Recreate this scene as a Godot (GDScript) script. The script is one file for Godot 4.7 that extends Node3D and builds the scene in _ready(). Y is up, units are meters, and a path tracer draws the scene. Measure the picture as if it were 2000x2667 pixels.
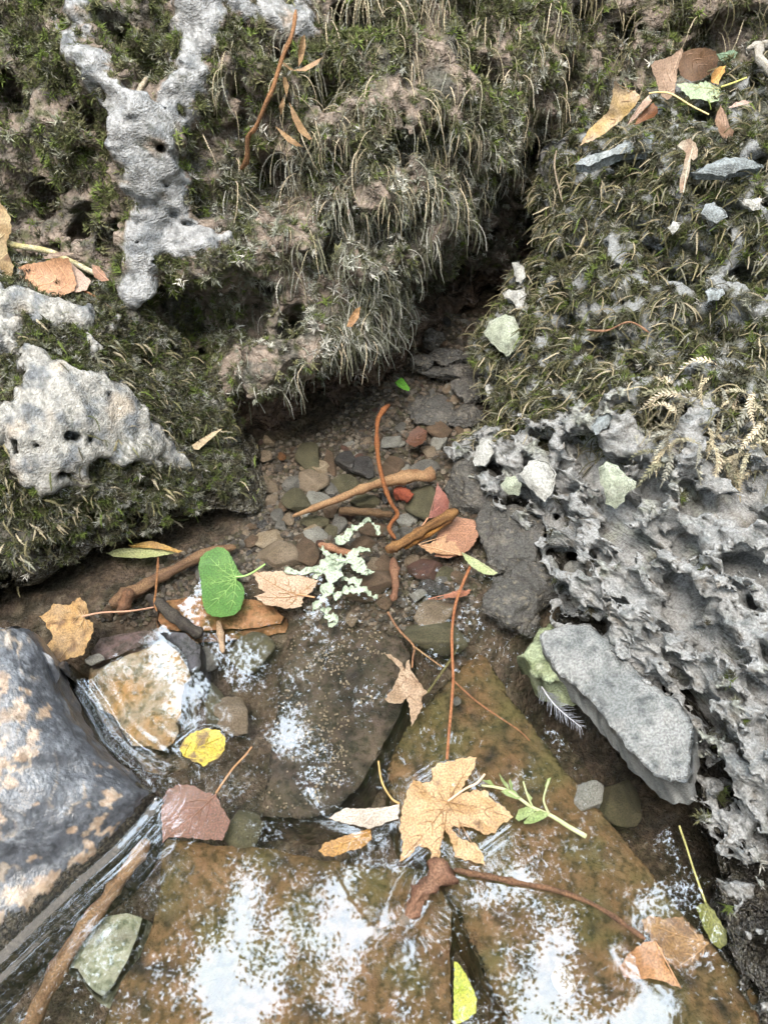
extends Node3D
# A mossy limestone bank above a small clear pool: rocks, moss, sunk slabs, fallen leaves and twigs, seen from above.

# flat lists of numbers to points
func v2(a: Array) -> PackedVector2Array:
	var out := PackedVector2Array()
	for i in range(0, a.size(), 2): out.append(Vector2(a[i], a[i + 1]))
	return out
func v3(a: Array) -> PackedVector3Array:
	var out := PackedVector3Array()
	for i in range(0, a.size(), 3): out.append(Vector3(a[i], a[i + 1], a[i + 2]))
	return out

const EXPOSURE := 7.6
var BANK := [v3([-1.275, 1.75, -2.9, -0.884, 1.75, -2.9, -0.612, 1.75, -2.9, -0.425, 1.75, -2.9, -0.272, 1.75, -2.9, -0.119, 1.75, -2.9, 0.034, 1.75, -2.9, 0.187, 1.75, -2.9, 0.323, 1.75, -2.9, 0.459, 1.75, -2.9, 0.612, 1.75, -2.9, 0.816, 1.75, -2.9, 1.054, 1.75, -2.9, 1.445, 1.75, -2.9]),
	v3([-0.9, 1.05, -1.55, -0.624, 1.05, -1.55, -0.432, 1.05, -1.55, -0.3, 1.05, -1.55, -0.192, 1.05, -1.55, -0.084, 1.05, -1.55, 0.024, 1.05, -1.55, 0.132, 1.05, -1.55, 0.228, 1.05, -1.55, 0.324, 1.05, -1.55, 0.432, 1.05, -1.55, 0.576, 1.05, -1.55, 0.744, 1.05, -1.55, 1.02, 1.05, -1.55]),
	v3([-0.825, 0.72, -1.17, -0.572, 0.72, -1.14, -0.396, 0.72, -1.17, -0.275, 0.72, -1.14, -0.176, 0.72, -1.17, -0.077, 0.72, -1.14, 0.022, 0.72, -1.17, 0.121, 0.72, -1.14, 0.209, 0.72, -1.17, 0.297, 0.72, -1.14, 0.396, 0.72, -1.17, 0.528, 0.72, -1.14, 0.682, 0.72, -1.17, 0.935, 0.72, -1.14]),
	v3([-0.5166, 0.4621, -0.99, -0.4175, 0.4645, -0.98, -0.3342, 0.4669, -0.97, -0.2618, 0.4693, -0.96, -0.1985, 0.4681, -0.965, -0.1345, 0.4669, -0.97, -0.0691, 0.4681, -0.965, -0.0044, 0.4669, -0.97, 0.0472, 0.4645, -0.98, 0.1008, 0.4597, -1, 0.163, 0.4525, -1.03, 0.249, 0.4453, -1.06, 0.3605, 0.4381, -1.09, 0.4991, 0.4309, -1.12]),
	v3([-0.5088, 0.4251, -0.93, -0.4109, 0.428, -0.92, -0.3288, 0.431, -0.91, -0.2574, 0.434, -0.9, -0.1952, 0.4325, -0.905, -0.1337, 0.428, -0.92, -0.0691, 0.428, -0.92, -0.0044, 0.4266, -0.925, 0.0474, 0.4221, -0.94, 0.102, 0.4147, -0.965, 0.166, 0.4044, -1, 0.2562, 0.3926, -1.04, 0.371, 0.3837, -1.07, 0.514, 0.3748, -1.1]),
	v3([-0.5175, 0.3791, -0.9, -0.4178, 0.3826, -0.89, -0.3342, 0.3862, -0.88, -0.257, 0.3951, -0.855, -0.1961, 0.3916, -0.865, -0.1345, 0.3862, -0.88, -0.0686, 0.3898, -0.87, -0.0044, 0.3898, -0.87, 0.0472, 0.3826, -0.89, 0.1022, 0.3719, -0.92, 0.1692, 0.3541, -0.97, 0.264, 0.3363, -1.02, 0.3863, 0.322, -1.06, 0.5402, 0.3078, -1.1]),
	v3([-0.5271, 0.331, -0.87, -0.4254, 0.3353, -0.86, -0.3441, 0.3353, -0.86, -0.2597, 0.3522, -0.82, -0.1982, 0.348, -0.83, -0.1377, 0.3374, -0.855, -0.0694, 0.3459, -0.835, -0.0044, 0.348, -0.83, 0.0475, 0.3395, -0.85, 0.1042, 0.3225, -0.89, 0.1764, 0.2928, -0.96, 0.2837, 0.2589, -1.04, 0.4224, 0.2335, -1.1, 0.5899, 0.2165, -1.14]),
	v3([-0.5395, 0.2859, -0.85, -0.4353, 0.2908, -0.84, -0.3563, 0.2859, -0.85, -0.2638, 0.3127, -0.795, -0.2027, 0.3054, -0.81, -0.1434, 0.2859, -0.85, -0.0714, 0.3005, -0.82, -0.0045, 0.3078, -0.81, 0.0488, 0.3008, -0.84, 0.1065, 0.2923, -0.885, 0.182, 0.2615, -0.97, 0.3049, 0.201, -1.09, 0.4568, 0.169, -1.16, 0.6368, 0.1506, -1.2]),
	v3([-0.5573, 0.238, -0.84, -0.4496, 0.2435, -0.83, -0.3637, 0.2435, -0.83, -0.267, 0.2765, -0.77, -0.2066, 0.2655, -0.79, -0.1454, 0.2463, -0.825, -0.0725, 0.2652, -0.8, -0.0045, 0.2758, -0.79, 0.0494, 0.2727, -0.825, 0.1133, 0.2462, -0.92, 0.1998, 0.1964, -1.04, 0.3358, 0.1229, -1.17, 0.4929, 0.0983, -1.22, 0.6806, 0.0835, -1.25]),
	v3([-0.5768, 0.1864, -0.83, -0.4652, 0.1926, -0.82, -0.3717, 0.1988, -0.81, -0.2743, 0.2328, -0.755, -0.2086, 0.2321, -0.765, -0.1445, 0.2225, -0.79, -0.0729, 0.237, -0.775, -0.0046, 0.2424, -0.775, 0.0516, 0.2297, -0.835, 0.1239, 0.1764, -0.975, 0.2095, 0.1443, -1.06, 0.3493, 0.0664, -1.18, 0.5209, 0.0288, -1.25, 0.7188, 0.0127, -1.28]),
	v3([-0.5952, 0.1371, -0.82, -0.48, 0.144, -0.81, -0.3835, 0.1508, -0.8, -0.2869, 0.1842, -0.76, -0.2267, 0.1633, -0.8, -0.152, 0.1694, -0.8, -0.0762, 0.1886, -0.78, -0.0047, 0.2071, -0.765, 0.0568, 0.1557, -0.89, 0.1312, 0.1164, -1, 0.2193, 0.0873, -1.075, 0.3606, 0.0114, -1.18, 0.5378, -0.0295, -1.25, 0.7421, -0.047, -1.28]),
	v3([-0.6078, 0.0916, -0.8, -0.4962, 0.0916, -0.8, -0.3964, 0.0992, -0.79, -0.3046, 0.1239, -0.775, -0.2359, 0.112, -0.8, -0.1533, 0.1368, -0.775, -0.0757, 0.1647, -0.745, -0.0049, 0.1619, -0.775, 0.0611, 0.0903, -0.93, 0.1363, 0.0678, -1.01, 0.2256, 0.0379, -1.07, 0.3709, -0.0387, -1.18, 0.5532, -0.0825, -1.25, 0.7633, -0.1013, -1.28]),
	v3([-0.6262, 0.0425, -0.79, -0.5112, 0.0425, -0.79, -0.4083, 0.0508, -0.78, -0.3074, 0.0897, -0.75, -0.2254, 0.1119, -0.735, -0.1495, 0.1232, -0.725, -0.0762, 0.1336, -0.72, -0.0052, 0.1053, -0.8, 0.0633, 0.0473, -0.94, 0.1403, 0.0224, -1.01, 0.23, -0.003, -1.06, 0.3818, -0.0916, -1.18, 0.5694, -0.1386, -1.25, 0.7858, -0.1587, -1.28]),
	v3([-0.6545, -0.0194, -0.79, -0.5343, -0.0194, -0.79, -0.4243, -0.0023, -0.78, -0.3211, 0.0322, -0.75, -0.2347, 0.0601, -0.735, -0.1571, 0.0736, -0.74, -0.0811, 0.0828, -0.75, -0.0056, 0.0544, -0.83, 0.0652, 0.0096, -0.95, 0.1495, -0.0459, -1.05, 0.2491, -0.0866, -1.12, 0.3981, -0.1524, -1.2, 0.5837, -0.188, -1.25, 0.8055, -0.2093, -1.28]),
	v3([-0.686, -0.0793, -0.8, -0.5601, -0.0793, -0.8, -0.4474, -0.0696, -0.79, -0.3451, -0.0501, -0.77, -0.2525, -0.0158, -0.76, -0.1707, -0.0023, -0.78, -0.0878, 0.0122, -0.79, -0.0058, 0.0083, -0.85, 0.0659, -0.0148, -0.94, 0.1496, -0.0657, -1.03, 0.2496, -0.1085, -1.1, 0.3974, -0.1673, -1.18, 0.5927, -0.2188, -1.25, 0.8178, -0.2408, -1.28]),
	v3([-0.686, -0.1993, -0.83, -0.5601, -0.1993, -0.83, -0.4474, -0.1896, -0.82, -0.3451, -0.1701, -0.8, -0.2525, -0.1358, -0.79, -0.1707, -0.1223, -0.81, -0.0878, -0.1078, -0.82, -0.0058, -0.1117, -0.88, 0.0659, -0.1348, -0.97, 0.1496, -0.1857, -1.06, 0.2496, -0.2285, -1.13, 0.3974, -0.2873, -1.21, 0.5927, -0.3388, -1.28, 0.8178, -0.3608, -1.31])]
var LEFT := [v3([-0.482, 0.0707, -0.87, -0.4264, 0.0477, -0.875, -0.3861, 0.0248, -0.88, -0.3408, 0.0162, -0.875, -0.3013, 0.0021, -0.87, -0.2721, -0.0136, -0.87, -0.2424, -0.0549, -0.87, -0.2085, -0.0976, -0.86, -0.1754, -0.1612, -0.85, -0.1486, -0.2158, -0.84]),
	v3([-0.482, 0.2707, -0.77, -0.4264, 0.2477, -0.775, -0.3861, 0.2248, -0.78, -0.3408, 0.2162, -0.775, -0.3013, 0.2021, -0.77, -0.2721, 0.1864, -0.77, -0.2424, 0.1451, -0.77, -0.2085, 0.1024, -0.76, -0.1754, 0.0388, -0.75, -0.1486, -0.0158, -0.74]),
	v3([-0.482, 0.2857, -0.71, -0.4264, 0.2627, -0.715, -0.3861, 0.2398, -0.72, -0.3408, 0.2312, -0.715, -0.3013, 0.2171, -0.71, -0.2721, 0.2014, -0.71, -0.2424, 0.1601, -0.71, -0.2085, 0.1174, -0.7, -0.1754, 0.0538, -0.69, -0.1486, -0.0008, -0.68]),
	v3([-0.4733, 0.264, -0.665, -0.4173, 0.2453, -0.67, -0.3749, 0.2313, -0.675, -0.3322, 0.2232, -0.675, -0.2964, 0.2039, -0.675, -0.2667, 0.177, -0.68, -0.2359, 0.1404, -0.68, -0.2094, 0.0945, -0.68, -0.1751, 0.0424, -0.675, -0.1454, -0.0063, -0.67]),
	v3([-0.4686, 0.2338, -0.62, -0.4095, 0.2247, -0.625, -0.3692, 0.2116, -0.635, -0.329, 0.2022, -0.64, -0.2953, 0.181, -0.645, -0.2613, 0.1529, -0.65, -0.2361, 0.1168, -0.655, -0.2091, 0.0784, -0.66, -0.1716, 0.035, -0.66, -0.1419, -0.0077, -0.66]),
	v3([-0.4603, 0.2026, -0.565, -0.4015, 0.1953, -0.57, -0.3628, 0.1807, -0.58, -0.3227, 0.1732, -0.585, -0.2901, 0.1551, -0.595, -0.2593, 0.1255, -0.61, -0.231, 0.0911, -0.625, -0.2032, 0.0601, -0.635, -0.1681, 0.0277, -0.645, -0.1399, -0.0071, -0.652]),
	v3([-0.4605, 0.1571, -0.515, -0.4048, 0.1465, -0.525, -0.3676, 0.1307, -0.54, -0.3283, 0.1235, -0.55, -0.2947, 0.1111, -0.565, -0.2614, 0.0937, -0.585, -0.2273, 0.0746, -0.6, -0.2007, 0.0464, -0.62, -0.1657, 0.0168, -0.635, -0.1394, -0.0072, -0.647]),
	v3([-0.4706, 0.0989, -0.475, -0.4173, 0.0879, -0.495, -0.3783, 0.0776, -0.515, -0.3379, 0.074, -0.53, -0.3015, 0.0723, -0.55, -0.2633, 0.0643, -0.573, -0.2278, 0.0533, -0.593, -0.199, 0.0352, -0.613, -0.1648, 0.0113, -0.63, -0.1391, -0.0077, -0.643]),
	v3([-0.4979, 0.0212, -0.455, -0.4352, 0.0243, -0.475, -0.3931, 0.0215, -0.5, -0.3509, 0.0226, -0.52, -0.3117, 0.0299, -0.545, -0.2679, 0.0306, -0.57, -0.2262, 0.0327, -0.59, -0.1953, 0.0233, -0.61, -0.1638, 0.0049, -0.628, -0.139, -0.0092, -0.64]),
	v3([-0.4979, -0.005, -0.49, -0.4352, -0.005, -0.51, -0.3931, -0.005, -0.535, -0.3509, -0.005, -0.555, -0.3117, -0.005, -0.58, -0.2679, -0.005, -0.605, -0.2262, -0.005, -0.625, -0.1953, -0.005, -0.645, -0.1638, -0.005, -0.663, -0.139, -0.005, -0.675]),
	v3([-0.4979, -0.1, -0.545, -0.4352, -0.1, -0.565, -0.3931, -0.1, -0.59, -0.3509, -0.1, -0.61, -0.3117, -0.1, -0.635, -0.2679, -0.1, -0.66, -0.2262, -0.1, -0.68, -0.1953, -0.1, -0.7, -0.1638, -0.1, -0.718, -0.139, -0.1, -0.73])]
var RIGHT := [v3([0.3311, -0.27, -1.3, 0.2911, -0.17, -1.292, 0.2611, 0.0256, -1.28, 0.2762, 0.052, -1.25, 0.3107, 0.0984, -1.22, 0.3736, 0.1535, -1.18, 0.4379, 0.1863, -1.14, 0.4967, 0.2101, -1.1, 0.5729, 0.2331, -1.06, 0.6929, 0.2631, -1.06, 1.0729, 0.1831, -1.06]),
	v3([0.2811, -0.12, -1.18, 0.2411, -0.02, -1.172, 0.2111, 0.1756, -1.16, 0.2262, 0.202, -1.13, 0.2607, 0.2484, -1.1, 0.3236, 0.3035, -1.06, 0.3879, 0.3363, -1.02, 0.4467, 0.3601, -0.98, 0.5229, 0.3831, -0.94, 0.6429, 0.4131, -0.94, 1.0229, 0.3331, -0.94]),
	v3([0.2634, -0.12, -1.02, 0.2234, -0.02, -1.012, 0.1934, 0.2068, -1, 0.1976, 0.24, -0.98, 0.2172, 0.2726, -0.96, 0.2594, 0.303, -0.93, 0.3132, 0.3271, -0.9, 0.3669, 0.3449, -0.865, 0.4516, 0.3614, -0.83, 0.5716, 0.3914, -0.83, 0.9516, 0.3114, -0.83]),
	v3([0.2585, -0.12, -0.965, 0.2185, -0.02, -0.957, 0.1885, 0.2046, -0.945, 0.1913, 0.2299, -0.93, 0.2095, 0.2642, -0.9, 0.247, 0.2988, -0.86, 0.296, 0.3247, -0.825, 0.3456, 0.3429, -0.79, 0.4227, 0.3588, -0.75, 0.5427, 0.3888, -0.75, 0.9227, 0.3088, -0.75]),
	v3([0.2662, -0.12, -0.95, 0.2262, -0.02, -0.942, 0.1962, 0.1444, -0.93, 0.2017, 0.1867, -0.89, 0.2191, 0.2241, -0.85, 0.2507, 0.2598, -0.81, 0.2946, 0.2848, -0.775, 0.3433, 0.305, -0.74, 0.4184, 0.3241, -0.7, 0.5384, 0.3541, -0.7, 0.9184, 0.2741, -0.7]),
	v3([0.2299, -0.12, -0.925, 0.1899, -0.02, -0.917, 0.1599, 0.1067, -0.905, 0.1736, 0.1426, -0.86, 0.1946, 0.1781, -0.81, 0.2329, 0.2099, -0.765, 0.2817, 0.2355, -0.725, 0.3326, 0.2611, -0.685, 0.4154, 0.282, -0.645, 0.5354, 0.312, -0.645, 0.9154, 0.232, -0.645]),
	v3([0.1944, -0.12, -0.865, 0.1544, -0.02, -0.857, 0.1244, 0.0859, -0.845, 0.1412, 0.1083, -0.805, 0.1685, 0.1318, -0.76, 0.2131, 0.1601, -0.71, 0.2659, 0.1885, -0.665, 0.3217, 0.2138, -0.625, 0.4115, 0.2372, -0.585, 0.5315, 0.2672, -0.585, 0.9115, 0.1872, -0.585]),
	v3([0.1982, -0.12, -0.81, 0.1582, -0.02, -0.802, 0.1282, 0.0571, -0.79, 0.1431, 0.076, -0.76, 0.1667, 0.1049, -0.715, 0.2051, 0.1371, -0.665, 0.2563, 0.1693, -0.62, 0.3107, 0.1951, -0.58, 0.4048, 0.2175, -0.545, 0.5248, 0.2475, -0.545, 0.9048, 0.1675, -0.545]),
	v3([0.1932, -0.12, -0.765, 0.1532, -0.02, -0.757, 0.1232, 0.0404, -0.745, 0.1377, 0.0598, -0.715, 0.1594, 0.0853, -0.675, 0.1989, 0.1133, -0.63, 0.2498, 0.1459, -0.585, 0.3051, 0.175, -0.545, 0.3999, 0.1975, -0.51, 0.5199, 0.2275, -0.51, 0.8999, 0.1475, -0.51]),
	v3([0.1555, -0.12, -0.7247, 0.1155, -0.025, -0.7167, 0.0855, 0.025, -0.7047, 0.1128, 0.035, -0.6788, 0.1442, 0.055, -0.6437, 0.1889, 0.085, -0.5967, 0.2422, 0.115, -0.5581, 0.3003, 0.145, -0.5176, 0.3928, 0.18, -0.4714, 0.5128, 0.21, -0.4714, 0.8928, 0.13, -0.4714]),
	v3([0.1917, -0.12, -0.6614, 0.1517, -0.03, -0.6534, 0.1217, 0.02, -0.6414, 0.14, 0.03, -0.6249, 0.1597, 0.05, -0.596, 0.1931, 0.08, -0.5557, 0.2389, 0.11, -0.514, 0.2903, 0.14, -0.4741, 0.3791, 0.175, -0.4294, 0.4991, 0.205, -0.4294, 0.8791, 0.125, -0.4294]),
	v3([0.2372, -0.12, -0.5938, 0.1972, -0.02, -0.5858, 0.1672, 0.03, -0.5738, 0.1703, 0.045, -0.5577, 0.1793, 0.06, -0.5357, 0.2036, 0.08, -0.5072, 0.2402, 0.105, -0.4729, 0.2882, 0.13, -0.4401, 0.3719, 0.165, -0.3989, 0.4919, 0.195, -0.3989, 0.8719, 0.115, -0.3989]),
	v3([0.2443, -0.12, -0.5373, 0.2043, -0.02, -0.5293, 0.1743, 0.03, -0.5173, 0.177, 0.045, -0.5028, 0.1857, 0.06, -0.4856, 0.2047, 0.08, -0.4622, 0.24, 0.1, -0.437, 0.2827, 0.125, -0.4066, 0.3626, 0.16, -0.3685, 0.4826, 0.19, -0.3685, 0.8626, 0.11, -0.3685]),
	v3([0.243, -0.12, -0.4889, 0.203, -0.025, -0.4809, 0.173, 0.025, -0.4689, 0.1795, 0.035, -0.462, 0.1905, 0.05, -0.4489, 0.2137, 0.07, -0.4299, 0.2461, 0.09, -0.4064, 0.2839, 0.115, -0.3782, 0.3571, 0.15, -0.3429, 0.4771, 0.18, -0.3429, 0.8571, 0.1, -0.3429]),
	v3([0.275, -0.12, -0.4367, 0.235, -0.035, -0.4287, 0.205, 0.015, -0.4167, 0.2141, 0.027, -0.4069, 0.2239, 0.04, -0.3942, 0.2388, 0.06, -0.3775, 0.2616, 0.08, -0.3589, 0.2903, 0.105, -0.336, 0.3504, 0.14, -0.3044, 0.4704, 0.17, -0.3044, 0.8504, 0.09, -0.3044]),
	v3([0.3089, -0.12, -0.3809, 0.2689, -0.04, -0.3729, 0.2389, 0.01, -0.3609, 0.2475, 0.02, -0.3534, 0.2557, 0.034, -0.3417, 0.2656, 0.052, -0.3281, 0.2783, 0.073, -0.3113, 0.2967, 0.1, -0.2901, 0.3433, 0.135, -0.2624, 0.4633, 0.165, -0.2624, 0.8433, 0.085, -0.2624]),
	v3([0.3381, -0.12, -0.3193, 0.2981, -0.04, -0.3113, 0.2681, 0.01, -0.2993, 0.2719, 0.02, -0.2941, 0.278, 0.033, -0.2869, 0.2835, 0.05, -0.2772, 0.2919, 0.07, -0.265, 0.3068, 0.095, -0.2498, 0.3416, 0.13, -0.2271, 0.4616, 0.16, -0.2271, 0.8416, 0.08, -0.2271]),
	v3([0.3534, -0.12, -0.2617, 0.3134, -0.044, -0.2537, 0.2834, 0.006, -0.2417, 0.2858, 0.014, -0.2389, 0.2885, 0.025, -0.2343, 0.2927, 0.04, -0.2281, 0.2971, 0.06, -0.2188, 0.3063, 0.085, -0.2069, 0.3375, 0.12, -0.1897, 0.4575, 0.15, -0.1897, 0.8375, 0.07, -0.1897]),
	v3([0.3427, -0.12, -0.2102, 0.3027, -0.05, -0.2022, 0.2727, 0, -0.1902, 0.2758, 0.006, -0.1886, 0.2803, 0.014, -0.1857, 0.2867, 0.026, -0.1815, 0.2935, 0.045, -0.1748, 0.3042, 0.07, -0.1651, 0.3316, 0.11, -0.1491, 0.4516, 0.14, -0.1491, 0.8316, 0.06, -0.1491]),
	v3([0.3579, -0.12, -0.1539, 0.3179, -0.055, -0.1459, 0.2879, -0.005, -0.1339, 0.2901, 0.003, -0.1323, 0.2926, 0.012, -0.13, 0.295, 0.025, -0.1267, 0.2987, 0.045, -0.1216, 0.3048, 0.07, -0.1143, 0.3237, 0.11, -0.1021, 0.4437, 0.14, -0.1021, 0.8237, 0.06, -0.1021]),
	v3([0.3578, -0.12, -0.092, 0.3178, -0.055, -0.084, 0.2878, -0.005, -0.072, 0.2894, 0.003, -0.0712, 0.2908, 0.012, -0.0697, 0.2937, 0.025, -0.0677, 0.2965, 0.045, -0.0644, 0.3016, 0.07, -0.0597, 0.3128, 0.11, -0.0516, 0.4328, 0.14, -0.0516, 0.8128, 0.06, -0.0516])]
var DARK := [v3([-0.4952, -0.1, -0.4932, -0.4044, -0.1, -0.467, -0.3414, -0.1, -0.4434, -0.3291, -0.1, -0.4497, -0.3175, -0.1, -0.4489, -0.307, -0.1, -0.4381, -0.2963, -0.1, -0.4254, -0.3091, -0.1, -0.4558, -0.3031, -0.1, -0.4558]),
	v3([-0.4952, 0.1, -0.4632, -0.4044, 0.1, -0.437, -0.3414, 0.092, -0.4134, -0.3291, 0.085, -0.4197, -0.3175, 0.075, -0.4189, -0.307, 0.065, -0.4081, -0.2963, 0.05, -0.3954, -0.3091, 0, -0.4258, -0.3031, -0.1, -0.4258]),
	v3([-0.4687, 0.105, -0.4085, -0.3908, 0.1, -0.3998, -0.3326, 0.095, -0.3888, -0.3155, 0.088, -0.3909, -0.3005, 0.076, -0.389, -0.2932, 0.06, -0.3822, -0.2859, 0.042, -0.3739, -0.2946, 0, -0.3952, -0.2886, -0.1, -0.3952]),
	v3([-0.4444, 0.1, -0.3474, -0.3746, 0.095, -0.3503, -0.3232, 0.09, -0.3532, -0.3026, 0.083, -0.355, -0.2871, 0.07, -0.3557, -0.2771, 0.054, -0.3534, -0.2688, 0.035, -0.3479, -0.2722, 0, -0.3662, -0.2662, -0.1, -0.3662]),
	v3([-0.4229, 0.09, -0.2872, -0.3586, 0.085, -0.2954, -0.3112, 0.08, -0.3038, -0.2856, 0.074, -0.3129, -0.2664, 0.062, -0.321, -0.2532, 0.047, -0.3221, -0.2455, 0.028, -0.3228, -0.2464, 0, -0.3376, -0.2404, -0.1, -0.3376]),
	v3([-0.4087, 0.075, -0.2383, -0.3487, 0.072, -0.2538, -0.3049, 0.068, -0.2703, -0.2776, 0.062, -0.2845, -0.2535, 0.052, -0.2969, -0.2366, 0.04, -0.3024, -0.2236, 0.024, -0.3064, -0.2228, 0, -0.319, -0.2168, -0.1, -0.319]),
	v3([-0.3964, 0.055, -0.1879, -0.3422, 0.053, -0.215, -0.3007, 0.05, -0.237, -0.2674, 0.046, -0.2568, -0.2398, 0.04, -0.2745, -0.2201, 0.03, -0.2874, -0.2076, 0.018, -0.2958, -0.2043, 0, -0.3045, -0.1983, -0.1, -0.3045]),
	v3([-0.3924, 0.032, -0.1533, -0.3401, 0.031, -0.185, -0.3004, 0.03, -0.2139, -0.2639, 0.028, -0.2377, -0.2344, 0.025, -0.2593, -0.2127, 0.02, -0.278, -0.2011, 0.012, -0.2922, -0.1959, 0, -0.2944, -0.1899, -0.1, -0.2944]),
	v3([-0.3803, 0, -0.0901, -0.3337, 0, -0.1329, -0.2976, 0, -0.1716, -0.2642, 0, -0.2074, -0.2362, 0, -0.2393, -0.2138, 0, -0.2709, -0.2003, 0, -0.2919, -0.1964, -0.004, -0.2928, -0.1899, -0.1, -0.2904]),
	v3([-0.3763, -0.1, -0.0781, -0.3297, -0.1, -0.1209, -0.2936, -0.1, -0.1596, -0.2602, -0.1, -0.1954, -0.2322, -0.1, -0.2273, -0.2098, -0.1, -0.2589, -0.1963, -0.1, -0.2799, -0.1924, -0.1, -0.2808, -0.1859, -0.1, -0.2784])]
var BANK_CRUST := Capsules.new([[Vector3(-0.3334, 0.4327, -0.8954), Vector3(-0.3052, 0.4178, -0.8758), 0.0081, 0.0153],
	[Vector3(-0.3052, 0.4178, -0.8758), Vector3(-0.2828, 0.4006, -0.8519), 0.0153, 0.0161],
	[Vector3(-0.2828, 0.4006, -0.8519), Vector3(-0.2653, 0.3777, -0.8257), 0.0161, 0.0152],
	[Vector3(-0.2653, 0.3777, -0.8257), Vector3(-0.2404, 0.3623, -0.8109), 0.0152, 0.0336],
	[Vector3(-0.2404, 0.3623, -0.8109), Vector3(-0.2301, 0.3374, -0.7965), 0.0336, 0.0326],
	[Vector3(-0.2301, 0.3374, -0.7965), Vector3(-0.226, 0.3106, -0.7834), 0.0326, 0.0322],
	[Vector3(-0.226, 0.3106, -0.7834), Vector3(-0.2217, 0.2871, -0.7736), 0.0322, 0.0307],
	[Vector3(-0.2217, 0.2871, -0.7736), Vector3(-0.2014, 0.2645, -0.7743), 0.0307, 0.0214],
	[Vector3(-0.2014, 0.2645, -0.7743), Vector3(-0.1703, 0.2548, -0.7949), 0.0214, 0.0117],
	[Vector3(-0.2237, 0.3526, -0.8077), Vector3(-0.2029, 0.3795, -0.8359), 0.0271, 0.0207],
	[Vector3(-0.2029, 0.3795, -0.8359), Vector3(-0.1877, 0.4067, -0.8642), 0.0207, 0.0189],
	[Vector3(-0.1877, 0.4067, -0.8642), Vector3(-0.182, 0.4347, -0.8923), 0.0189, 0.026],
	[Vector3(-0.182, 0.4347, -0.8923), Vector3(-0.177, 0.4623, -0.9458), 0.026, 0.0274],
	[Vector3(-0.2828, 0.4006, -0.8519), Vector3(-0.2561, 0.4075, -0.8502), 0.0161, 0.008],
	[Vector3(-0.2266, 0.2925, -0.773), Vector3(-0.2494, 0.2627, -0.7479), 0.0278, 0.0243],
	[Vector3(-0.2494, 0.2627, -0.7479), Vector3(-0.2547, 0.2262, -0.7412), 0.0243, 0.0201],
	[Vector3(-0.2547, 0.2262, -0.7412), Vector3(-0.2763, 0.1808, -0.7499), 0.0201, 0.01],
	[Vector3(-0.1581, 0.4442, -0.9151), Vector3(-0.1188, 0.4386, -0.9152), 0.0181, 0.0205],
	[Vector3(-0.1188, 0.4386, -0.9152), Vector3(-0.0819, 0.4352, -0.9097), 0.0205, 0.0205],
	[Vector3(-0.0603, 0.4144, -0.8808), Vector3(-0.0384, 0.4111, -0.8755), 0.0109, 0.0063],
	[Vector3(-0.1575, 0.3766, -0.8534), Vector3(-0.153, 0.3612, -0.8467), 0.0064, 0.0074],
	[Vector3(-0.3158, 0.4553, -0.9381), Vector3(-0.2919, 0.4278, -0.8803), 0.0183, 0.0098]])
var BANK_HOLES := Capsules.new([[Vector3(-0.2092, 0.3517, -0.7785), Vector3(-0.2249, 0.3352, -0.8188), 0.0062, 0.0045], [Vector3(-0.1882, 0.3279, -0.7786), Vector3(-0.2084, 0.317, -0.8187), 0.0063, 0.0046], [Vector3(-0.2019, 0.3184, -0.7659), Vector3(-0.2242, 0.3045, -0.804), 0.004, 0.003], [Vector3(-0.2294, 0.3134, -0.7484), Vector3(-0.2433, 0.29, -0.7855), 0.008, 0.0059], [Vector3(-0.1926, 0.292, -0.7605), Vector3(-0.2182, 0.2761, -0.7953), 0.0073, 0.0054], [Vector3(-0.1858, 0.2844, -0.7614), Vector3(-0.209, 0.2658, -0.7964), 0.0051, 0.0037], [Vector3(-0.2393, 0.2982, -0.7363), Vector3(-0.2491, 0.2771, -0.776), 0.0058, 0.0043], [Vector3(-0.2258, 0.2557, -0.7195), Vector3(-0.2381, 0.2439, -0.7623), 0.0037, 0.0027], [Vector3(-0.2385, 0.3792, -0.7887), Vector3(-0.2417, 0.3515, -0.8252), 0.0022, 0.0016], [Vector3(-0.2045, 0.3842, -0.8015), Vector3(-0.218, 0.3614, -0.8395), 0.0026, 0.0019], [Vector3(-0.1984, 0.2852, -0.7528), Vector3(-0.224, 0.2627, -0.7837), 0.0032, 0.0024], [Vector3(-0.2455, 0.2794, -0.7253), Vector3(-0.2503, 0.2623, -0.768), 0.0032, 0.0023], [Vector3(-0.2156, 0.3449, -0.7724), Vector3(-0.2307, 0.3247, -0.8108), 0.0018, 0.0013], [Vector3(-0.2585, 0.3574, -0.7741), Vector3(-0.2479, 0.333, -0.8123), 0.0017, 0.0013]])
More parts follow.
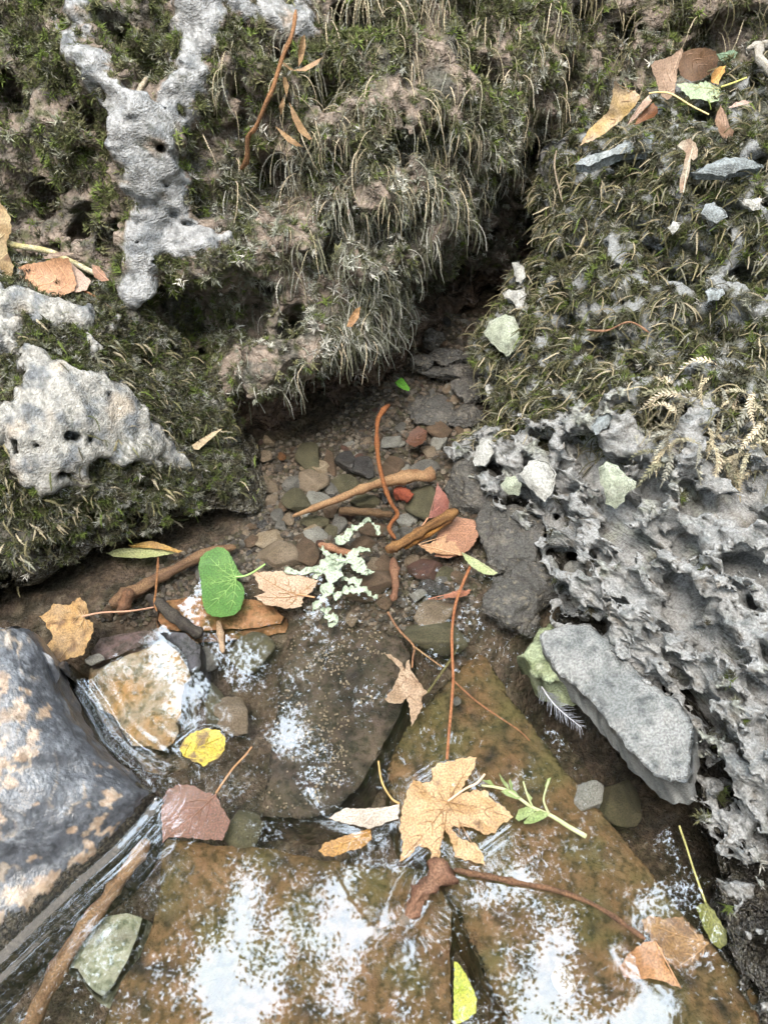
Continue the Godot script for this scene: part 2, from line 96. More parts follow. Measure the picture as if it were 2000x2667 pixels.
var BANK_RECESS := Capsules.new([[Vector3(-0.2703, 0.1535, -0.7637), Vector3(-0.2357, 0.1444, -0.7899), 0.0104, 0.0181],
	[Vector3(-0.2357, 0.1444, -0.7899), Vector3(-0.1963, 0.1467, -0.7923), 0.0181, 0.0223],
	[Vector3(-0.1963, 0.1467, -0.7923), Vector3(-0.1472, 0.1533, -0.7698), 0.0223, 0.0177],
	[Vector3(-0.1472, 0.1533, -0.7698), Vector3(-0.1004, 0.162, -0.7308), 0.0177, 0.009],
	[Vector3(-0.1499, 0.2801, -0.8322), Vector3(-0.1159, 0.292, -0.8284), 0.0079, 0.0126],
	[Vector3(-0.1159, 0.292, -0.8284), Vector3(-0.0723, 0.2929, -0.8024), 0.0126, 0.0114],
	[Vector3(-0.189, 0.3325, -0.8129), Vector3(-0.1861, 0.2944, -0.8025), 0.0065, 0.0085],
	[Vector3(-0.3842, 0.3941, -0.8789), Vector3(-0.4194, 0.3974, -0.8851), 0.012, 0.0185],
	[Vector3(-0.3256, 0.2186, -0.7694), Vector3(-0.2963, 0.206, -0.7478), 0.0099, 0.0137],
	[Vector3(-0.1079, 0.3674, -0.848), Vector3(-0.0918, 0.3607, -0.8372), 0.0046, 0.0055],
	[Vector3(0.0985, 0.2915, -0.8621), Vector3(0.1275, 0.2636, -0.9033), 0.009, 0.0105],
	[Vector3(-0.0429, 0.2698, -0.776), Vector3(-0.0115, 0.265, -0.7696), 0.0057, 0.0066],
	[Vector3(-0.2839, 0.2864, -0.7698), Vector3(-0.2811, 0.2502, -0.7494), 0.0056, 0.0076],
	[Vector3(-0.1291, 0.3496, -0.8459), Vector3(-0.1261, 0.3338, -0.8402), 0.0056, 0.0057],
	[Vector3(0.0201, 0.3328, -0.8156), Vector3(0.0391, 0.3109, -0.8206), 0.0055, 0.0076],
	[Vector3(-0.215, 0.1279, -0.7351), Vector3(-0.1417, 0.0913, -0.7192), 0.0124, 0.0158],
	[Vector3(-0.1721, 0.3838, -0.8516), Vector3(-0.1671, 0.3738, -0.8469), 0.0055, 0.0055],
	[Vector3(-0.3273, 0.433, -0.8946), Vector3(-0.3222, 0.4245, -0.8862), 0.0063, 0.0063]])
var BANK_BARE := Capsules.new([[Vector3(-0.1743, 0.2123, -0.784), Vector3(-0.1093, 0.1795, -0.7895), 0.0226, 0.031],
	[Vector3(-0.1104, 0.2328, -0.7869), Vector3(-0.0536, 0.2122, -0.7721), 0.0173, 0.0199],
	[Vector3(-0.135, 0.2495, -0.8266), Vector3(-0.0926, 0.2619, -0.8094), 0.015, 0.0147],
	[Vector3(0.0067, 0.2695, -0.79), Vector3(0.0245, 0.2368, -0.7982), 0.0096, 0.0149],
	[Vector3(-0.1704, 0.1257, -0.7462), Vector3(-0.0783, 0.1382, -0.7193), 0.0209, 0.0203],
	[Vector3(-0.3999, 0.302, -0.8497), Vector3(-0.3495, 0.2612, -0.8326), 0.0293, 0.0399],
	[Vector3(-0.4059, 0.223, -0.827), Vector3(-0.2986, 0.2389, -0.772), 0.0359, 0.0291],
	[Vector3(-0.4027, 0.3515, -0.8688), Vector3(-0.3651, 0.3417, -0.8652), 0.0142, 0.0143],
	[Vector3(-0.3039, 0.2527, -0.7839), Vector3(-0.2763, 0.2974, -0.7903), 0.0145, 0.0094],
	[Vector3(-0.122, 0.1525, -0.7665), Vector3(-0.084, 0.1548, -0.7339), 0.026, 0.0152],
	[Vector3(-0.0665, 0.1916, -0.7767), Vector3(-0.0417, 0.22, -0.7674), 0.0203, 0.0147],
	[Vector3(0.0736, 0.1581, -0.9108), Vector3(0.0405, 0.0904, -0.8909), 0.04, 0.0356],
	[Vector3(-0.1458, 0.0744, -0.7411), Vector3(-0.0596, 0.066, -0.7746), 0.0217, 0.014],
	[Vector3(0.1374, 0.1611, -0.9963), Vector3(0.1378, 0.042, -1.0072), 0.0362, 0.0526]])
var LEFT_CRUST := Capsules.new([[Vector3(-0.3992, 0.2523, -0.6858), Vector3(-0.3745, 0.2425, -0.6859), 0.0236, 0.0214],
	[Vector3(-0.3745, 0.2425, -0.6859), Vector3(-0.3527, 0.2405, -0.6928), 0.0214, 0.0168],
	[Vector3(-0.3527, 0.2405, -0.6928), Vector3(-0.3116, 0.2286, -0.6916), 0.0168, 0.0158],
	[Vector3(-0.3116, 0.2286, -0.6916), Vector3(-0.2752, 0.211, -0.6968), 0.0158, 0.0087],
	[Vector3(-0.3753, 0.2433, -0.6887), Vector3(-0.3652, 0.2257, -0.6469), 0.0209, 0.0129],
	[Vector3(-0.2925, 0.2177, -0.6875), Vector3(-0.289, 0.2019, -0.6633), 0.0061, 0.0055],
	[Vector3(-0.3381, 0.2134, -0.6368), Vector3(-0.3159, 0.1945, -0.6132), 0.0147, 0.0322],
	[Vector3(-0.3159, 0.1945, -0.6132), Vector3(-0.2737, 0.1661, -0.6265), 0.0322, 0.0304],
	[Vector3(-0.2737, 0.1661, -0.6265), Vector3(-0.2556, 0.1405, -0.6168), 0.0304, 0.0278],
	[Vector3(-0.2556, 0.1405, -0.6168), Vector3(-0.2239, 0.0972, -0.6278), 0.0278, 0.0162],
	[Vector3(-0.374, 0.1879, -0.5667), Vector3(-0.3345, 0.1863, -0.5831), 0.017, 0.0219],
	[Vector3(-0.3345, 0.1863, -0.5831), Vector3(-0.3182, 0.1644, -0.5678), 0.0219, 0.0406],
	[Vector3(-0.3182, 0.1644, -0.5678), Vector3(-0.3222, 0.1481, -0.5555), 0.0406, 0.0292],
	[Vector3(-0.3156, 0.1699, -0.5737), Vector3(-0.2826, 0.1614, -0.5966), 0.0406, 0.0328],
	[Vector3(-0.2826, 0.1614, -0.5966), Vector3(-0.2486, 0.1252, -0.6101), 0.0328, 0.0249],
	[Vector3(-0.2987, 0.1348, -0.5623), Vector3(-0.2952, 0.117, -0.5568), 0.0178, 0.0096],
	[Vector3(-0.2347, 0.1122, -0.6248), Vector3(-0.1973, 0.0661, -0.6347), 0.014, 0.008]])
var LEFT_HOLES := Capsules.new([[Vector3(-0.2848, 0.1811, -0.5571), Vector3(-0.3088, 0.1582, -0.5892), 0.0073, 0.0054], [Vector3(-0.2778, 0.1772, -0.5597), Vector3(-0.3037, 0.1551, -0.591), 0.0069, 0.0051], [Vector3(-0.3194, 0.1861, -0.5414), Vector3(-0.3292, 0.1584, -0.5769), 0.0038, 0.0028], [Vector3(-0.2533, 0.1902, -0.6206), Vector3(-0.2853, 0.1608, -0.6363), 0.0031, 0.0023], [Vector3(-0.3388, 0.1899, -0.5394), Vector3(-0.3463, 0.1639, -0.5769), 0.005, 0.0037], [Vector3(-0.3388, 0.1818, -0.5331), Vector3(-0.3469, 0.158, -0.5719), 0.0046, 0.0034], [Vector3(-0.2959, 0.149, -0.5301), Vector3(-0.3171, 0.1314, -0.5669), 0.006, 0.0044], [Vector3(-0.2867, 0.1449, -0.5338), Vector3(-0.3118, 0.1291, -0.5691), 0.0048, 0.0035], [Vector3(-0.2646, 0.1688, -0.5654), Vector3(-0.2934, 0.148, -0.595), 0.0048, 0.0035], [Vector3(-0.2968, 0.2091, -0.5812), Vector3(-0.3186, 0.175, -0.6036), 0.0021, 0.0016], [Vector3(-0.2672, 0.1953, -0.6), Vector3(-0.2985, 0.1651, -0.6157), 0.0022, 0.0016]])
var RIGHT_STRAW := Capsules.new([[Vector3(0.2754, 0.1826, -0.6138), Vector3(0.346, 0.2123, -0.5894), 0.018, 0.0171],
	[Vector3(0.27, 0.1676, -0.585), Vector3(0.3373, 0.1927, -0.5458), 0.0133, 0.0168]])
var DARK_TAN := Capsules.new([[Vector3(-0.3323, 0.0909, -0.35), Vector3(-0.3026, 0.0813, -0.3217), 0.0093, 0.0076],
	[Vector3(-0.3216, 0.0823, -0.306), Vector3(-0.299, 0.0728, -0.2884), 0.015, 0.0037],
	[Vector3(-0.3117, 0.0683, -0.266), Vector3(-0.2957, 0.0608, -0.261), 0.0095, 0.0015],
	[Vector3(-0.3077, 0.0195, -0.1828), Vector3(-0.2409, 0.0196, -0.2452), 0.0057, 0.0034],
	[Vector3(-0.2409, 0.0196, -0.2452), Vector3(-0.2278, 0.0354, -0.2863), 0.0034, 0.0035],
	[Vector3(-0.3031, 0.0834, -0.3502), Vector3(-0.2932, 0.0786, -0.3304), 0.0047, 0.0039]])
var THREADS := Vector3(-0.0139, 0.1731, -0.7626)
var MENISCUS := [[v2([-0.3038, -0.4053, -0.2788, -0.3757, -0.2592, -0.3476, -0.2383, -0.3296, -0.219, -0.3164, -0.2041, -0.3036, -0.1977, -0.2952]), 0.0028, 0.009, 0.0005],
	[v2([-0.1975, -0.2944, -0.2102, -0.2728, -0.2254, -0.2514, -0.2471, -0.2289, -0.2702, -0.2022, -0.2972, -0.1703, -0.3279, -0.1359]), 0.0028, 0.009, 0.0005],
	[v2([0.0462, -0.2363, 0.0322, -0.2181, 0.0186, -0.1987]), 0.002, 0.005, 0.0],
	[v2([0.0269, -0.2326, 0.0143, -0.2022]), 0.0015, 0.004, 0.0],
	[v2([0.1901, -0.1703, 0.203, -0.1639, 0.2171, -0.1481]), 0.002, 0.005, 0.0],
	[v2([-0.0516, -0.2768, -0.0196, -0.2689, 0.0121, -0.2748]), 0.0008, 0.004, 0.0],
	[v2([0.0166, -0.3036, 0.0546, -0.3296, 0.0794, -0.3252, 0.1096, -0.2748, 0.0658, -0.2438, 0.0395, -0.263, 0.0137, -0.24, 0.0166, -0.3036]), 0.0012, 0.004, 0.0],
	[v2([-0.1883, -0.343, -0.1717, -0.3591, -0.1471, -0.3522, -0.162, -0.323, -0.1883, -0.343]), 0.0008, 0.004, 0.0]]
var TREES := [["tall tree leaning out over the pool from the bank top", Vector3(-2.2, 1.9, -3.6), Vector3(0.3, 0, 0.3), Vector3(-1, 11, -4.6), Vector3(5.6, 1.9, 4), 140000, 0.27, 0.07, 31],
	["tall tree standing behind the right boulder", Vector3(3.6, 2.2, -4.2), Vector3(-0.2, 0, 0.2), Vector3(5.2, 10.2, -5), Vector3(3.4, 2.2, 4), 55000, 0.22, 0.07, 32],
	["broad tree on the slope above the bank", Vector3(1.4, 2.6, -6.2), Vector3(0, 0, 0.3), Vector3(1.7, 5.9, -5.3), Vector3(3.7, 2.2, 2.5), 11000, -0.4, 0.3, 33],
	["tree on the left side of the gully", Vector3(-4.2, 2.4, -0.5), Vector3(0.3, 0, 0), Vector3(-4, 4.6, -0.5), Vector3(2.4, 2.4, 3.2), 11000, -0.4, 0.3, 34],
	["tree on the right side of the gully", Vector3(4.4, 2.4, -0.2), Vector3(-0.3, 0, 0), Vector3(4.2, 4.4, -0.2), Vector3(2.6, 2.6, 3.4), 11000, -0.4, 0.3, 35],
	["tree on the bank opposite", Vector3(-1.4, 2.2, 4.6), Vector3(0, 0, -0.3), Vector3(-1, 4.6, 4.4), Vector3(3.6, 2.8, 2.4), 11000, -0.4, 0.3, 36],
	["tree on the bank opposite beside a path", Vector3(2.4, 2, 4.2), Vector3(0, 0, -0.3), Vector3(2.6, 4.9, 3.8), Vector3(3.2, 2.8, 2.4), 11000, -0.4, 0.3, 37]]
var LEAVES := [
	{"name": "green_leaf", "label": "fresh green kidney-shaped leaf lying on the stream bed", "cat": "leaf", "group": "", "at": Transform3D(Vector3(1, 0, 0), Vector3(0, 1, 0), Vector3(0, 0, 1), Vector3(-0.168, 0.01, -0.5225)), "out": v2([-0.0309, -0.0204, -0.0302, -0.0325, -0.0243, -0.0402, -0.0134, -0.046, -0.0064, -0.0454, 0.0008, -0.0388, 0.0068, -0.0284, 0.0129, -0.0164, 0.018, -0.0119, 0.0168, -0.0082, 0.0112, -0.0061, 0.0167, -0.0019, 0.0209, 0.0058, 0.023, 0.0135, 0.0229, 0.0235, 0.0215, 0.0378, 0.0161, 0.0456, 0.0036, 0.0494, -0.0051, 0.0475, -0.0126, 0.0407, -0.0184, 0.0285, -0.0229, 0.0109, -0.0268, -0.0071]), "stalk": v3([0.0112, 0.001, -0.0061, 0.0195, 0.001, -0.0066, 0.027, 0.001, -0.0103, 0.0356, 0.001, -0.0177, 0.0408, 0.001, -0.023]), "sr": 0.0009, "tips": v2([0.0112, -0.0061, -0.0259, -0.0006, -0.0238, -0.0366, -0.0004, -0.0366, -0.014, 0.0383, 0.0109, 0.0444]), "pin": 3, "c1": Color(0.085, 0.2, 0.045), "c2": Color(0.115, 0.24, 0.055), "cv": Color(0.3, 0.48, 0.15), "cs": Color(0.3, 0.48, 0.15), "curl": 0.009, "bend": 0, "wave": 0.0015, "tooth": 0.0007, "wet": 0, "spots": 0, "step": 0.004},
	{"name": "maple_leaf", "label": "pale pinkish tan maple leaf floating beside the green leaf", "cat": "leaf", "group": "fallen leaves", "at": Transform3D(Vector3(1, 0, 0), Vector3(0, 1, 0), Vector3(0, 0, 1), Vector3(-0.107, 0.011, -0.5142)), "out": v2([-0.0344, -0.0236, -0.0272, -0.0097, -0.0233, 0.0003, -0.016, 0.0063, -0.0271, 0.0146, -0.0139, 0.023, -0.0018, 0.025, 0.0079, 0.0279, 0.0229, 0.023, 0.0238, 0.0113, 0.0326, 0.0045, 0.0381, -0.0082, 0.0266, -0.0137, 0.0191, -0.0158, 0.0041, -0.0205, -0.0084, -0.0226, -0.0231, -0.022]), "stalk": v3([0.0172, 0.001, 0.0093, 0.0258, 0.001, 0.0113, 0.0355, 0.001, 0.0134]), "sr": 0.0009, "tips": v2([0.0172, 0.0093, -0.0331, -0.0229, -0.0255, 0.0143, 0.0066, 0.0268, 0.0367, -0.0076, -0.0059, -0.0217]), "pin": 2, "c1": Color(0.52, 0.38, 0.27), "c2": Color(0.46, 0.31, 0.2), "cv": Color(0.42, 0.24, 0.12), "cs": Color(0.42, 0.24, 0.12), "curl": 0.005, "bend": 0, "wave": 0.003, "tooth": 0.0014, "wet": 0, "spots": 0, "step": 0.004},
	{"name": "maple_leaf", "label": "crinkled tan and orange maple leaf propped against the dark slate boulder", "cat": "leaf", "group": "fallen leaves", "at": Transform3D(Vector3(0.9881, 0.1431, 0.0556), Vector3(-0.1535, 0.921, 0.3582), Vector3(0, -0.3624, 0.932), Vector3(-0.3108, 0.0281, -0.4508)), "out": v2([-0.0325, -0.015, -0.0225, -0.0188, -0.0176, -0.0269, -0.0026, -0.0251, 0.0099, -0.0321, 0.0183, -0.0248, 0.0198, -0.0154, 0.0159, -0.0118, 0.0263, -0.0064, 0.0286, 0.0033, 0.025, 0.0123, 0.0212, 0.0261, 0.0124, 0.0281, 0.0031, 0.03, -0.0041, 0.0361, -0.0069, 0.0271, -0.0196, 0.0154, -0.0125, 0.0092, -0.0145, 0.003, -0.0215, -0.0041, -0.0261, -0.0101]), "stalk": v3([0.0157, 0.001, -0.0118, 0.0301, -0.0096, -0.0178, 0.0513, -0.0255, -0.0223, 0.0681, -0.0443, -0.0304]), "sr": 0.0009, "tips": v2([0.0157, -0.0118, -0.0305, -0.0145, 0.009, -0.0298, 0.0265, 0.0089, -0.0034, 0.0343, -0.017, -0.0261]), "pin": 2, "c1": Color(0.5, 0.3, 0.12), "c2": Color(0.36, 0.23, 0.11), "cv": Color(0.55, 0.38, 0.2), "cs": Color(0.42, 0.24, 0.16), "curl": 0.009, "bend": 0, "wave": 0.006, "tooth": 0.0013, "wet": 0, "spots": 0.35, "step": 0.004},
	{"name": "round_leaf", "label": "bright yellow rounded leaf with brown rot spots floating on the pool", "cat": "leaf", "group": "fallen leaves", "at": Transform3D(Vector3(1, 0, 0), Vector3(0, 1, 0), Vector3(0, 0, 1), Vector3(-0.1641, 0.002, -0.3392)), "out": v2([-0.0222, -0.0009, -0.0184, -0.01, -0.0089, -0.0169, 0.0014, -0.0197, 0.0124, -0.018, 0.0188, -0.01, 0.0196, 0.0014, 0.0151, 0.0103, 0.0092, 0.0125, 0.0027, 0.0182, -0.0032, 0.0136, -0.0085, 0.0125, -0.0178, 0.007]), "stalk": v3([]), "sr": 0.0009, "tips": v2([-0.0214, 0.0103, 0.0163, -0.0123]), "pin": 3, "c1": Color(0.55, 0.43, 0.05), "c2": Color(0.46, 0.35, 0.04), "cv": Color(0.5, 0.38, 0.04), "cs": Color(0.5, 0.38, 0.04), "curl": 0.002, "bend": 0, "wave": 0.002, "tooth": 0.0009, "wet": 1, "spots": 0.42, "step": 0.004},
	{"name": "brown_leaf", "label": "rust brown heart-shaped leaf lying sunk at the corner of the rust slab", "cat": "leaf", "group": "fallen leaves", "at": Transform3D(Vector3(1, 0, 0), Vector3(0, 1, 0), Vector3(0, 0, 1), Vector3(-0.1673, -0.014, -0.2851)), "out": v2([-0.0296, -0.0143, -0.026, -0.0228, -0.0163, -0.0271, -0.0036, -0.0258, 0.0055, -0.0206, 0.0173, -0.0185, 0.0215, -0.0101, 0.0277, -0.0017, 0.033, 0.0065, 0.0318, 0.0145, 0.0284, 0.0237, 0.0119, 0.0225, -0.0044, 0.0205, -0.0186, 0.0195, -0.0232, 0.0249, -0.0262, 0.0105, -0.0294, -0.0017]), "stalk": v3([0.0173, 0.001, -0.0185, 0.0284, 0.002, -0.0393, 0.0409, 0.01, -0.0501, 0.0469, 0.016, -0.0555]), "sr": 0.0009, "tips": v2([0.0173, -0.0185, -0.023, 0.0225]), "pin": 4, "c1": Color(0.2, 0.09, 0.058), "c2": Color(0.165, 0.075, 0.047), "cv": Color(0.33, 0.165, 0.117), "cs": Color(0.36, 0.2, 0.1), "curl": 0.003, "bend": 0, "wave": 0.002, "tooth": 0.001, "wet": 1, "spots": 0, "step": 0.004},
	{"name": "maple_leaf", "label": "large orange maple leaf with deep lobes floating wet on the pool", "cat": "leaf", "group": "fallen leaves", "at": Transform3D(Vector3(1, 0, 0), Vector3(0, 1, 0), Vector3(0, 0, 1), Vector3(0.0598, 0.003, -0.2768)), "out": v2([-0.0174, -0.0429, -0.0089, -0.0477, 0.0005, -0.0495, 0.0112, -0.0535, 0.0237, -0.0526, 0.0204, -0.0419, 0.0143, -0.0322, 0.009, -0.0254, 0.0066, -0.0204, 0.0215, -0.0235, 0.0311, -0.0217, 0.0349, -0.0144, 0.0442, -0.0072, 0.0506, 0.0024, 0.0387, 0.0092, 0.0342, 0.0156, 0.0243, 0.0166, 0.0187, 0.0127, 0.0092, 0.0088, -0.0027, 0.0098, 0.0046, 0.0185, 0.0178, 0.0243, 0.0229, 0.0338, 0.0234, 0.0416, 0.0129, 0.0384, -0.0011, 0.0338, -0.0042, 0.0185, -0.0083, 0.0111, -0.0118, 0.0243, -0.0142, 0.0375, -0.0193, 0.0416, -0.0215, 0.0281, -0.0307, 0.0243, -0.0386, 0.0338, -0.0473, 0.0386, -0.0443, 0.0243, -0.0468, 0.0088, -0.0438, -0.0072, -0.0395, -0.0217, -0.0342, -0.0322, -0.023, -0.0301, -0.0172, -0.0322]), "stalk": v3([-0.0045, 0.001, -0.0123, 0.011, 0.003, -0.0225, 0.0213, 0.005, -0.0268, 0.0286, 0.009, -0.0335]), "sr": 0.0009, "tips": v2([-0.0045, -0.0123, 0.0214, -0.0506, 0.0483, 0.0018, 0.0221, 0.0394, -0.0454, 0.036, -0.0363, -0.028, -0.0173, 0.0394]), "pin": 3, "c1": Color(0.52, 0.34, 0.17), "c2": Color(0.42, 0.25, 0.11), "cv": Color(0.36, 0.2, 0.09), "cs": Color(0.62, 0.45, 0.3), "curl": 0.003, "bend": 0, "wave": 0.004, "tooth": 0.0014, "wet": 1, "spots": 0.15, "step": 0.004},
	{"name": "oval_leaf", "label": "pale cream oval leaf with scalloped edge floating beside the large orange leaf", "cat": "leaf", "group": "fallen leaves", "at": Transform3D(Vector3(1, 0, 0), Vector3(0, 1, 0), Vector3(0, 0, 1), Vector3(-0.0159, 0.003, -0.276)), "out": v2([-0.0319, 0.001, -0.0257, -0.004, -0.0159, -0.0081, -0.0039, -0.0081, 0.0121, -0.0085, 0.0293, -0.0111, 0.0284, 0.002, 0.0201, 0.0044, 0.0122, 0.0083, 0.0024, 0.0115, -0.0075, 0.0076, -0.0195, 0.005]), "stalk": v3([0.0293, 0.001, -0.0111, 0.0222, 0, -0.0163, 0.0141, 0.001, -0.0305, 0.0109, 0.003, -0.0489]), "sr": 0.0009, "tips": v2([0.0293, -0.0111, -0.0305, 0.001]), "pin": 3, "c1": Color(0.52, 0.45, 0.38), "c2": Color(0.42, 0.33, 0.26), "cv": Color(0.81, 0.705, 0.6), "cs": Color(0.4, 0.26, 0.1), "curl": 0.004, "bend": 0, "wave": 0.002, "tooth": 0.001, "wet": 1, "spots": 0, "step": 0.004},
	{"name": "oval_leaf", "label": "amber leaf lying sunk beneath the pale cream leaf", "cat": "leaf", "group": "fallen leaves", "at": Transform3D(Vector3(1, 0, 0), Vector3(0, 1, 0), Vector3(0, 0, 1), Vector3(-0.0337, -0.008, -0.2566)), "out": v2([-0.022, 0.005, -0.0164, -0.0018, -0.0057, -0.0057, 0.0081, -0.0097, 0.022, -0.0137, 0.0231, -0.0038, 0.0143, 0.004, 0.0026, 0.0059, -0.009, 0.0101, -0.0168, 0.0097]), "stalk": v3([]), "sr": 0.0009, "tips": v2([0.022, -0.0117, -0.02, 0.0059]), "pin": 3, "c1": Color(0.42, 0.22, 0.05), "c2": Color(0.34, 0.17, 0.04), "cv": Color(0.66, 0.36, 0.105), "cs": Color(0.66, 0.36, 0.105), "curl": 0.002, "bend": 0, "wave": 0.002, "tooth": 0.0008, "wet": 1, "spots": 0, "step": 0.004},
	{"name": "maple_leaf", "label": "folded speckled tan maple leaf hanging point down at the edge of the rust slab", "cat": "leaf", "group": "fallen leaves", "at": Transform3D(Vector3(1, 0, 0), Vector3(0, 1, 0), Vector3(0, 0, 1), Vector3(0.0202, 0.006, -0.4037)), "out": v2([-0.0213, -0.0293, -0.0136, -0.0316, -0.0021, -0.026, 0.0001, -0.0187, 0.0022, -0.0289, 0.005, -0.0305, 0.0059, -0.0182, 0.0095, -0.0112, 0.0163, 0.0034, 0.0209, 0.0114, 0.016, 0.0139, 0.016, 0.0243, 0.0102, 0.0344, 0.0049, 0.0424, 0.0042, 0.0263, 0.0017, 0.0123, -0.0046, 0.0206, -0.0157, 0.0226, -0.0198, 0.0202, -0.0138, 0.0098, -0.0081, -0.0051, -0.0041, -0.0178, -0.0098, -0.0244]), "stalk": v3([]), "sr": 0.0009, "tips": v2([0.0028, -0.016, 0.0046, 0.04, -0.0185, 0.0198, 0.0194, 0.0114, -0.0204, -0.0289]), "pin": 2, "c1": Color(0.43, 0.31, 0.21), "c2": Color(0.33, 0.22, 0.14), "cv": Color(0.26, 0.15, 0.09), "cs": Color(0.26, 0.15, 0.09), "curl": 0.012, "bend": 0, "wave": 0.004, "tooth": 0.001, "wet": 0, "spots": 0.2, "step": 0.004},
	{"name": "willow_leaf", "label": "pale green narrow willow leaf floating below the left boulder", "cat": "leaf", "group": "fallen leaves", "at": Transform3D(Vector3(1, 0, 0), Vector3(0, 1, 0), Vector3(0, 0, 1), Vector3(-0.27, 0.006, -0.5651)), "out": v2([-0.0328, -0.0002, -0.0261, -0.0041, -0.014, -0.0067, 0.001, -0.0081, 0.0242, -0.0061, 0.0447, -0.0015, 0.0287, 0.0047, 0.0095, 0.0095, -0.0109, 0.0079, -0.0242, 0.0047]), "stalk": v3([]), "sr": 0.0009, "tips": v2([-0.0328, -0.0002, 0.0447, -0.0015]), "pin": 0, "c1": Color(0.43, 0.44, 0.22), "c2": Color(0.38, 0.4, 0.18), "cv": Color(0.55, 0.55, 0.3), "cs": Color(0.55, 0.55, 0.3), "curl": 0.003, "bend": 0, "wave": 0.002, "tooth": 0.0004, "wet": 0, "spots": 0, "step": 0.004},
	{"name": "willow_leaf", "label": "yellow brown willow leaf tucked behind the pale green willow leaf", "cat": "leaf", "group": "fallen leaves", "at": Transform3D(Vector3(1, 0, 0), Vector3(0, 1, 0), Vector3(0, 0, 1), Vector3(-0.2514, 0.012, -0.569)), "out": v2([-0.0275, -0.0031, -0.0165, -0.0051, -0.0015, -0.0057, 0.0144, -0.0018, 0.0333, 0.0054, 0.0286, 0.0073, 0.0076, 0.0024, -0.0154, 0.0005, -0.023, 0.0002]), "stalk": v3([]), "sr": 0.0009, "tips": v2([-0.0275, -0.0031, 0.0321, 0.0057]), "pin": 0, "c1": Color(0.36, 0.22, 0.05), "c2": Color(0.3, 0.15, 0.05), "cv": Color(0.57, 0.36, 0.105), "cs": Color(0.57, 0.36, 0.105), "curl": 0.004, "bend": 0, "wave": 0.002, "tooth": 0.0004, "wet": 0, "spots": 0, "step": 0.004},
	{"name": "willow_leaf", "label": "light green willow leaf lying against the wet black rocks", "cat": "leaf", "group": "fallen leaves", "at": Transform3D(Vector3(0.9773, 0.207, 0.046), Vector3(-0.212, 0.954, 0.212), Vector3(0, -0.2169, 0.9762), Vector3(0.1005, 0.0173, -0.5395)), "out": v2([-0.0176, -0.0172, -0.0074, -0.0103, 0.0007, -0.0052, 0.0097, 0.002, 0.0189, 0.0102, 0.0142, 0.0129, 0.0039, 0.0119, -0.0081, 0.0027, -0.0143, -0.007]), "stalk": v3([]), "sr": 0.0009, "tips": v2([-0.0176, -0.0172, 0.018, 0.0108]), "pin": 0, "c1": Color(0.36, 0.41, 0.19), "c2": Color(0.4, 0.44, 0.24), "cv": Color(0.5, 0.52, 0.3), "cs": Color(0.5, 0.52, 0.3), "curl": 0.005, "bend": 0, "wave": 0.002, "tooth": 0.0005, "wet": 0, "spots": 0, "step": 0.004},
	{"name": "brown_leaf", "label": "broad reddish brown leaf half under the lichen twig beside the black rocks", "cat": "leaf", "group": "fallen leaves", "at": Transform3D(Vector3(1, 0, 0), Vector3(0, 1, 0), Vector3(0, 0, 1), Vector3(0.0806, 0.008, -0.5868)), "out": v2([-0.0186, -0.0267, -0.0018, -0.0297, 0.0136, -0.0276, 0.0303, -0.0223, 0.0256, -0.0048, 0.0178, 0.0122, 0.0108, 0.0205, 0.0036, 0.0255, -0.0116, 0.0304, -0.0259, 0.0266, -0.0234, 0.0066, -0.0204, -0.0106]), "stalk": v3([]), "sr": 0.0009, "tips": v2([0.0303, -0.0223, -0.0241, 0.0247]), "pin": 3, "c1": Color(0.37, 0.19, 0.115), "c2": Color(0.3, 0.15, 0.09), "cv": Color(0.585, 0.315, 0.2025), "cs": Color(0.585, 0.315, 0.2025), "curl": 0.004, "bend": 0, "wave": 0.002, "tooth": 0.0009, "wet": 0, "spots": 0, "step": 0.004},
	{"name": "brown_leaf", "label": "dark red pointed leaf standing on edge above the lichen twig", "cat": "leaf", "group": "fallen leaves", "at": Transform3D(Vector3(0.9488, 0.2628, 0.1752), Vector3(-0.3158, 0.7895, 0.5263), Vector3(0, -0.5547, 0.8321), Vector3(0.0631, 0.0179, -0.6305)), "out": v2([-0.0034, -0.0225, 0.0009, -0.0154, 0.0073, -0.0072, 0.0122, 0.0021, 0.0107, 0.011, 0.0006, 0.0173, -0.0137, 0.0182, -0.0085, 0.0056, -0.0061, -0.009]), "stalk": v3([-0.0137, 0.001, 0.0182, -0.0172, 0.001, 0.0232, -0.0212, 0.001, 0.0283]), "sr": 0.0009, "tips": v2([-0.0137, 0.0182, -0.0023, -0.0206]), "pin": 2, "c1": Color(0.3, 0.12, 0.09), "c2": Color(0.22, 0.085, 0.065), "cv": Color(0.48, 0.21, 0.165), "cs": Color(0.4, 0.2, 0.12), "curl": 0.008, "bend": 0, "wave": 0.002, "tooth": 0.0008, "wet": 0, "spots": 0.15, "step": 0.004},
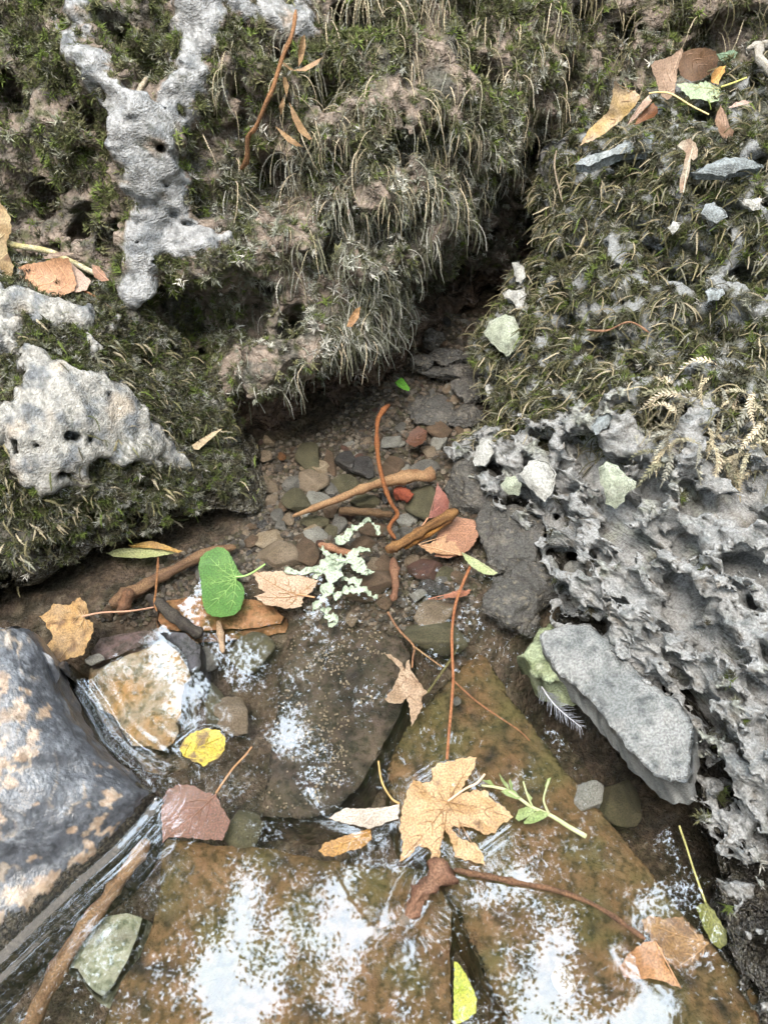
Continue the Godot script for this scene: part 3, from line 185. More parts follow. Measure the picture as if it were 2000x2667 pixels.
	{"name": "crumpled_leaf", "label": "small crumpled tan leaf lying on the broad reddish brown leaf", "cat": "leaf", "group": "fallen leaves", "at": Transform3D(Vector3(1, 0, 0), Vector3(0, 1, 0), Vector3(0, 0, 1), Vector3(0.0632, 0.016, -0.5671)), "out": v2([-0.026, -0.003, -0.0152, -0.0058, -0.0065, -0.0092, 0.0066, -0.0143, 0.003, -0.0064, 0.0148, -0.0064, 0.0185, 0.0033, 0.0243, 0.0115, 0.0118, 0.0088, -0.0009, 0.008, -0.0126, 0.0088, -0.0177, 0.0047]), "stalk": v3([]), "sr": 0.0009, "tips": v2([-0.026, -0.003, 0.0223, 0.0102, 0.0055, -0.0131]), "pin": 0, "c1": Color(0.47, 0.28, 0.15), "c2": Color(0.37, 0.2, 0.1), "cv": Color(0.735, 0.45, 0.255), "cs": Color(0.735, 0.45, 0.255), "curl": 0.007, "bend": 0, "wave": 0.005, "tooth": 0.0012, "wet": 0, "spots": 0, "step": 0.004},
	{"name": "green_leaf", "label": "small glossy green leaf lying among pebbles under the bank", "cat": "leaf", "group": "", "at": Transform3D(Vector3(1, 0, 0), Vector3(0, 1, 0), Vector3(0, 0, 1), Vector3(0.0238, 0.024, -0.83)), "out": v2([-0.0103, -0.0048, -0.0063, -0.0095, -0.0009, -0.011, 0.0047, -0.0029, 0.0096, 0.0064, 0.0077, 0.011, 0.0015, 0.0082, -0.0059, 0.0027]), "stalk": v3([]), "sr": 0.0009, "tips": v2([0.0095, 0.0092, -0.0094, -0.0058]), "pin": 0, "c1": Color(0.12, 0.33, 0.03), "c2": Color(0.17, 0.42, 0.05), "cv": Color(0.21, 0.525, 0.075), "cs": Color(0.21, 0.525, 0.075), "curl": 0.004, "bend": 0, "wave": 0.002, "tooth": 0.0003, "wet": 0, "spots": 0, "step": 0.003},
	{"name": "oval_leaf", "label": "yellow green leaf lying sunk in the dark gap between the two rust slabs", "cat": "leaf", "group": "fallen leaves", "at": Transform3D(Vector3(1, 0, 0), Vector3(0, 1, 0), Vector3(0, 0, 1), Vector3(0.0623, -0.03, -0.1489)), "out": v2([-0.0062, -0.0231, -0.0033, -0.0226, -0.0004, -0.0189, 0.0054, -0.0091, 0.0103, 0.0038, 0.0085, 0.0132, 0.0022, 0.017, -0.0073, 0.0204, -0.0092, 0.0193]), "stalk": v3([]), "sr": 0.0009, "tips": v2([-0.0087, 0.0201, -0.0057, -0.0223]), "pin": 2, "c1": Color(0.34, 0.4, 0.03), "c2": Color(0.44, 0.42, 0.04), "cv": Color(0.54, 0.63, 0.075), "cs": Color(0.54, 0.63, 0.075), "curl": 0.002, "bend": 0, "wave": 0.002, "tooth": 0.0008, "wet": 1, "spots": 0, "step": 0.004},
	{"name": "oval_leaf", "label": "olive green toothed leaf on a long stalk in the dark water by the right boulder", "cat": "leaf", "group": "fallen leaves", "at": Transform3D(Vector3(1, 0, 0), Vector3(0, 1, 0), Vector3(0, 0, 1), Vector3(0.2637, -0.012, -0.194)), "out": v2([-0.0099, -0.0133, -0.0054, -0.0163, 0.0001, -0.0176, 0.0046, -0.011, 0.0071, -0.0031, 0.0103, 0.0041, 0.008, 0.0139, 0.0019, 0.0174, -0.0024, 0.0147, -0.0058, 0.0105, -0.0084, 0.0007]), "stalk": v3([-0.0013, 0.001, -0.0172, -0.0068, 0.008, -0.0383, -0.0113, 0.016, -0.0562, -0.016, 0.024, -0.0709]), "sr": 0.0009, "tips": v2([-0.0013, -0.0172, 0.0036, 0.0164]), "pin": 3, "c1": Color(0.2, 0.2, 0.05), "c2": Color(0.16, 0.17, 0.045), "cv": Color(0.33, 0.33, 0.105), "cs": Color(0.33, 0.31, 0.12), "curl": 0.003, "bend": 0, "wave": 0.002, "tooth": 0.0013, "wet": 1, "spots": 0.1, "step": 0.004},
	{"name": "decayed_leaf", "label": "tattered translucent brown leaf lying on the tip of the rust slab", "cat": "leaf", "group": "fallen leaves", "at": Transform3D(Vector3(1, 0, 0), Vector3(0, 1, 0), Vector3(0, 0, 1), Vector3(0.2259, -0.004, -0.1822)), "out": v2([-0.0207, -0.0141, -0.0106, -0.0179, 0.0009, -0.0153, 0.0131, -0.0162, 0.0211, -0.0076, 0.0288, 0.0028, 0.0227, 0.0123, 0.0062, 0.0207, -0.0031, 0.0223, -0.01, 0.0123, -0.0122, 0.0057, -0.0166, 0.0011, -0.0197, -0.0059]), "stalk": v3([]), "sr": 0.0009, "tips": v2([0.0288, 0.0028, -0.0191, -0.0128, -0.0023, 0.0212]), "pin": 2, "c1": Color(0.3, 0.17, 0.07), "c2": Color(0.2, 0.11, 0.05), "cv": Color(0.48, 0.285, 0.135), "cs": Color(0.48, 0.285, 0.135), "curl": 0.003, "bend": 0, "wave": 0.003, "tooth": 0.002, "wet": 1, "spots": 0.35, "step": 0.004},
	{"name": "curled_leaf", "label": "brown curled leaf poking out of the water beside the tattered leaf", "cat": "leaf", "group": "fallen leaves", "at": Transform3D(Vector3(1, 0, 0), Vector3(0, 1, 0), Vector3(0, 0, 1), Vector3(0.2033, 0.002, -0.1607)), "out": v2([-0.0205, -0.003, -0.0137, -0.0102, -0.0035, -0.0159, 0.0054, -0.0159, 0.0097, -0.011, 0.0102, -0.0014, 0.0142, 0.0081, 0.0178, 0.0166, 0.0088, 0.0127, -0.0002, 0.0096, -0.0102, 0.0073, -0.0182, 0.0034]), "stalk": v3([]), "sr": 0.0009, "tips": v2([0.0054, -0.0159, 0.0173, 0.0158]), "pin": 2, "c1": Color(0.42, 0.22, 0.1), "c2": Color(0.3, 0.15, 0.07), "cv": Color(0.66, 0.36, 0.18), "cs": Color(0.66, 0.36, 0.18), "curl": -0.02, "bend": 0, "wave": 0.004, "tooth": 0.0008, "wet": 1, "spots": 0, "step": 0.004},
	{"name": "maple_leaf", "label": "rolled cream leaf with yellow upper edge on the mossy ledge", "cat": "leaf", "group": "fallen leaves", "at": Transform3D(Vector3(0.9369, 0.2049, 0.2832), Vector3(-0.3495, 0.5493, 0.759), Vector3(0, -0.8101, 0.5863), Vector3(0.2446, 0.3359, -0.9076)), "out": v2([-0.0347, 0.0316, -0.0296, 0.0242, -0.0246, 0.0156, -0.0149, 0.0074, -0.0047, -0.0006, -0.0014, -0.0116, 0.0005, -0.0252, 0.0031, -0.0262, 0.0059, -0.0222, 0.0153, -0.0176, 0.0217, -0.0182, 0.0259, -0.0141, 0.0274, -0.0103, 0.0214, -0.0021, 0.014, 0.0048, 0.0015, 0.0151, -0.0075, 0.0221, -0.0193, 0.0276]), "stalk": v3([0.0363, 0.001, -0.0125, 0.0464, 0.001, -0.0128, 0.0593, 0.001, -0.0098, 0.079, 0.001, 0.003, 0.097, 0.001, 0.0132]), "sr": 0.0009, "tips": v2([0.0337, -0.0121, -0.0327, 0.0304, 0.0025, -0.0244]), "pin": 2, "c1": Color(0.5, 0.38, 0.27), "c2": Color(0.5, 0.34, 0.13), "cv": Color(0.42, 0.27, 0.15), "cs": Color(0.6, 0.46, 0.22), "curl": 0.018, "bend": 0, "wave": 0.005, "tooth": 0.001, "wet": 0, "spots": 0, "step": 0.004},
	{"name": "oval_leaf", "label": "pinkish tan leaf standing upright on the mossy ledge", "cat": "leaf", "group": "fallen leaves", "at": Transform3D(Vector3(0.995, -0.0353, -0.0937), Vector3(0.1001, 0.3505, 0.9312), Vector3(0, -0.9359, 0.3522), Vector3(0.3045, 0.3612, -0.94)), "out": v2([-0.0213, -0.0069, -0.0171, -0.0116, -0.0075, -0.0129, 0.0019, -0.0159, 0.0124, -0.0242, 0.0152, -0.0206, 0.0131, -0.0123, 0.0123, -0.0003, 0.0117, 0.0131, 0.0123, 0.0204, 0.0046, 0.026, -0.0017, 0.0229, -0.007, 0.0167, -0.0114, 0.007, -0.0176, -0.0015]), "stalk": v3([]), "sr": 0.0009, "tips": v2([0.003, 0.0254, 0.0126, -0.023]), "pin": 3, "c1": Color(0.55, 0.39, 0.29), "c2": Color(0.48, 0.33, 0.24), "cv": Color(0.855, 0.615, 0.465), "cs": Color(0.855, 0.615, 0.465), "curl": 0.006, "bend": 0, "wave": 0.002, "tooth": 0.0008, "wet": 0, "spots": 0, "step": 0.004},
	{"name": "round_leaf", "label": "dark brown rounded leaf leaning behind the pinkish leaf on the ledge", "cat": "leaf", "group": "fallen leaves", "at": Transform3D(Vector3(0.9988, 0.0198, 0.0457), Vector3(-0.0498, 0.3982, 0.9159), Vector3(0, -0.9171, 0.3987), Vector3(0.3436, 0.36, -0.9651)), "out": v2([-0.0182, -0.0125, -0.0085, -0.0161, 0.0049, -0.0173, 0.0164, -0.0136, 0.0213, -0.005, 0.0211, 0.0023, 0.0146, 0.0085, 0.0058, 0.014, -0.005, 0.0159, -0.0123, 0.0133, -0.0184, 0.0096, -0.0217, 0.0009]), "stalk": v3([]), "sr": 0.0009, "tips": v2([-0.0163, -0.0137, 0.0133, 0.0091]), "pin": 3, "c1": Color(0.2, 0.115, 0.065), "c2": Color(0.13, 0.075, 0.045), "cv": Color(0.33, 0.2025, 0.1275), "cs": Color(0.33, 0.2025, 0.1275), "curl": 0.005, "bend": 0, "wave": 0.002, "tooth": 0.0006, "wet": 0, "spots": 0.2, "step": 0.004},
	{"name": "maple_leaf", "label": "pale green maple leaf lying on the mossy ledge", "cat": "leaf", "group": "fallen leaves", "at": Transform3D(Vector3(1, 0, 0), Vector3(0, 0.7507, 0.6606), Vector3(0, -0.6606, 0.7507), Vector3(0.3377, 0.3512, -0.9157)), "out": v2([-0.0264, -0.0096, -0.0169, -0.0103, -0.0061, -0.0089, 0.0047, -0.013, 0.0129, -0.0082, 0.021, -0.0055, 0.0203, 0.0027, 0.0168, 0.0109, 0.0067, 0.0133, 0.0019, 0.0088, -0.0048, 0.0081, -0.013, 0.0088, -0.017, 0.0027]), "stalk": v3([0.0203, 0.001, -0.0048, 0.0345, 0.001, -0.0096, 0.0474, 0.001, -0.0148]), "sr": 0.0009, "tips": v2([0.0203, -0.0048, -0.0251, -0.0093, 0.0073, 0.0125, 0.0061, -0.012]), "pin": 2, "c1": Color(0.33, 0.42, 0.27), "c2": Color(0.4, 0.47, 0.3), "cv": Color(0.5, 0.5, 0.25), "cs": Color(0.5, 0.48, 0.15), "curl": 0.005, "bend": 0, "wave": 0.002, "tooth": 0.0016, "wet": 0, "spots": 0, "step": 0.004},
	{"name": "oval_leaf", "label": "small orange leaf leaning on the dark brown leaf on the ledge", "cat": "leaf", "group": "fallen leaves", "at": Transform3D(Vector3(0.9794, -0.1143, -0.1663), Vector3(0.2018, 0.5549, 0.8071), Vector3(0, -0.824, 0.5665), Vector3(0.365, 0.3554, -0.954)), "out": v2([-0.0098, 0.0014, -0.0058, -0.0045, 0.0023, -0.0081, 0.0084, -0.0091, 0.0083, -0.0027, 0.0036, 0.0038, 0.0005, 0.011, -0.0075, 0.0082]), "stalk": v3([]), "sr": 0.0009, "tips": v2([0.0077, -0.0084, -0.0059, 0.0092]), "pin": 0, "c1": Color(0.6, 0.36, 0.1), "c2": Color(0.55, 0.3, 0.12), "cv": Color(0.93, 0.57, 0.18), "cs": Color(0.93, 0.57, 0.18), "curl": 0.004, "bend": 0, "wave": 0.002, "tooth": 0.0008, "wet": 0, "spots": 0, "step": 0.004},
	{"name": "oval_leaf", "label": "dull bluish green leaf behind the pale green leaf on the ledge", "cat": "leaf", "group": "fallen leaves", "at": Transform3D(Vector3(0.9949, -0.0512, -0.087), Vector3(0.1009, 0.5044, 0.8575), Vector3(0, -0.8619, 0.507), Vector3(0.3843, 0.3597, -0.9903)), "out": v2([-0.0137, -0.0032, -0.0043, -0.0053, 0.0071, -0.0087, 0.012, -0.0056, 0.0084, 0.0008, 0.0029, 0.0041, 0.0015, 0.0105, -0.0043, 0.0062, -0.0094, 0.0012]), "stalk": v3([]), "sr": 0.0009, "tips": v2([0.0119, -0.0062, -0.0129, -0.0029]), "pin": 0, "c1": Color(0.21, 0.3, 0.2), "c2": Color(0.16, 0.24, 0.15), "cv": Color(0.345, 0.48, 0.33), "cs": Color(0.345, 0.48, 0.33), "curl": 0.006, "bend": 0, "wave": 0.002, "tooth": 0.0008, "wet": 0, "spots": 0, "step": 0.004},
	{"name": "folded_leaf", "label": "russet folded leaf beside the rolled cream leaf on the ledge", "cat": "leaf", "group": "fallen leaves", "at": Transform3D(Vector3(0.979, 0.1273, 0.1592), Vector3(-0.2039, 0.6116, 0.7645), Vector3(0, -0.7809, 0.6247), Vector3(0.2837, 0.3308, -0.9091)), "out": v2([-0.0129, 0.0089, -0.0093, 0.0001, -0.0018, -0.0072, 0.0058, -0.0125, 0.01, -0.0077, 0.0104, 0, 0.0067, 0.0049, -0.0012, 0.0057, -0.0076, 0.0079]), "stalk": v3([]), "sr": 0.0009, "tips": v2([0.0098, -0.0116, -0.0122, 0.0083]), "pin": 0, "c1": Color(0.24, 0.1, 0.04), "c2": Color(0.17, 0.07, 0.03), "cv": Color(0.39, 0.18, 0.09), "cs": Color(0.39, 0.18, 0.09), "curl": 0.01, "bend": 0, "wave": 0.002, "tooth": 0.0008, "wet": 0, "spots": 0, "step": 0.004},
	{"name": "folded_leaf", "label": "pinkish cream leaf squeezed between the rolled leaf and the russet leaf", "cat": "leaf", "group": "fallen leaves", "at": Transform3D(Vector3(0.9678, 0.1574, 0.1967), Vector3(-0.2519, 0.6046, 0.7557), Vector3(0, -0.7809, 0.6247), Vector3(0.2759, 0.3356, -0.9122)), "out": v2([-0.0135, 0.0145, -0.0087, 0.0058, -0.0025, -0.0027, 0.0037, -0.0099, 0.0074, -0.0134, 0.011, -0.0061, 0.008, -0.0019, 0.0004, 0.0039, -0.0058, 0.0099]), "stalk": v3([]), "sr": 0.0009, "tips": v2([0.0074, -0.0128, -0.0129, 0.0139]), "pin": 0, "c1": Color(0.52, 0.37, 0.29), "c2": Color(0.42, 0.28, 0.2), "cv": Color(0.81, 0.585, 0.465), "cs": Color(0.81, 0.585, 0.465), "curl": 0.006, "bend": 0, "wave": 0.002, "tooth": 0.0008, "wet": 0, "spots": 0, "step": 0.004},
	{"name": "bleached_leaf", "label": "bent bleached cream leaf with brown tip standing in the moss", "cat": "leaf", "group": "fallen leaves", "at": Transform3D(Vector3(0.9949, -0.0458, -0.0896), Vector3(0.1007, 0.453, 0.8858), Vector3(0, -0.8903, 0.4553), Vector3(0.291, 0.3407, -0.7762)), "out": v2([-0.0138, -0.0135, -0.0081, -0.018, 0.0004, -0.0203, 0.0066, -0.0164, 0.0096, -0.0109, 0.0096, -0.0042, 0.0063, -0.0008, 0.0034, -0.003, 0.0042, 0.0071, 0.0031, 0.0173, 0.0006, 0.0277, -0.0032, 0.0282, -0.005, 0.0196, -0.0036, 0.006, -0.0023, -0.0075, -0.0079, -0.0114]), "stalk": v3([]), "sr": 0.0009, "tips": v2([0.0006, 0.0277, 0.0047, -0.0164]), "pin": 0, "c1": Color(0.7, 0.62, 0.5), "c2": Color(0.4, 0.27, 0.19), "cv": Color(1, 0.96, 0.78), "cs": Color(1, 0.96, 0.78), "curl": 0.006, "bend": 0, "wave": 0.004, "tooth": 0.0003, "wet": 0, "spots": 0, "step": 0.004},
	{"name": "folded_leaf", "label": "narrow folded brown leaf standing in the moss by the white twig", "cat": "leaf", "group": "fallen leaves", "at": Transform3D(Vector3(0.9526, 0.1295, 0.2753), Vector3(-0.3042, 0.4056, 0.8619), Vector3(0, -0.9048, 0.4258), Vector3(0.3434, 0.3462, -0.8455)), "out": v2([-0.0083, -0.0116, -0.0057, -0.0185, 0.0011, -0.0092, 0.0049, 0.0002, 0.0106, 0.0061, 0.0092, 0.0166, 0.0022, 0.0142, -0.0045, 0.0059, -0.0095, -0.0035]), "stalk": v3([]), "sr": 0.0009, "tips": v2([0.0097, 0.016, -0.0052, -0.0173]), "pin": 0, "c1": Color(0.42, 0.28, 0.2), "c2": Color(0.22, 0.13, 0.08), "cv": Color(0.66, 0.45, 0.33), "cs": Color(0.66, 0.45, 0.33), "curl": 0.01, "bend": 0, "wave": 0.002, "tooth": 0.0008, "wet": 0, "spots": 0, "step": 0.004},
	{"name": "oval_leaf", "label": "small pale pink leaf lying flat near the white twig", "cat": "leaf", "group": "fallen leaves", "at": Transform3D(Vector3(1, 0, 0), Vector3(0, 0.8619, 0.507), Vector3(0, -0.507, 0.8619), Vector3(0.3591, 0.3616, -0.8578)), "out": v2([-0.0122, 0.0035, -0.0053, -0.0016, 0.0039, -0.0038, 0.0122, -0.0038, 0.0047, 0.0013, -0.0033, 0.0042]), "stalk": v3([]), "sr": 0.0009, "tips": v2([-0.0122, 0.0035, 0.0115, -0.0035]), "pin": 0, "c1": Color(0.5, 0.36, 0.3), "c2": Color(0.42, 0.3, 0.24), "cv": Color(0.78, 0.57, 0.48), "cs": Color(0.78, 0.57, 0.48), "curl": 0.003, "bend": 0, "wave": 0.002, "tooth": 0.0008, "wet": 0, "spots": 0, "step": 0.004},
	{"name": "brown_leaf", "label": "orange brown leaf with serrated edge on the ledge above the left boulder", "cat": "leaf", "group": "fallen leaves", "at": Transform3D(Vector3(1, 0, 0), Vector3(0, 0.7557, 0.6549), Vector3(0, -0.6549, 0.7557), Vector3(-0.3383, 0.2462, -0.7281)), "out": v2([-0.0307, -0.01, -0.0202, -0.0135, -0.0062, -0.0142, 0.0077, -0.0175, 0.0229, -0.017, 0.0253, -0.0053, 0.0289, 0.0069, 0.0261, 0.0139, 0.008, 0.0242, -0.0106, 0.0195, -0.0223, 0.0111, -0.0289, 0.0017]), "stalk": v3([]), "sr": 0.0009, "tips": v2([0.0289, 0.0088, -0.0295, -0.0095]), "pin": 3, "c1": Color(0.52, 0.29, 0.16), "c2": Color(0.42, 0.22, 0.12), "cv": Color(0.81, 0.465, 0.27), "cs": Color(0.81, 0.465, 0.27), "curl": 0.008, "bend": 0, "wave": 0.003, "tooth": 0.001, "wet": 0, "spots": 0, "step": 0.004},
	{"name": "brown_leaf", "label": "pale pinkish leaf underneath the orange brown leaf on the left ledge", "cat": "leaf", "group": "fallen leaves", "at": Transform3D(Vector3(1, 0, 0), Vector3(0, 0.8, 0.6), Vector3(0, -0.6, 0.8), Vector3(-0.3146, 0.2394, -0.7281)), "out": v2([-0.007, -0.0238, 0.0014, -0.0165, 0.0099, -0.0093, 0.0176, -0.002, 0.0133, 0.0081, 0.0035, 0.0105, -0.0059, 0.0105, -0.015, 0.0173, -0.0178, 0.0052]), "stalk": v3([]), "sr": 0.0009, "tips": v2([0.0172, -0.0008, -0.0151, 0.0149]), "pin": 0, "c1": Color(0.47, 0.34, 0.27), "c2": Color(0.38, 0.26, 0.19), "cv": Color(0.735, 0.54, 0.435), "cs": Color(0.735, 0.54, 0.435), "curl": 0.004, "bend": 0, "wave": 0.002, "tooth": 0.0008, "wet": 0, "spots": 0, "step": 0.004},
	{"name": "brown_leaf", "label": "tan leaf with dark stain propped upright at the left edge of the ledge", "cat": "leaf", "group": "fallen leaves", "at": Transform3D(Vector3(0.8343, -0.2982, -0.4638), Vector3(0.5514, 0.4511, 0.7018), Vector3(0, -0.8412, 0.5408), Vector3(-0.3808, 0.2693, -0.747)), "out": v2([-0.0108, -0.0428, 0.0016, -0.0418, 0.0071, -0.0341, 0.0094, -0.0244, 0.0085, -0.0123, 0.0038, -0.0044, 0.0034, 0.0066, 0.0075, 0.0199, 0.0014, 0.0403, -0.0086, 0.0482, -0.0232, 0.0448]), "stalk": v3([]), "sr": 0.0009, "tips": v2([-0.0085, 0.0471, -0.0027, -0.0411]), "pin": 3, "c1": Color(0.46, 0.36, 0.2), "c2": Color(0.36, 0.24, 0.12), "cv": Color(0.72, 0.57, 0.33), "cs": Color(0.72, 0.57, 0.33), "curl": 0.01, "bend": 0, "wave": 0.004, "tooth": 0.0008, "wet": 0, "spots": 0.2, "step": 0.004},
	{"name": "brown_leaf", "label": "small curled brown leaf between gravel and bank on the left ledge", "cat": "leaf", "group": "fallen leaves", "at": Transform3D(Vector3(0.979, -0.1592, -0.1273), Vector3(0.2039, 0.7645, 0.6116), Vector3(0, -0.6247, 0.7809), Vector3(-0.2835, 0.2526, -0.7228)), "out": v2([-0.007, -0.009, 0.0001, -0.0072, 0.0057, -0.0006, 0.0091, 0.0058, 0.0026, 0.0081, -0.0041, 0.0049, -0.0064, -0.002]), "stalk": v3([]), "sr": 0.0009, "tips": v2([0.0091, 0.0058, -0.0065, -0.0086]), "pin": 0, "c1": Color(0.4, 0.22, 0.14), "c2": Color(0.3, 0.16, 0.1), "cv": Color(0.63, 0.36, 0.24), "cs": Color(0.63, 0.36, 0.24), "curl": 0.005, "bend": 0, "wave": 0.002, "tooth": 0.0008, "wet": 0, "spots": 0, "step": 0.004},
	{"name": "brown_leaf", "label": "crumpled grey brown leaf above the orange brown leaf on the left ledge", "cat": "leaf", "group": "fallen leaves", "at": Transform3D(Vector3(1, 0, 0), Vector3(0, 0.7071, 0.7071), Vector3(0, -0.7071, 0.7071), Vector3(-0.3306, 0.258, -0.7469)), "out": v2([-0.0143, 0.0003, -0.006, -0.0031, 0.0057, -0.0036, 0.0169, -0.0027, 0.0102, 0.0015, -0.0015, 0.0033, -0.0109, 0.0042]), "stalk": v3([]), "sr": 0.0009, "tips": v2([0.0169, -0.0027, -0.0131, 0.0006]), "pin": 0, "c1": Color(0.33, 0.24, 0.18), "c2": Color(0.25, 0.17, 0.13), "cv": Color(0.525, 0.39, 0.3), "cs": Color(0.525, 0.39, 0.3), "curl": 0.006, "bend": 0, "wave": 0.004, "tooth": 0.0008, "wet": 0, "spots": 0, "step": 0.004},
	{"name": "willow_leaf", "label": "narrow orange brown leaf caught in the hanging moss of the bank", "cat": "leaf", "group": "fallen leaves", "at": Transform3D(Vector3(0.9797, -0.0616, -0.1908), Vector3(0.2005, 0.3008, 0.9324), Vector3(0, -0.9517, 0.307), Vector3(-0.0319, 0.193, -0.7342)), "out": v2([-0.0079, 0.0099, -0.0047, -0.0004, 0.0017, -0.0087, 0.0079, -0.0108, 0.0053, 0.0002, -0.0024, 0.0098]), "stalk": v3([]), "sr": 0.0009, "tips": v2([-0.0074, 0.0094, 0.0074, -0.0101]), "pin": 0, "c1": Color(0.45, 0.26, 0.12), "c2": Color(0.36, 0.2, 0.1), "cv": Color(0.705, 0.42, 0.21), "cs": Color(0.705, 0.42, 0.21), "curl": 0.003, "bend": 0, "wave": 0.002, "tooth": 0.0002, "wet": 0, "spots": 0, "step": 0.004},
	{"name": "willow_leaf", "label": "thin tan leaf lying on the mud slope beside the left boulder", "cat": "leaf", "group": "fallen leaves", "at": Transform3D(Vector3(0.9773, -0.161, -0.138), Vector3(0.212, 0.742, 0.636), Vector3(0, -0.6508, 0.7593), Vector3(-0.1968, 0.0815, -0.6634)), "out": v2([-0.0144, 0.0057, -0.0045, -0.0014, 0.008, -0.0094, 0.0175, -0.013, 0.0105, -0.0056, 0.0018, 0.0023, -0.0069, 0.0109, -0.0119, 0.0103]), "stalk": v3([]), "sr": 0.0009, "tips": v2([0.0175, -0.013, -0.0131, 0.0078]), "pin": 0, "c1": Color(0.46, 0.36, 0.22), "c2": Color(0.38, 0.28, 0.16), "cv": Color(0.72, 0.57, 0.36), "cs": Color(0.72, 0.57, 0.36), "curl": 0.003, "bend": 0, "wave": 0.002, "tooth": 0.0002, "wet": 0, "spots": 0, "step": 0.004},
	{"name": "brown_leaf", "label": "dark red brown leaf among the wet stones under the bank", "cat": "leaf", "group": "fallen leaves", "at": Transform3D(Vector3(1, 0, 0), Vector3(0, 1, 0), Vector3(0, 0, 1), Vector3(0.04, 0.012, -0.7409)), "out": v2([-0.0137, 0.0036, -0.0073, -0.0106, 0.0027, -0.0214, 0.0135, -0.0142, 0.0116, 0.0036, 0.0053, 0.0124, -0.0031, 0.0159, -0.009, 0.0107]), "stalk": v3([]), "sr": 0.0009, "tips": v2([-0.0102, 0.0089, 0.0122, -0.0124]), "pin": 2, "c1": Color(0.13, 0.06, 0.04), "c2": Color(0.1, 0.05, 0.03), "cv": Color(0.225, 0.12, 0.09), "cs": Color(0.225, 0.12, 0.09), "curl": 0.003, "bend": 0, "wave": 0.002, "tooth": 0.001, "wet": 1, "spots": 0, "step": 0.004},
	{"name": "brown_leaf", "label": "orange brown sliver of a leaf beside the dark brick-like stone", "cat": "leaf", "group": "fallen leaves", "at": Transform3D(Vector3(1, 0, 0), Vector3(0, 1, 0), Vector3(0, 0, 1), Vector3(0.0707, 0.008, -0.5068)), "out": v2([-0.0249, 0.0043, -0.0126, 0.0026, -0.0041, -0.0025, 0.0064, -0.0076, 0.0209, -0.0076, 0.015, 0.0026, 0.0057, 0.0043, -0.0065, 0.0038]), "stalk": v3([]), "sr": 0.0009, "tips": v2([-0.0249, 0.0043, 0.0198, -0.0068]), "pin": 0, "c1": Color(0.36, 0.15, 0.09), "c2": Color(0.28, 0.12, 0.07), "cv": Color(0.57, 0.255, 0.165), "cs": Color(0.57, 0.255, 0.165), "curl": 0.004, "bend": 0, "wave": 0.002, "tooth": 0.0015, "wet": 0, "spots": 0, "step": 0.004}]
var WET_ROCKS := [
	["big wet black rock with a dull sheen under the spongy boulder", Vector3(0.1482, 0.0146, -0.5905), Vector3(0.065, 0.0487, 0.078), 0.4, 500],
	["wet black rock below the big black rock, beside the willow leaf", Vector3(0.1571, 0.0057, -0.5269), Vector3(0.0751, 0.0357, 0.0595), 0.1, 501],
	["glistening wet black rock at the foot of the spongy boulder tip", Vector3(0.1085, 0.0046, -0.6625), Vector3(0.0792, 0.0319, 0.058), -0.5, 502],
	["wet black rock in the shade beside the grey block", Vector3(0.1346, 0.0001, -0.4946), Vector3(0.0564, 0.0338, 0.0582), 0.7, 503],
	["small black wet rock between the two big black rocks", Vector3(0.1306, 0.0013, -0.5559), Vector3(0.0356, 0.0245, 0.035), 0.9, 504],
	["low dark wet stone at the mouth of the gully", Vector3(0.0935, 0.0188, -0.8623), Vector3(0.0683, 0.0128, 0.0256), 0.1, 505],
	["black wet stone beside the gully water", Vector3(0.0518, 0.0243, -0.8734), Vector3(0.024, 0.0144, 0.0278), 0.3, 506],
	["brown wet stone in the gully", Vector3(0.089, 0.0286, -0.8818), Vector3(0.0482, 0.0118, 0.0237), -0.2, 507],
	["black wet rock at the back of the gully", Vector3(0.0663, 0.0355, -0.91), Vector3(0.0227, 0.0182, 0.0262), 0.2, 508],
	["black wet rock in the shade under the mossy boulder", Vector3(0.1165, 0.016, -0.8267), Vector3(0.0502, 0.0201, 0.0335), 0, 509],
	["dark wet stone half under the mossy boulder", Vector3(0.1017, 0.0037, -0.7909), Vector3(0.0426, 0.0123, 0.0246), 0.2, 510],
	["flat black stone lying in the stream above the pebbles", Vector3(0.0571, -0.0003, -0.8054), Vector3(0.0496, 0.0124, 0.0538), 0.5, 511]]
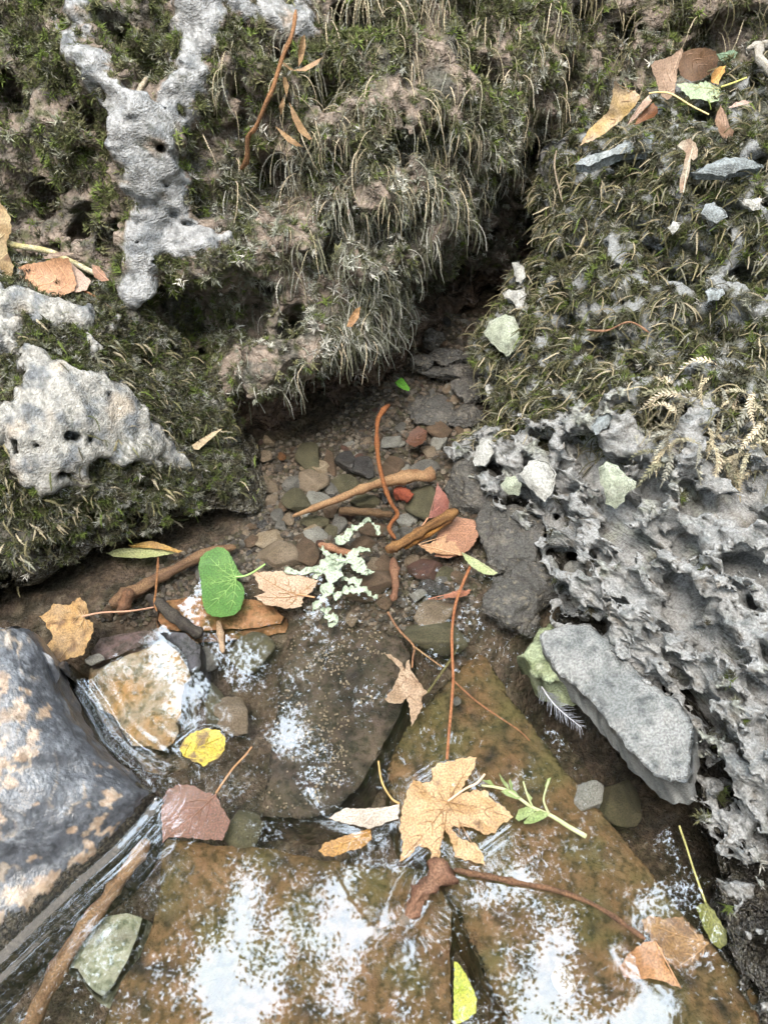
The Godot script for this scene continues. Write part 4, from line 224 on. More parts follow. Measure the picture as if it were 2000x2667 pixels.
var SLABS := [
	{"name": "rust_slab", "label": "long pointed rust brown stone slab sunk along the black crevice", "cat": "stone", "group": "", "at": Transform3D(Vector3(0.9996, 0.03, -0.0009), Vector3(-0.03, 0.9991, -0.03), Vector3(0, 0.03, 0.9996), Vector3(0.1261, -0.0201, -0.2882)), "out": v2([-0.0302, -0.1734, -0.0211, -0.1675, -0.0147, -0.1548, -0.0055, -0.1342, 0.0015, -0.1131, 0.0102, -0.1002, 0.0185, -0.0863, 0.0274, -0.0704, 0.0374, -0.0491, 0.0478, -0.0341, 0.0561, -0.0207, 0.0673, -0.0023, 0.0765, 0.0134, 0.0859, 0.0267, 0.1015, 0.054, 0.1173, 0.0836, 0.1354, 0.1063, 0.1529, 0.1328, 0.1719, 0.1609, 0.1838, 0.19, -0.0247, 0.189, -0.032, 0.162, -0.04, 0.1457, -0.0483, 0.1281, -0.0558, 0.1081, -0.0639, 0.0907, -0.0723, 0.0709, -0.0962, 0.0344, -0.1139, 0.0141, -0.122, -0.0069, -0.124, -0.0446, -0.1151, -0.0679, -0.106, -0.0859, -0.0897, -0.1095, -0.0681, -0.1327, -0.048, -0.1569]), "thick": 0.1, "bevel": 0.012, "dome": 0.004, "rough": 0.002, "c": [Color(0.098, 0.059, 0.03), Color(0.072, 0.06, 0.027), Color(0.03, 0.025, 0.017), Color(0.16, 0.098, 0.056)], "mat": "slab", "step": 0.011, "tooth": 0.0025, "flare": 0.004, "look": 1},
	{"name": "rust_slab", "label": "broad rust brown stone slab under the brightest reflections", "cat": "stone", "group": "", "at": Transform3D(Vector3(1, -0.01, 0.0002), Vector3(0.01, 0.9998, -0.02), Vector3(0, 0.02, 0.9998), Vector3(-0.1047, -0.0302, -0.215)), "out": v2([-0.0903, -0.0495, -0.087, -0.0557, -0.0708, -0.0545, -0.0543, -0.0527, -0.0356, -0.0502, -0.0194, -0.0508, -0.0029, -0.0483, 0.0115, -0.0469, 0.0219, -0.0436, 0.0382, -0.041, 0.0626, -0.0377, 0.0848, -0.0351, 0.1047, -0.0334, 0.1409, -0.0302, 0.1595, -0.0229, 0.1641, -0.0004, 0.1607, 0.0247, 0.1581, 0.0486, 0.158, 0.0729, 0.1565, 0.1137, -0.1114, 0.1141, -0.111, 0.0868, -0.1073, 0.0719, -0.1033, 0.0575, -0.0981, 0.0476, -0.0925, 0.0392, -0.0887, 0.0254, -0.0864, 0.0131, -0.086, -0.0032, -0.0872, -0.022, -0.0891, -0.0376]), "thick": 0.05, "bevel": 0.012, "dome": 0.004, "rough": 0.002, "c": [Color(0.098, 0.059, 0.03), Color(0.072, 0.06, 0.027), Color(0.03, 0.025, 0.017), Color(0.16, 0.098, 0.056)], "mat": "slab", "step": 0.011, "tooth": 0.0025, "flare": 0.004, "look": 1},
	{"name": "dark_slab", "label": "dark grey brown slab dusted with pale grit in the middle of the pool", "cat": "stone", "group": "", "at": Transform3D(Vector3(0.995, 0.0995, -0.002), Vector3(-0.0995, 0.9948, -0.0199), Vector3(0, 0.02, 0.9998), Vector3(-0.0464, -0.0225, -0.4073)), "out": v2([-0.0497, -0.0919, -0.042, -0.1042, -0.025, -0.1069, -0.0034, -0.1014, 0.0183, -0.0845, 0.0434, -0.0752, 0.068, -0.0649, 0.0741, -0.0464, 0.0734, -0.0141, 0.0688, 0.0033, 0.0608, 0.0243, 0.0512, 0.0445, 0.0382, 0.0678, 0.0223, 0.0956, -0.0018, 0.1183, -0.0299, 0.1224, -0.066, 0.1173, -0.0623, 0.0823, -0.0614, 0.0529, -0.0605, 0.0218, -0.0595, -0.0109, -0.0568, -0.0502]), "thick": 0.06, "bevel": 0.012, "dome": 0.004, "rough": 0.002, "c": [Color(0.06, 0.048, 0.038), Color(0.03, 0.025, 0.021), Color(0.014, 0.012, 0.01), Color(0.1, 0.075, 0.058)], "mat": "slab", "step": 0.011, "tooth": 0.002, "flare": 0.004, "look": 2},
	{"name": "tan_stone", "label": "blocky stone with cream and ochre bands half in the water beside the dark slate boulder", "cat": "stone", "group": "", "at": Transform3D(Vector3(0.9998, 0.0199, 0.0012), Vector3(-0.02, 0.998, 0.0599), Vector3(0, -0.0599, 0.9982), Vector3(-0.2307, -0.0114, -0.415)), "out": v2([-0.0654, -0.0196, -0.0524, -0.0238, -0.0397, -0.0304, -0.0228, -0.04, -0.0057, -0.0503, 0.0027, -0.0567, 0.0172, -0.0554, 0.0299, -0.0536, 0.0398, -0.0473, 0.0441, -0.0406, 0.0466, -0.0196, 0.0406, -0.0095, 0.0326, -0.002, 0.0318, 0.0153, 0.0334, 0.0298, 0.0348, 0.0486, 0.031, 0.0589, 0.0212, 0.0656, 0.0102, 0.0648, -0.0077, 0.0619, -0.0192, 0.0481, -0.0317, 0.0304, -0.0465, 0.0242, -0.0607, 0.0095, -0.064, -0.008]), "thick": 0.07, "bevel": 0.02, "dome": 0.008, "rough": 0.004, "c": [Color(0.2, 0.16, 0.115), Color(0.25, 0.15, 0.065), Color(0.08, 0.065, 0.045), Color(0.26, 0.23, 0.19)], "mat": "slab", "step": 0.011, "tooth": 0.002, "flare": 0.004, "look": 3},
	{"name": "slate_piece", "label": "blue grey slate corner behind the banded stone", "cat": "stone", "group": "", "at": Transform3D(Vector3(1, 0, 0), Vector3(0, 1, 0), Vector3(0, 0, 1), Vector3(-0.1998, 0.004, -0.445)), "out": v2([-0.0269, -0.0197, -0.0156, -0.0219, -0.0012, -0.0197, 0.0165, -0.0048, 0.0201, 0.0165, 0.0179, 0.029, 0.0093, 0.0238, 0.0037, 0.0107, -0.0054, -0.0027, -0.0184, -0.0114]), "thick": 0.05, "bevel": 0.012, "dome": 0.004, "rough": 0.002, "c": [Color(0.075, 0.075, 0.09), Color(0.05, 0.05, 0.06), Color(0.03, 0.03, 0.035), Color(0.12, 0.12, 0.14)], "mat": "slab", "step": 0.011, "tooth": 0.001, "flare": 0.004, "look": 0},
	{"name": "grey_slab", "label": "smooth pale grey stone under water beside the sunk plank", "cat": "stone", "group": "", "at": Transform3D(Vector3(1, 0, 0), Vector3(0, 1, 0), Vector3(0, 0, 1), Vector3(-0.23, -0.035, -0.1799)), "out": v2([-0.0131, -0.0251, -0.0004, -0.0287, 0.0137, -0.0308, 0.0275, -0.0269, 0.026, -0.013, 0.022, 0.0042, 0.0177, 0.0146, 0.0134, 0.0245, 0.0075, 0.0309, -0.0008, 0.0266, -0.008, 0.0209, -0.0171, 0.0113, -0.0268, 0.0096, -0.0244, 0.0025, -0.021, -0.0043, -0.0164, -0.0165]), "thick": 0.035, "bevel": 0.008, "dome": 0.004, "rough": 0.002, "c": [Color(0.21, 0.22, 0.17), Color(0.16, 0.17, 0.13), Color(0.1, 0.1, 0.08), Color(0.26, 0.25, 0.2)], "mat": "slab", "step": 0.011, "tooth": 0.001, "flare": 0.004, "look": 0},
	{"name": "rust_stone", "label": "flat orange stone lying under the green leaf", "cat": "stone", "group": "", "at": Transform3D(Vector3(1, 0, 0), Vector3(0, 1, 0), Vector3(0, 0, 1), Vector3(-0.177, -0.006, -0.4952)), "out": v2([-0.0582, -0.0045, -0.0533, -0.0179, -0.0341, -0.0209, -0.01, -0.024, 0.0148, -0.0225, 0.0399, -0.0179, 0.0602, -0.0104, 0.0723, 0.0028, 0.0694, 0.0115, 0.0483, 0.0158, 0.0106, 0.0204, -0.0129, 0.0221, -0.0368, 0.021, -0.0518, 0.0173, -0.0584, 0.0072]), "thick": 0.02, "bevel": 0.008, "dome": 0.004, "rough": 0.002, "c": [Color(0.22, 0.115, 0.06), Color(0.16, 0.085, 0.045), Color(0.11, 0.09, 0.03), Color(0.29, 0.17, 0.1)], "mat": "slab", "step": 0.011, "tooth": 0.0015, "flare": 0.004, "look": 4},
	{"name": "purple_slate", "label": "dull purple slate slab lying between the tan maple leaf and the banded stone", "cat": "stone", "group": "", "at": Transform3D(Vector3(1, 0, 0), Vector3(0, 1, 0), Vector3(0, 0, 1), Vector3(-0.2634, -0.003, -0.4556)), "out": v2([-0.031, 0.0088, -0.0256, -0.0077, -0.0056, -0.0133, 0.0172, -0.0175, 0.0363, -0.0167, 0.0333, -0.0071, 0.0163, 0.002, -0.0003, 0.0115, -0.015, 0.0182, -0.0256, 0.0217]), "thick": 0.03, "bevel": 0.008, "dome": 0.004, "rough": 0.002, "c": [Color(0.11, 0.08, 0.085), Color(0.08, 0.06, 0.06), Color(0.05, 0.04, 0.04), Color(0.16, 0.13, 0.12)], "mat": "slab", "step": 0.011, "tooth": 0.001, "flare": 0.004, "look": 0},
	{"name": "grey_block", "label": "long light grey block of stone tilted against the spongy boulder", "cat": "stone", "group": "", "at": Transform3D(Vector3(0.9531, 0.3006, 0.0361), Vector3(-0.3028, 0.9463, 0.1136), Vector3(0, -0.1191, 0.9929), Vector3(0.2053, 0.062, -0.3632)), "out": v2([-0.0632, -0.0679, -0.0573, -0.0711, -0.0461, -0.0724, -0.0331, -0.0737, -0.015, -0.0731, -0.0079, -0.0604, 0, -0.0542, 0.0069, -0.0423, 0.0148, -0.0277, 0.0254, -0.0113, 0.0361, 0.0025, 0.047, 0.0132, 0.0528, 0.0244, 0.0553, 0.0366, 0.0519, 0.0497, 0.0473, 0.0623, 0.0458, 0.075, 0.0392, 0.0833, 0.026, 0.0805, 0.0165, 0.0738, 0.0066, 0.0585, -0.0027, 0.0475, -0.0074, 0.0364, -0.0151, 0.0216, -0.0244, 0.0047, -0.0344, -0.0095, -0.0485, -0.0227, -0.0547, -0.0336, -0.0618, -0.0504]), "thick": 0.055, "bevel": 0.012, "dome": 0.006, "rough": 0.007, "c": [Color(0.32, 0.325, 0.32), Color(0.23, 0.24, 0.24), Color(0.09, 0.1, 0.105), Color(0.4, 0.4, 0.385)], "mat": "tufa", "step": 0.006, "tooth": 0.0014, "flare": 0.004, "look": 5},
	{"name": "green_wedge", "label": "pale green algae covered wedge of rock at the corner of the grey block", "cat": "stone", "group": "", "at": Transform3D(Vector3(0.9444, 0.3273, 0.0327), Vector3(-0.3289, 0.9397, 0.094), Vector3(0, -0.0995, 0.995), Vector3(0.149, 0.0357, -0.4193)), "out": v2([-0.0254, -0.0037, -0.0136, -0.0111, -0.0048, -0.0223, 0.0002, -0.0299, 0.0098, -0.0335, 0.0138, -0.0275, 0.0111, -0.0132, 0.0159, 0.0081, 0.0205, 0.0287, 0.0131, 0.0305, -0.0012, 0.0285, -0.0098, 0.0231, -0.0147, 0.0173, -0.0149, 0.0052]), "thick": 0.05, "bevel": 0.014, "dome": 0.005, "rough": 0.004, "c": [Color(0.36, 0.41, 0.26), Color(0.2, 0.23, 0.12), Color(0.07, 0.08, 0.05), Color(0.48, 0.5, 0.36)], "mat": "tufa", "step": 0.006, "tooth": 0.003, "flare": 0.004, "look": 5},
	{"name": "grey_slab", "label": "flat grey slab of rock standing at the mouth of the dark cave", "cat": "stone", "group": "", "at": Transform3D(Vector3(0.9369, 0.1305, 0.3244), Vector3(-0.3497, 0.3497, 0.8692), Vector3(0, -0.9277, 0.3732), Vector3(0.2037, 0.2554, -0.9564)), "out": v2([-0.0187, -0.0159, -0.0083, -0.0222, 0.0103, -0.0256, 0.0249, -0.0263, 0.0283, -0.0115, 0.0141, -0.0001, 0.0016, 0.0116, -0.0059, 0.0298, -0.0115, 0.0357, -0.0133, 0.0222, -0.0213, 0.0024]), "thick": 0.05, "bevel": 0.012, "dome": 0.003, "rough": 0.003, "c": [Color(0.33, 0.32, 0.31), Color(0.25, 0.25, 0.25), Color(0.12, 0.12, 0.11), Color(0.4, 0.4, 0.38)], "mat": "tufa", "step": 0.006, "tooth": 0.003, "flare": 0.004, "look": 5},
	{"name": "rock_plate", "label": "thin upright plate of grey rock beside the black wet rocks", "cat": "stone", "group": "", "at": Transform3D(Vector3(0.7912, 0.5909, 0.1576), Vector3(-0.6116, 0.7645, 0.2039), Vector3(0, -0.2577, 0.9662), Vector3(0.1897, 0.0509, -0.489)), "out": v2([-0.0114, -0.023, -0.0041, -0.026, 0.0095, -0.0235, 0.0112, -0.0145, 0.0106, 0.0021, 0.0063, 0.0154, 0, 0.0299, -0.0056, 0.0282, -0.0076, 0.0142, -0.0089, -0.0028]), "thick": 0.02, "bevel": 0.006, "dome": 0.003, "rough": 0.003, "c": [Color(0.2, 0.19, 0.17), Color(0.13, 0.13, 0.12), Color(0.07, 0.07, 0.06), Color(0.33, 0.33, 0.3)], "mat": "tufa", "step": 0.005, "tooth": 0.002, "flare": 0.004, "look": 5},
	{"name": "white_stone", "label": "white angular stone set in the tip of the spongy boulder", "cat": "stone", "group": "", "at": Transform3D(Vector3(0.966, 0.2227, 0.1315), Vector3(-0.2586, 0.8317, 0.4913), Vector3(0, -0.5086, 0.861), Vector3(0.1111, 0.0568, -0.6718)), "out": v2([-0.0089, -0.0083, -0.0014, -0.0182, 0.0087, -0.0174, 0.0135, -0.0096, 0.0125, 0.0008, 0.0065, 0.0108, 0.0014, 0.0163, -0.0095, 0.0156, -0.0122, 0.0094, -0.0106, 0.0006]), "thick": 0.02, "bevel": 0.012, "dome": 0.008, "rough": 0.003, "c": [Color(0.5, 0.5, 0.47), Color(0.42, 0.42, 0.4), Color(0.26, 0.26, 0.25), Color(0.58, 0.57, 0.53)], "mat": "tufa", "step": 0.005, "tooth": 0.0015, "flare": -0.003, "look": 5},
	{"name": "white_stone", "label": "large smooth pale grey stone under the mossy edge of the spongy boulder", "cat": "stone", "group": "", "at": Transform3D(Vector3(0.9517, 0.2536, 0.1728), Vector3(-0.3069, 0.7865, 0.5359), Vector3(0, -0.5631, 0.8264), Vector3(0.1623, 0.0876, -0.5997)), "out": v2([-0.0218, -0.0068, -0.0117, -0.0198, -0.002, -0.0224, 0.0098, -0.0172, 0.0166, -0.0046, 0.0152, 0.0051, 0.0101, 0.0182, 0.004, 0.0252, -0.0054, 0.0163, -0.0148, 0.006]), "thick": 0.02, "bevel": 0.012, "dome": 0.008, "rough": 0.003, "c": [Color(0.5, 0.5, 0.47), Color(0.42, 0.42, 0.4), Color(0.26, 0.26, 0.25), Color(0.58, 0.57, 0.53)], "mat": "tufa", "step": 0.005, "tooth": 0.0015, "flare": -0.003, "look": 5},
	{"name": "white_stone", "label": "pale green tinted stone set in the spongy boulder below the straw moss", "cat": "stone", "group": "", "at": Transform3D(Vector3(0.9665, 0.2098, 0.1481), Vector3(-0.2568, 0.7896, 0.5573), Vector3(0, -0.5767, 0.817), Vector3(0.225, 0.1283, -0.5515)), "out": v2([-0.0164, -0.0187, -0.0086, -0.0241, 0.0021, -0.019, 0.0093, -0.0085, 0.0187, -0.0024, 0.0174, 0.0043, 0.0098, 0.0085, 0.0074, 0.0163, -0.0014, 0.0239, -0.011, 0.018, -0.0117, 0.0066, -0.0157, -0.005]), "thick": 0.02, "bevel": 0.012, "dome": 0.008, "rough": 0.003, "c": [Color(0.42, 0.46, 0.36), Color(0.36, 0.39, 0.31), Color(0.2, 0.22, 0.17), Color(0.5, 0.52, 0.44)], "mat": "tufa", "step": 0.005, "tooth": 0.0015, "flare": -0.003, "look": 5},
	{"name": "white_stone", "label": "greenish white stone with a sharp corner beside the dark gully", "cat": "stone", "group": "", "at": Transform3D(Vector3(0.9421, 0.2945, 0.1605), Vector3(-0.3354, 0.8272, 0.4508), Vector3(0, -0.4785, 0.8781), Vector3(0.1392, 0.1282, -0.7976)), "out": v2([-0.0257, -0.0085, -0.017, -0.0205, 0.0025, -0.0261, 0.0132, -0.0198, 0.0194, -0.0026, 0.0229, 0.011, 0.0117, 0.0209, 0.0007, 0.0264, -0.0098, 0.0146, -0.0178, 0.0046]), "thick": 0.02, "bevel": 0.012, "dome": 0.008, "rough": 0.003, "c": [Color(0.42, 0.46, 0.36), Color(0.36, 0.39, 0.31), Color(0.2, 0.22, 0.17), Color(0.5, 0.52, 0.44)], "mat": "tufa", "step": 0.005, "tooth": 0.0015, "flare": -0.003, "look": 5},
	{"name": "white_stone", "label": "small upright white stone at the edge of the moss above the gully", "cat": "stone", "group": "", "at": Transform3D(Vector3(0.9342, 0.3251, 0.1465), Vector3(-0.3566, 0.8517, 0.3839), Vector3(0, -0.4109, 0.9117), Vector3(0.1626, 0.1553, -0.8903)), "out": v2([-0.0079, -0.0161, 0.0007, -0.0159, 0.0073, -0.005, 0.008, 0.0098, 0.0019, 0.0171, -0.0044, 0.0118, -0.0057, -0.0017]), "thick": 0.02, "bevel": 0.012, "dome": 0.008, "rough": 0.003, "c": [Color(0.5, 0.5, 0.47), Color(0.42, 0.42, 0.4), Color(0.26, 0.26, 0.25), Color(0.58, 0.57, 0.53)], "mat": "tufa", "step": 0.005, "tooth": 0.0015, "flare": -0.003, "look": 5},
	{"name": "white_stone", "label": "pair-shaped white stone below the small upright stone", "cat": "stone", "group": "", "at": Transform3D(Vector3(0.9569, 0.2588, 0.132), Vector3(-0.2905, 0.8525, 0.4346), Vector3(0, -0.4542, 0.8909), Vector3(0.1572, 0.1435, -0.8535)), "out": v2([-0.0165, -0.0091, -0.0079, -0.0133, 0.0017, -0.0092, 0.0102, -0.0124, 0.013, -0.001, 0.0093, 0.0076, 0.0093, 0.0199, -0.0007, 0.0146, -0.0044, 0.0038, -0.014, -0.0009]), "thick": 0.02, "bevel": 0.012, "dome": 0.008, "rough": 0.003, "c": [Color(0.5, 0.5, 0.47), Color(0.42, 0.42, 0.4), Color(0.26, 0.26, 0.25), Color(0.58, 0.57, 0.53)], "mat": "tufa", "step": 0.005, "tooth": 0.0015, "flare": -0.003, "look": 5},
	{"name": "grey_stone", "label": "blue grey wedge shaped stone lying in the moss of the boulder", "cat": "stone", "group": "", "at": Transform3D(Vector3(0.9554, 0.24, 0.172), Vector3(-0.2953, 0.7766, 0.5566), Vector3(0, -0.5825, 0.8128), Vector3(0.2176, 0.1584, -0.6121)), "out": v2([-0.0132, 0.0044, -0.0062, -0.0045, 0.004, -0.0104, 0.0139, -0.0106, 0.0081, -0.0012, 0.0023, 0.0077, -0.009, 0.0145]), "thick": 0.02, "bevel": 0.012, "dome": 0.008, "rough": 0.003, "c": [Color(0.33, 0.36, 0.37), Color(0.26, 0.29, 0.3), Color(0.15, 0.17, 0.17), Color(0.42, 0.44, 0.44)], "mat": "tufa", "step": 0.005, "tooth": 0.0015, "flare": -0.003, "look": 5},
	{"name": "grey_stone", "label": "blue grey rounded stone in the moss under a straw coloured shoot", "cat": "stone", "group": "", "at": Transform3D(Vector3(0.9712, 0.1894, 0.1447), Vector3(-0.2383, 0.7718, 0.5895), Vector3(0, -0.607, 0.7947), Vector3(0.3113, 0.2677, -0.668)), "out": v2([-0.009, -0.0033, -0.0028, -0.0072, 0.0073, -0.0047, 0.0088, 0.0005, 0.0029, 0.0067, -0.0073, 0.008]), "thick": 0.02, "bevel": 0.012, "dome": 0.008, "rough": 0.003, "c": [Color(0.33, 0.36, 0.37), Color(0.26, 0.29, 0.3), Color(0.15, 0.17, 0.17), Color(0.42, 0.44, 0.44)], "mat": "tufa", "step": 0.005, "tooth": 0.0015, "flare": -0.003, "look": 5},
	{"name": "white_stone", "label": "tiny white stone block on the edge of the boulder above the water", "cat": "stone", "group": "", "at": Transform3D(Vector3(0.8516, 0.4042, 0.3338), Vector3(-0.5243, 0.6566, 0.5422), Vector3(0, -0.6368, 0.7711), Vector3(0.1218, 0.0673, -0.7672)), "out": v2([-0.0031, -0.0066, 0.0023, -0.0075, 0.0028, 0.0066, -0.002, 0.0075]), "thick": 0.02, "bevel": 0.012, "dome": 0.008, "rough": 0.003, "c": [Color(0.5, 0.5, 0.47), Color(0.42, 0.42, 0.4), Color(0.26, 0.26, 0.25), Color(0.58, 0.57, 0.53)], "mat": "tufa", "step": 0.005, "tooth": 0.0015, "flare": -0.003, "look": 5},
	{"name": "grey_stone", "label": "knobbly grey stone above the black wet rock", "cat": "stone", "group": "", "at": Transform3D(Vector3(0.9365, 0.2681, 0.2261), Vector3(-0.3507, 0.7159, 0.6037), Vector3(0, -0.6446, 0.7645), Vector3(0.1355, 0.0582, -0.6165)), "out": v2([-0.0113, -0.0019, -0.0048, -0.0106, 0.0053, -0.0115, 0.0128, -0.0013, 0.009, 0.0111, -0.0024, 0.0097, -0.0087, 0.0045]), "thick": 0.02, "bevel": 0.012, "dome": 0.008, "rough": 0.003, "c": [Color(0.42, 0.46, 0.36), Color(0.36, 0.39, 0.31), Color(0.2, 0.22, 0.17), Color(0.5, 0.52, 0.44)], "mat": "tufa", "step": 0.005, "tooth": 0.0015, "flare": -0.003, "look": 5},
	{"name": "pale_stone", "label": "pale ridge of bare limestone under the leaves of the ledge", "cat": "stone", "group": "", "at": Transform3D(Vector3(0.982, 0.1722, 0.0773), Vector3(-0.1888, 0.8958, 0.4023), Vector3(0, -0.4097, 0.9122), Vector3(0.2503, 0.3212, -0.8568)), "out": v2([-0.0518, 0.0106, -0.0369, 0.0012, -0.0131, -0.0022, 0.0141, -0.0185, 0.0304, -0.0186, 0.0386, -0.0082, 0.0469, 0.0006, 0.0258, 0.0058, 0.0027, 0.0049, -0.0187, 0.0087, -0.038, 0.0158]), "thick": 0.02, "bevel": 0.012, "dome": 0.008, "rough": 0.003, "c": [Color(0.33, 0.36, 0.37), Color(0.26, 0.29, 0.3), Color(0.15, 0.17, 0.17), Color(0.42, 0.44, 0.44)], "mat": "tufa", "step": 0.005, "tooth": 0.0015, "flare": -0.003, "look": 5},
	{"name": "pale_stone", "label": "long pale bare limestone ridge behind the bleached leaf", "cat": "stone", "group": "", "at": Transform3D(Vector3(0.9812, 0.1596, 0.1085), Vector3(-0.193, 0.8114, 0.5517), Vector3(0, -0.5622, 0.827), Vector3(0.3267, 0.3468, -0.7603)), "out": v2([-0.0351, 0.001, -0.0202, -0.0055, -0.0034, -0.0105, 0.0128, -0.0075, 0.0286, 0.0002, 0.0304, 0.0039, 0.0122, 0.0041, -0.0045, 0.0092, -0.0208, 0.005]), "thick": 0.02, "bevel": 0.012, "dome": 0.008, "rough": 0.003, "c": [Color(0.33, 0.36, 0.37), Color(0.26, 0.29, 0.3), Color(0.15, 0.17, 0.17), Color(0.42, 0.44, 0.44)], "mat": "tufa", "step": 0.005, "tooth": 0.0015, "flare": -0.003, "look": 5},
	{"name": "pale_stone", "label": "bluish white stone in the moss behind the boulder", "cat": "stone", "group": "", "at": Transform3D(Vector3(0.9697, 0.1882, 0.1557), Vector3(-0.2443, 0.7471, 0.6182), Vector3(0, -0.6375, 0.7704), Vector3(0.3145, 0.3133, -0.7352)), "out": v2([-0.0121, -0.0003, -0.0078, -0.0088, 0.0005, -0.0102, 0.0106, -0.0013, 0.0126, 0.0045, 0.0022, 0.0101, -0.006, 0.006]), "thick": 0.02, "bevel": 0.012, "dome": 0.008, "rough": 0.003, "c": [Color(0.33, 0.36, 0.37), Color(0.26, 0.29, 0.3), Color(0.15, 0.17, 0.17), Color(0.42, 0.44, 0.44)], "mat": "tufa", "step": 0.005, "tooth": 0.0015, "flare": -0.003, "look": 5},
	{"name": "pale_stone", "label": "bright white stone among the moss near the bluish white stone", "cat": "stone", "group": "", "at": Transform3D(Vector3(0.9745, 0.1705, 0.1461), Vector3(-0.2245, 0.74, 0.6341), Vector3(0, -0.6507, 0.7594), Vector3(0.3413, 0.3291, -0.7238)), "out": v2([-0.0119, -0.006, -0.0019, -0.0061, 0.01, -0.0029, 0.0079, 0.0067, 0.0019, 0.0072, -0.006, 0.0011]), "thick": 0.02, "bevel": 0.012, "dome": 0.008, "rough": 0.003, "c": [Color(0.5, 0.5, 0.47), Color(0.42, 0.42, 0.4), Color(0.26, 0.26, 0.25), Color(0.58, 0.57, 0.53)], "mat": "tufa", "step": 0.005, "tooth": 0.0015, "flare": -0.003, "look": 5},
	{"name": "pale_stone", "label": "rounded white stone half hidden in olive moss of the boulder", "cat": "stone", "group": "", "at": Transform3D(Vector3(0.9629, 0.2103, 0.1693), Vector3(-0.27, 0.7501, 0.6036), Vector3(0, -0.6269, 0.7791), Vector3(0.2852, 0.2918, -0.7479)), "out": v2([-0.0067, -0.0001, -0.0012, -0.0064, 0.0074, -0.0043, 0.0029, 0.0033, -0.0025, 0.0074]), "thick": 0.02, "bevel": 0.012, "dome": 0.008, "rough": 0.003, "c": [Color(0.5, 0.5, 0.47), Color(0.42, 0.42, 0.4), Color(0.26, 0.26, 0.25), Color(0.58, 0.57, 0.53)], "mat": "tufa", "step": 0.005, "tooth": 0.0015, "flare": -0.003, "look": 5}]
var PEBBLE_COLOURS := {"tan": [Color(0.24, 0.185, 0.13), Color(0.18, 0.135, 0.09), "tan"], "grey": [Color(0.165, 0.155, 0.135), Color(0.115, 0.108, 0.095), "plain grey"], "olive": [Color(0.115, 0.102, 0.058), Color(0.08, 0.072, 0.04), "olive algae coated"], "dark": [Color(0.035, 0.033, 0.032), Color(0.055, 0.05, 0.046), "black"], "cream": [Color(0.34, 0.27, 0.185), Color(0.27, 0.2, 0.125), "cream coloured"], "brown": [Color(0.145, 0.095, 0.06), Color(0.1, 0.068, 0.043), "brown"], "pale": [Color(0.29, 0.28, 0.245), Color(0.23, 0.22, 0.19), "whitish"], "red": [Color(0.11, 0.058, 0.043), Color(0.08, 0.044, 0.034), "dark red"], "orange": [Color(0.22, 0.105, 0.045), Color(0.17, 0.08, 0.035), "orange"]}
var LANDMARKS := [[Vector3(0.0334, -0.01, -0.6697), "beside the bare stick"], [Vector3(-0.0705, -0.01, -0.651), "under the pointed end of the bare stick"], [Vector3(0.0003, -0.01, -0.7624), "beside the red twig"], [Vector3(0.011, -0.01, -0.6364), "below the foot of the red twig"], [Vector3(-0.18, -0.01, -0.5356), "beside the green leaf"], [Vector3(-0.0454, -0.01, -0.5546), "beside the green lichen"], [Vector3(-0.0744, -0.01, -0.6221), "between the bare stick and the lichen"], [Vector3(-0.1481, -0.01, -0.7207), "on the fawn mud beside the left boulder"], [Vector3(-0.0747, -0.01, -0.7371), "below the overhanging bank"], [Vector3(0.0658, -0.01, -0.9443), "at the mouth of the gully"], [Vector3(0.0787, -0.01, -0.8064), "in the stream above the red twig"], [Vector3(0.0791, -0.01, -0.6011), "beside the broad reddish brown leaf"], [Vector3(0.0457, -0.01, -0.5482), "beside the dark brick-shaped stone"], [Vector3(0.0533, -0.01, -0.4874), "beside the sandy triangular stone"], [Vector3(-0.2489, -0.01, -0.5293), "beside the brown branch"], [Vector3(-0.2953, -0.01, -0.4932), "beside the crinkled maple leaf"], [Vector3(-0.1095, -0.01, -0.5943), "beside the yellow tan pebble"], [Vector3(0.0151, -0.01, -0.5171), "at the upper edge of the dark slab"], [Vector3(0.0962, -0.01, -0.7046), "at the tip of the spongy boulder"]]
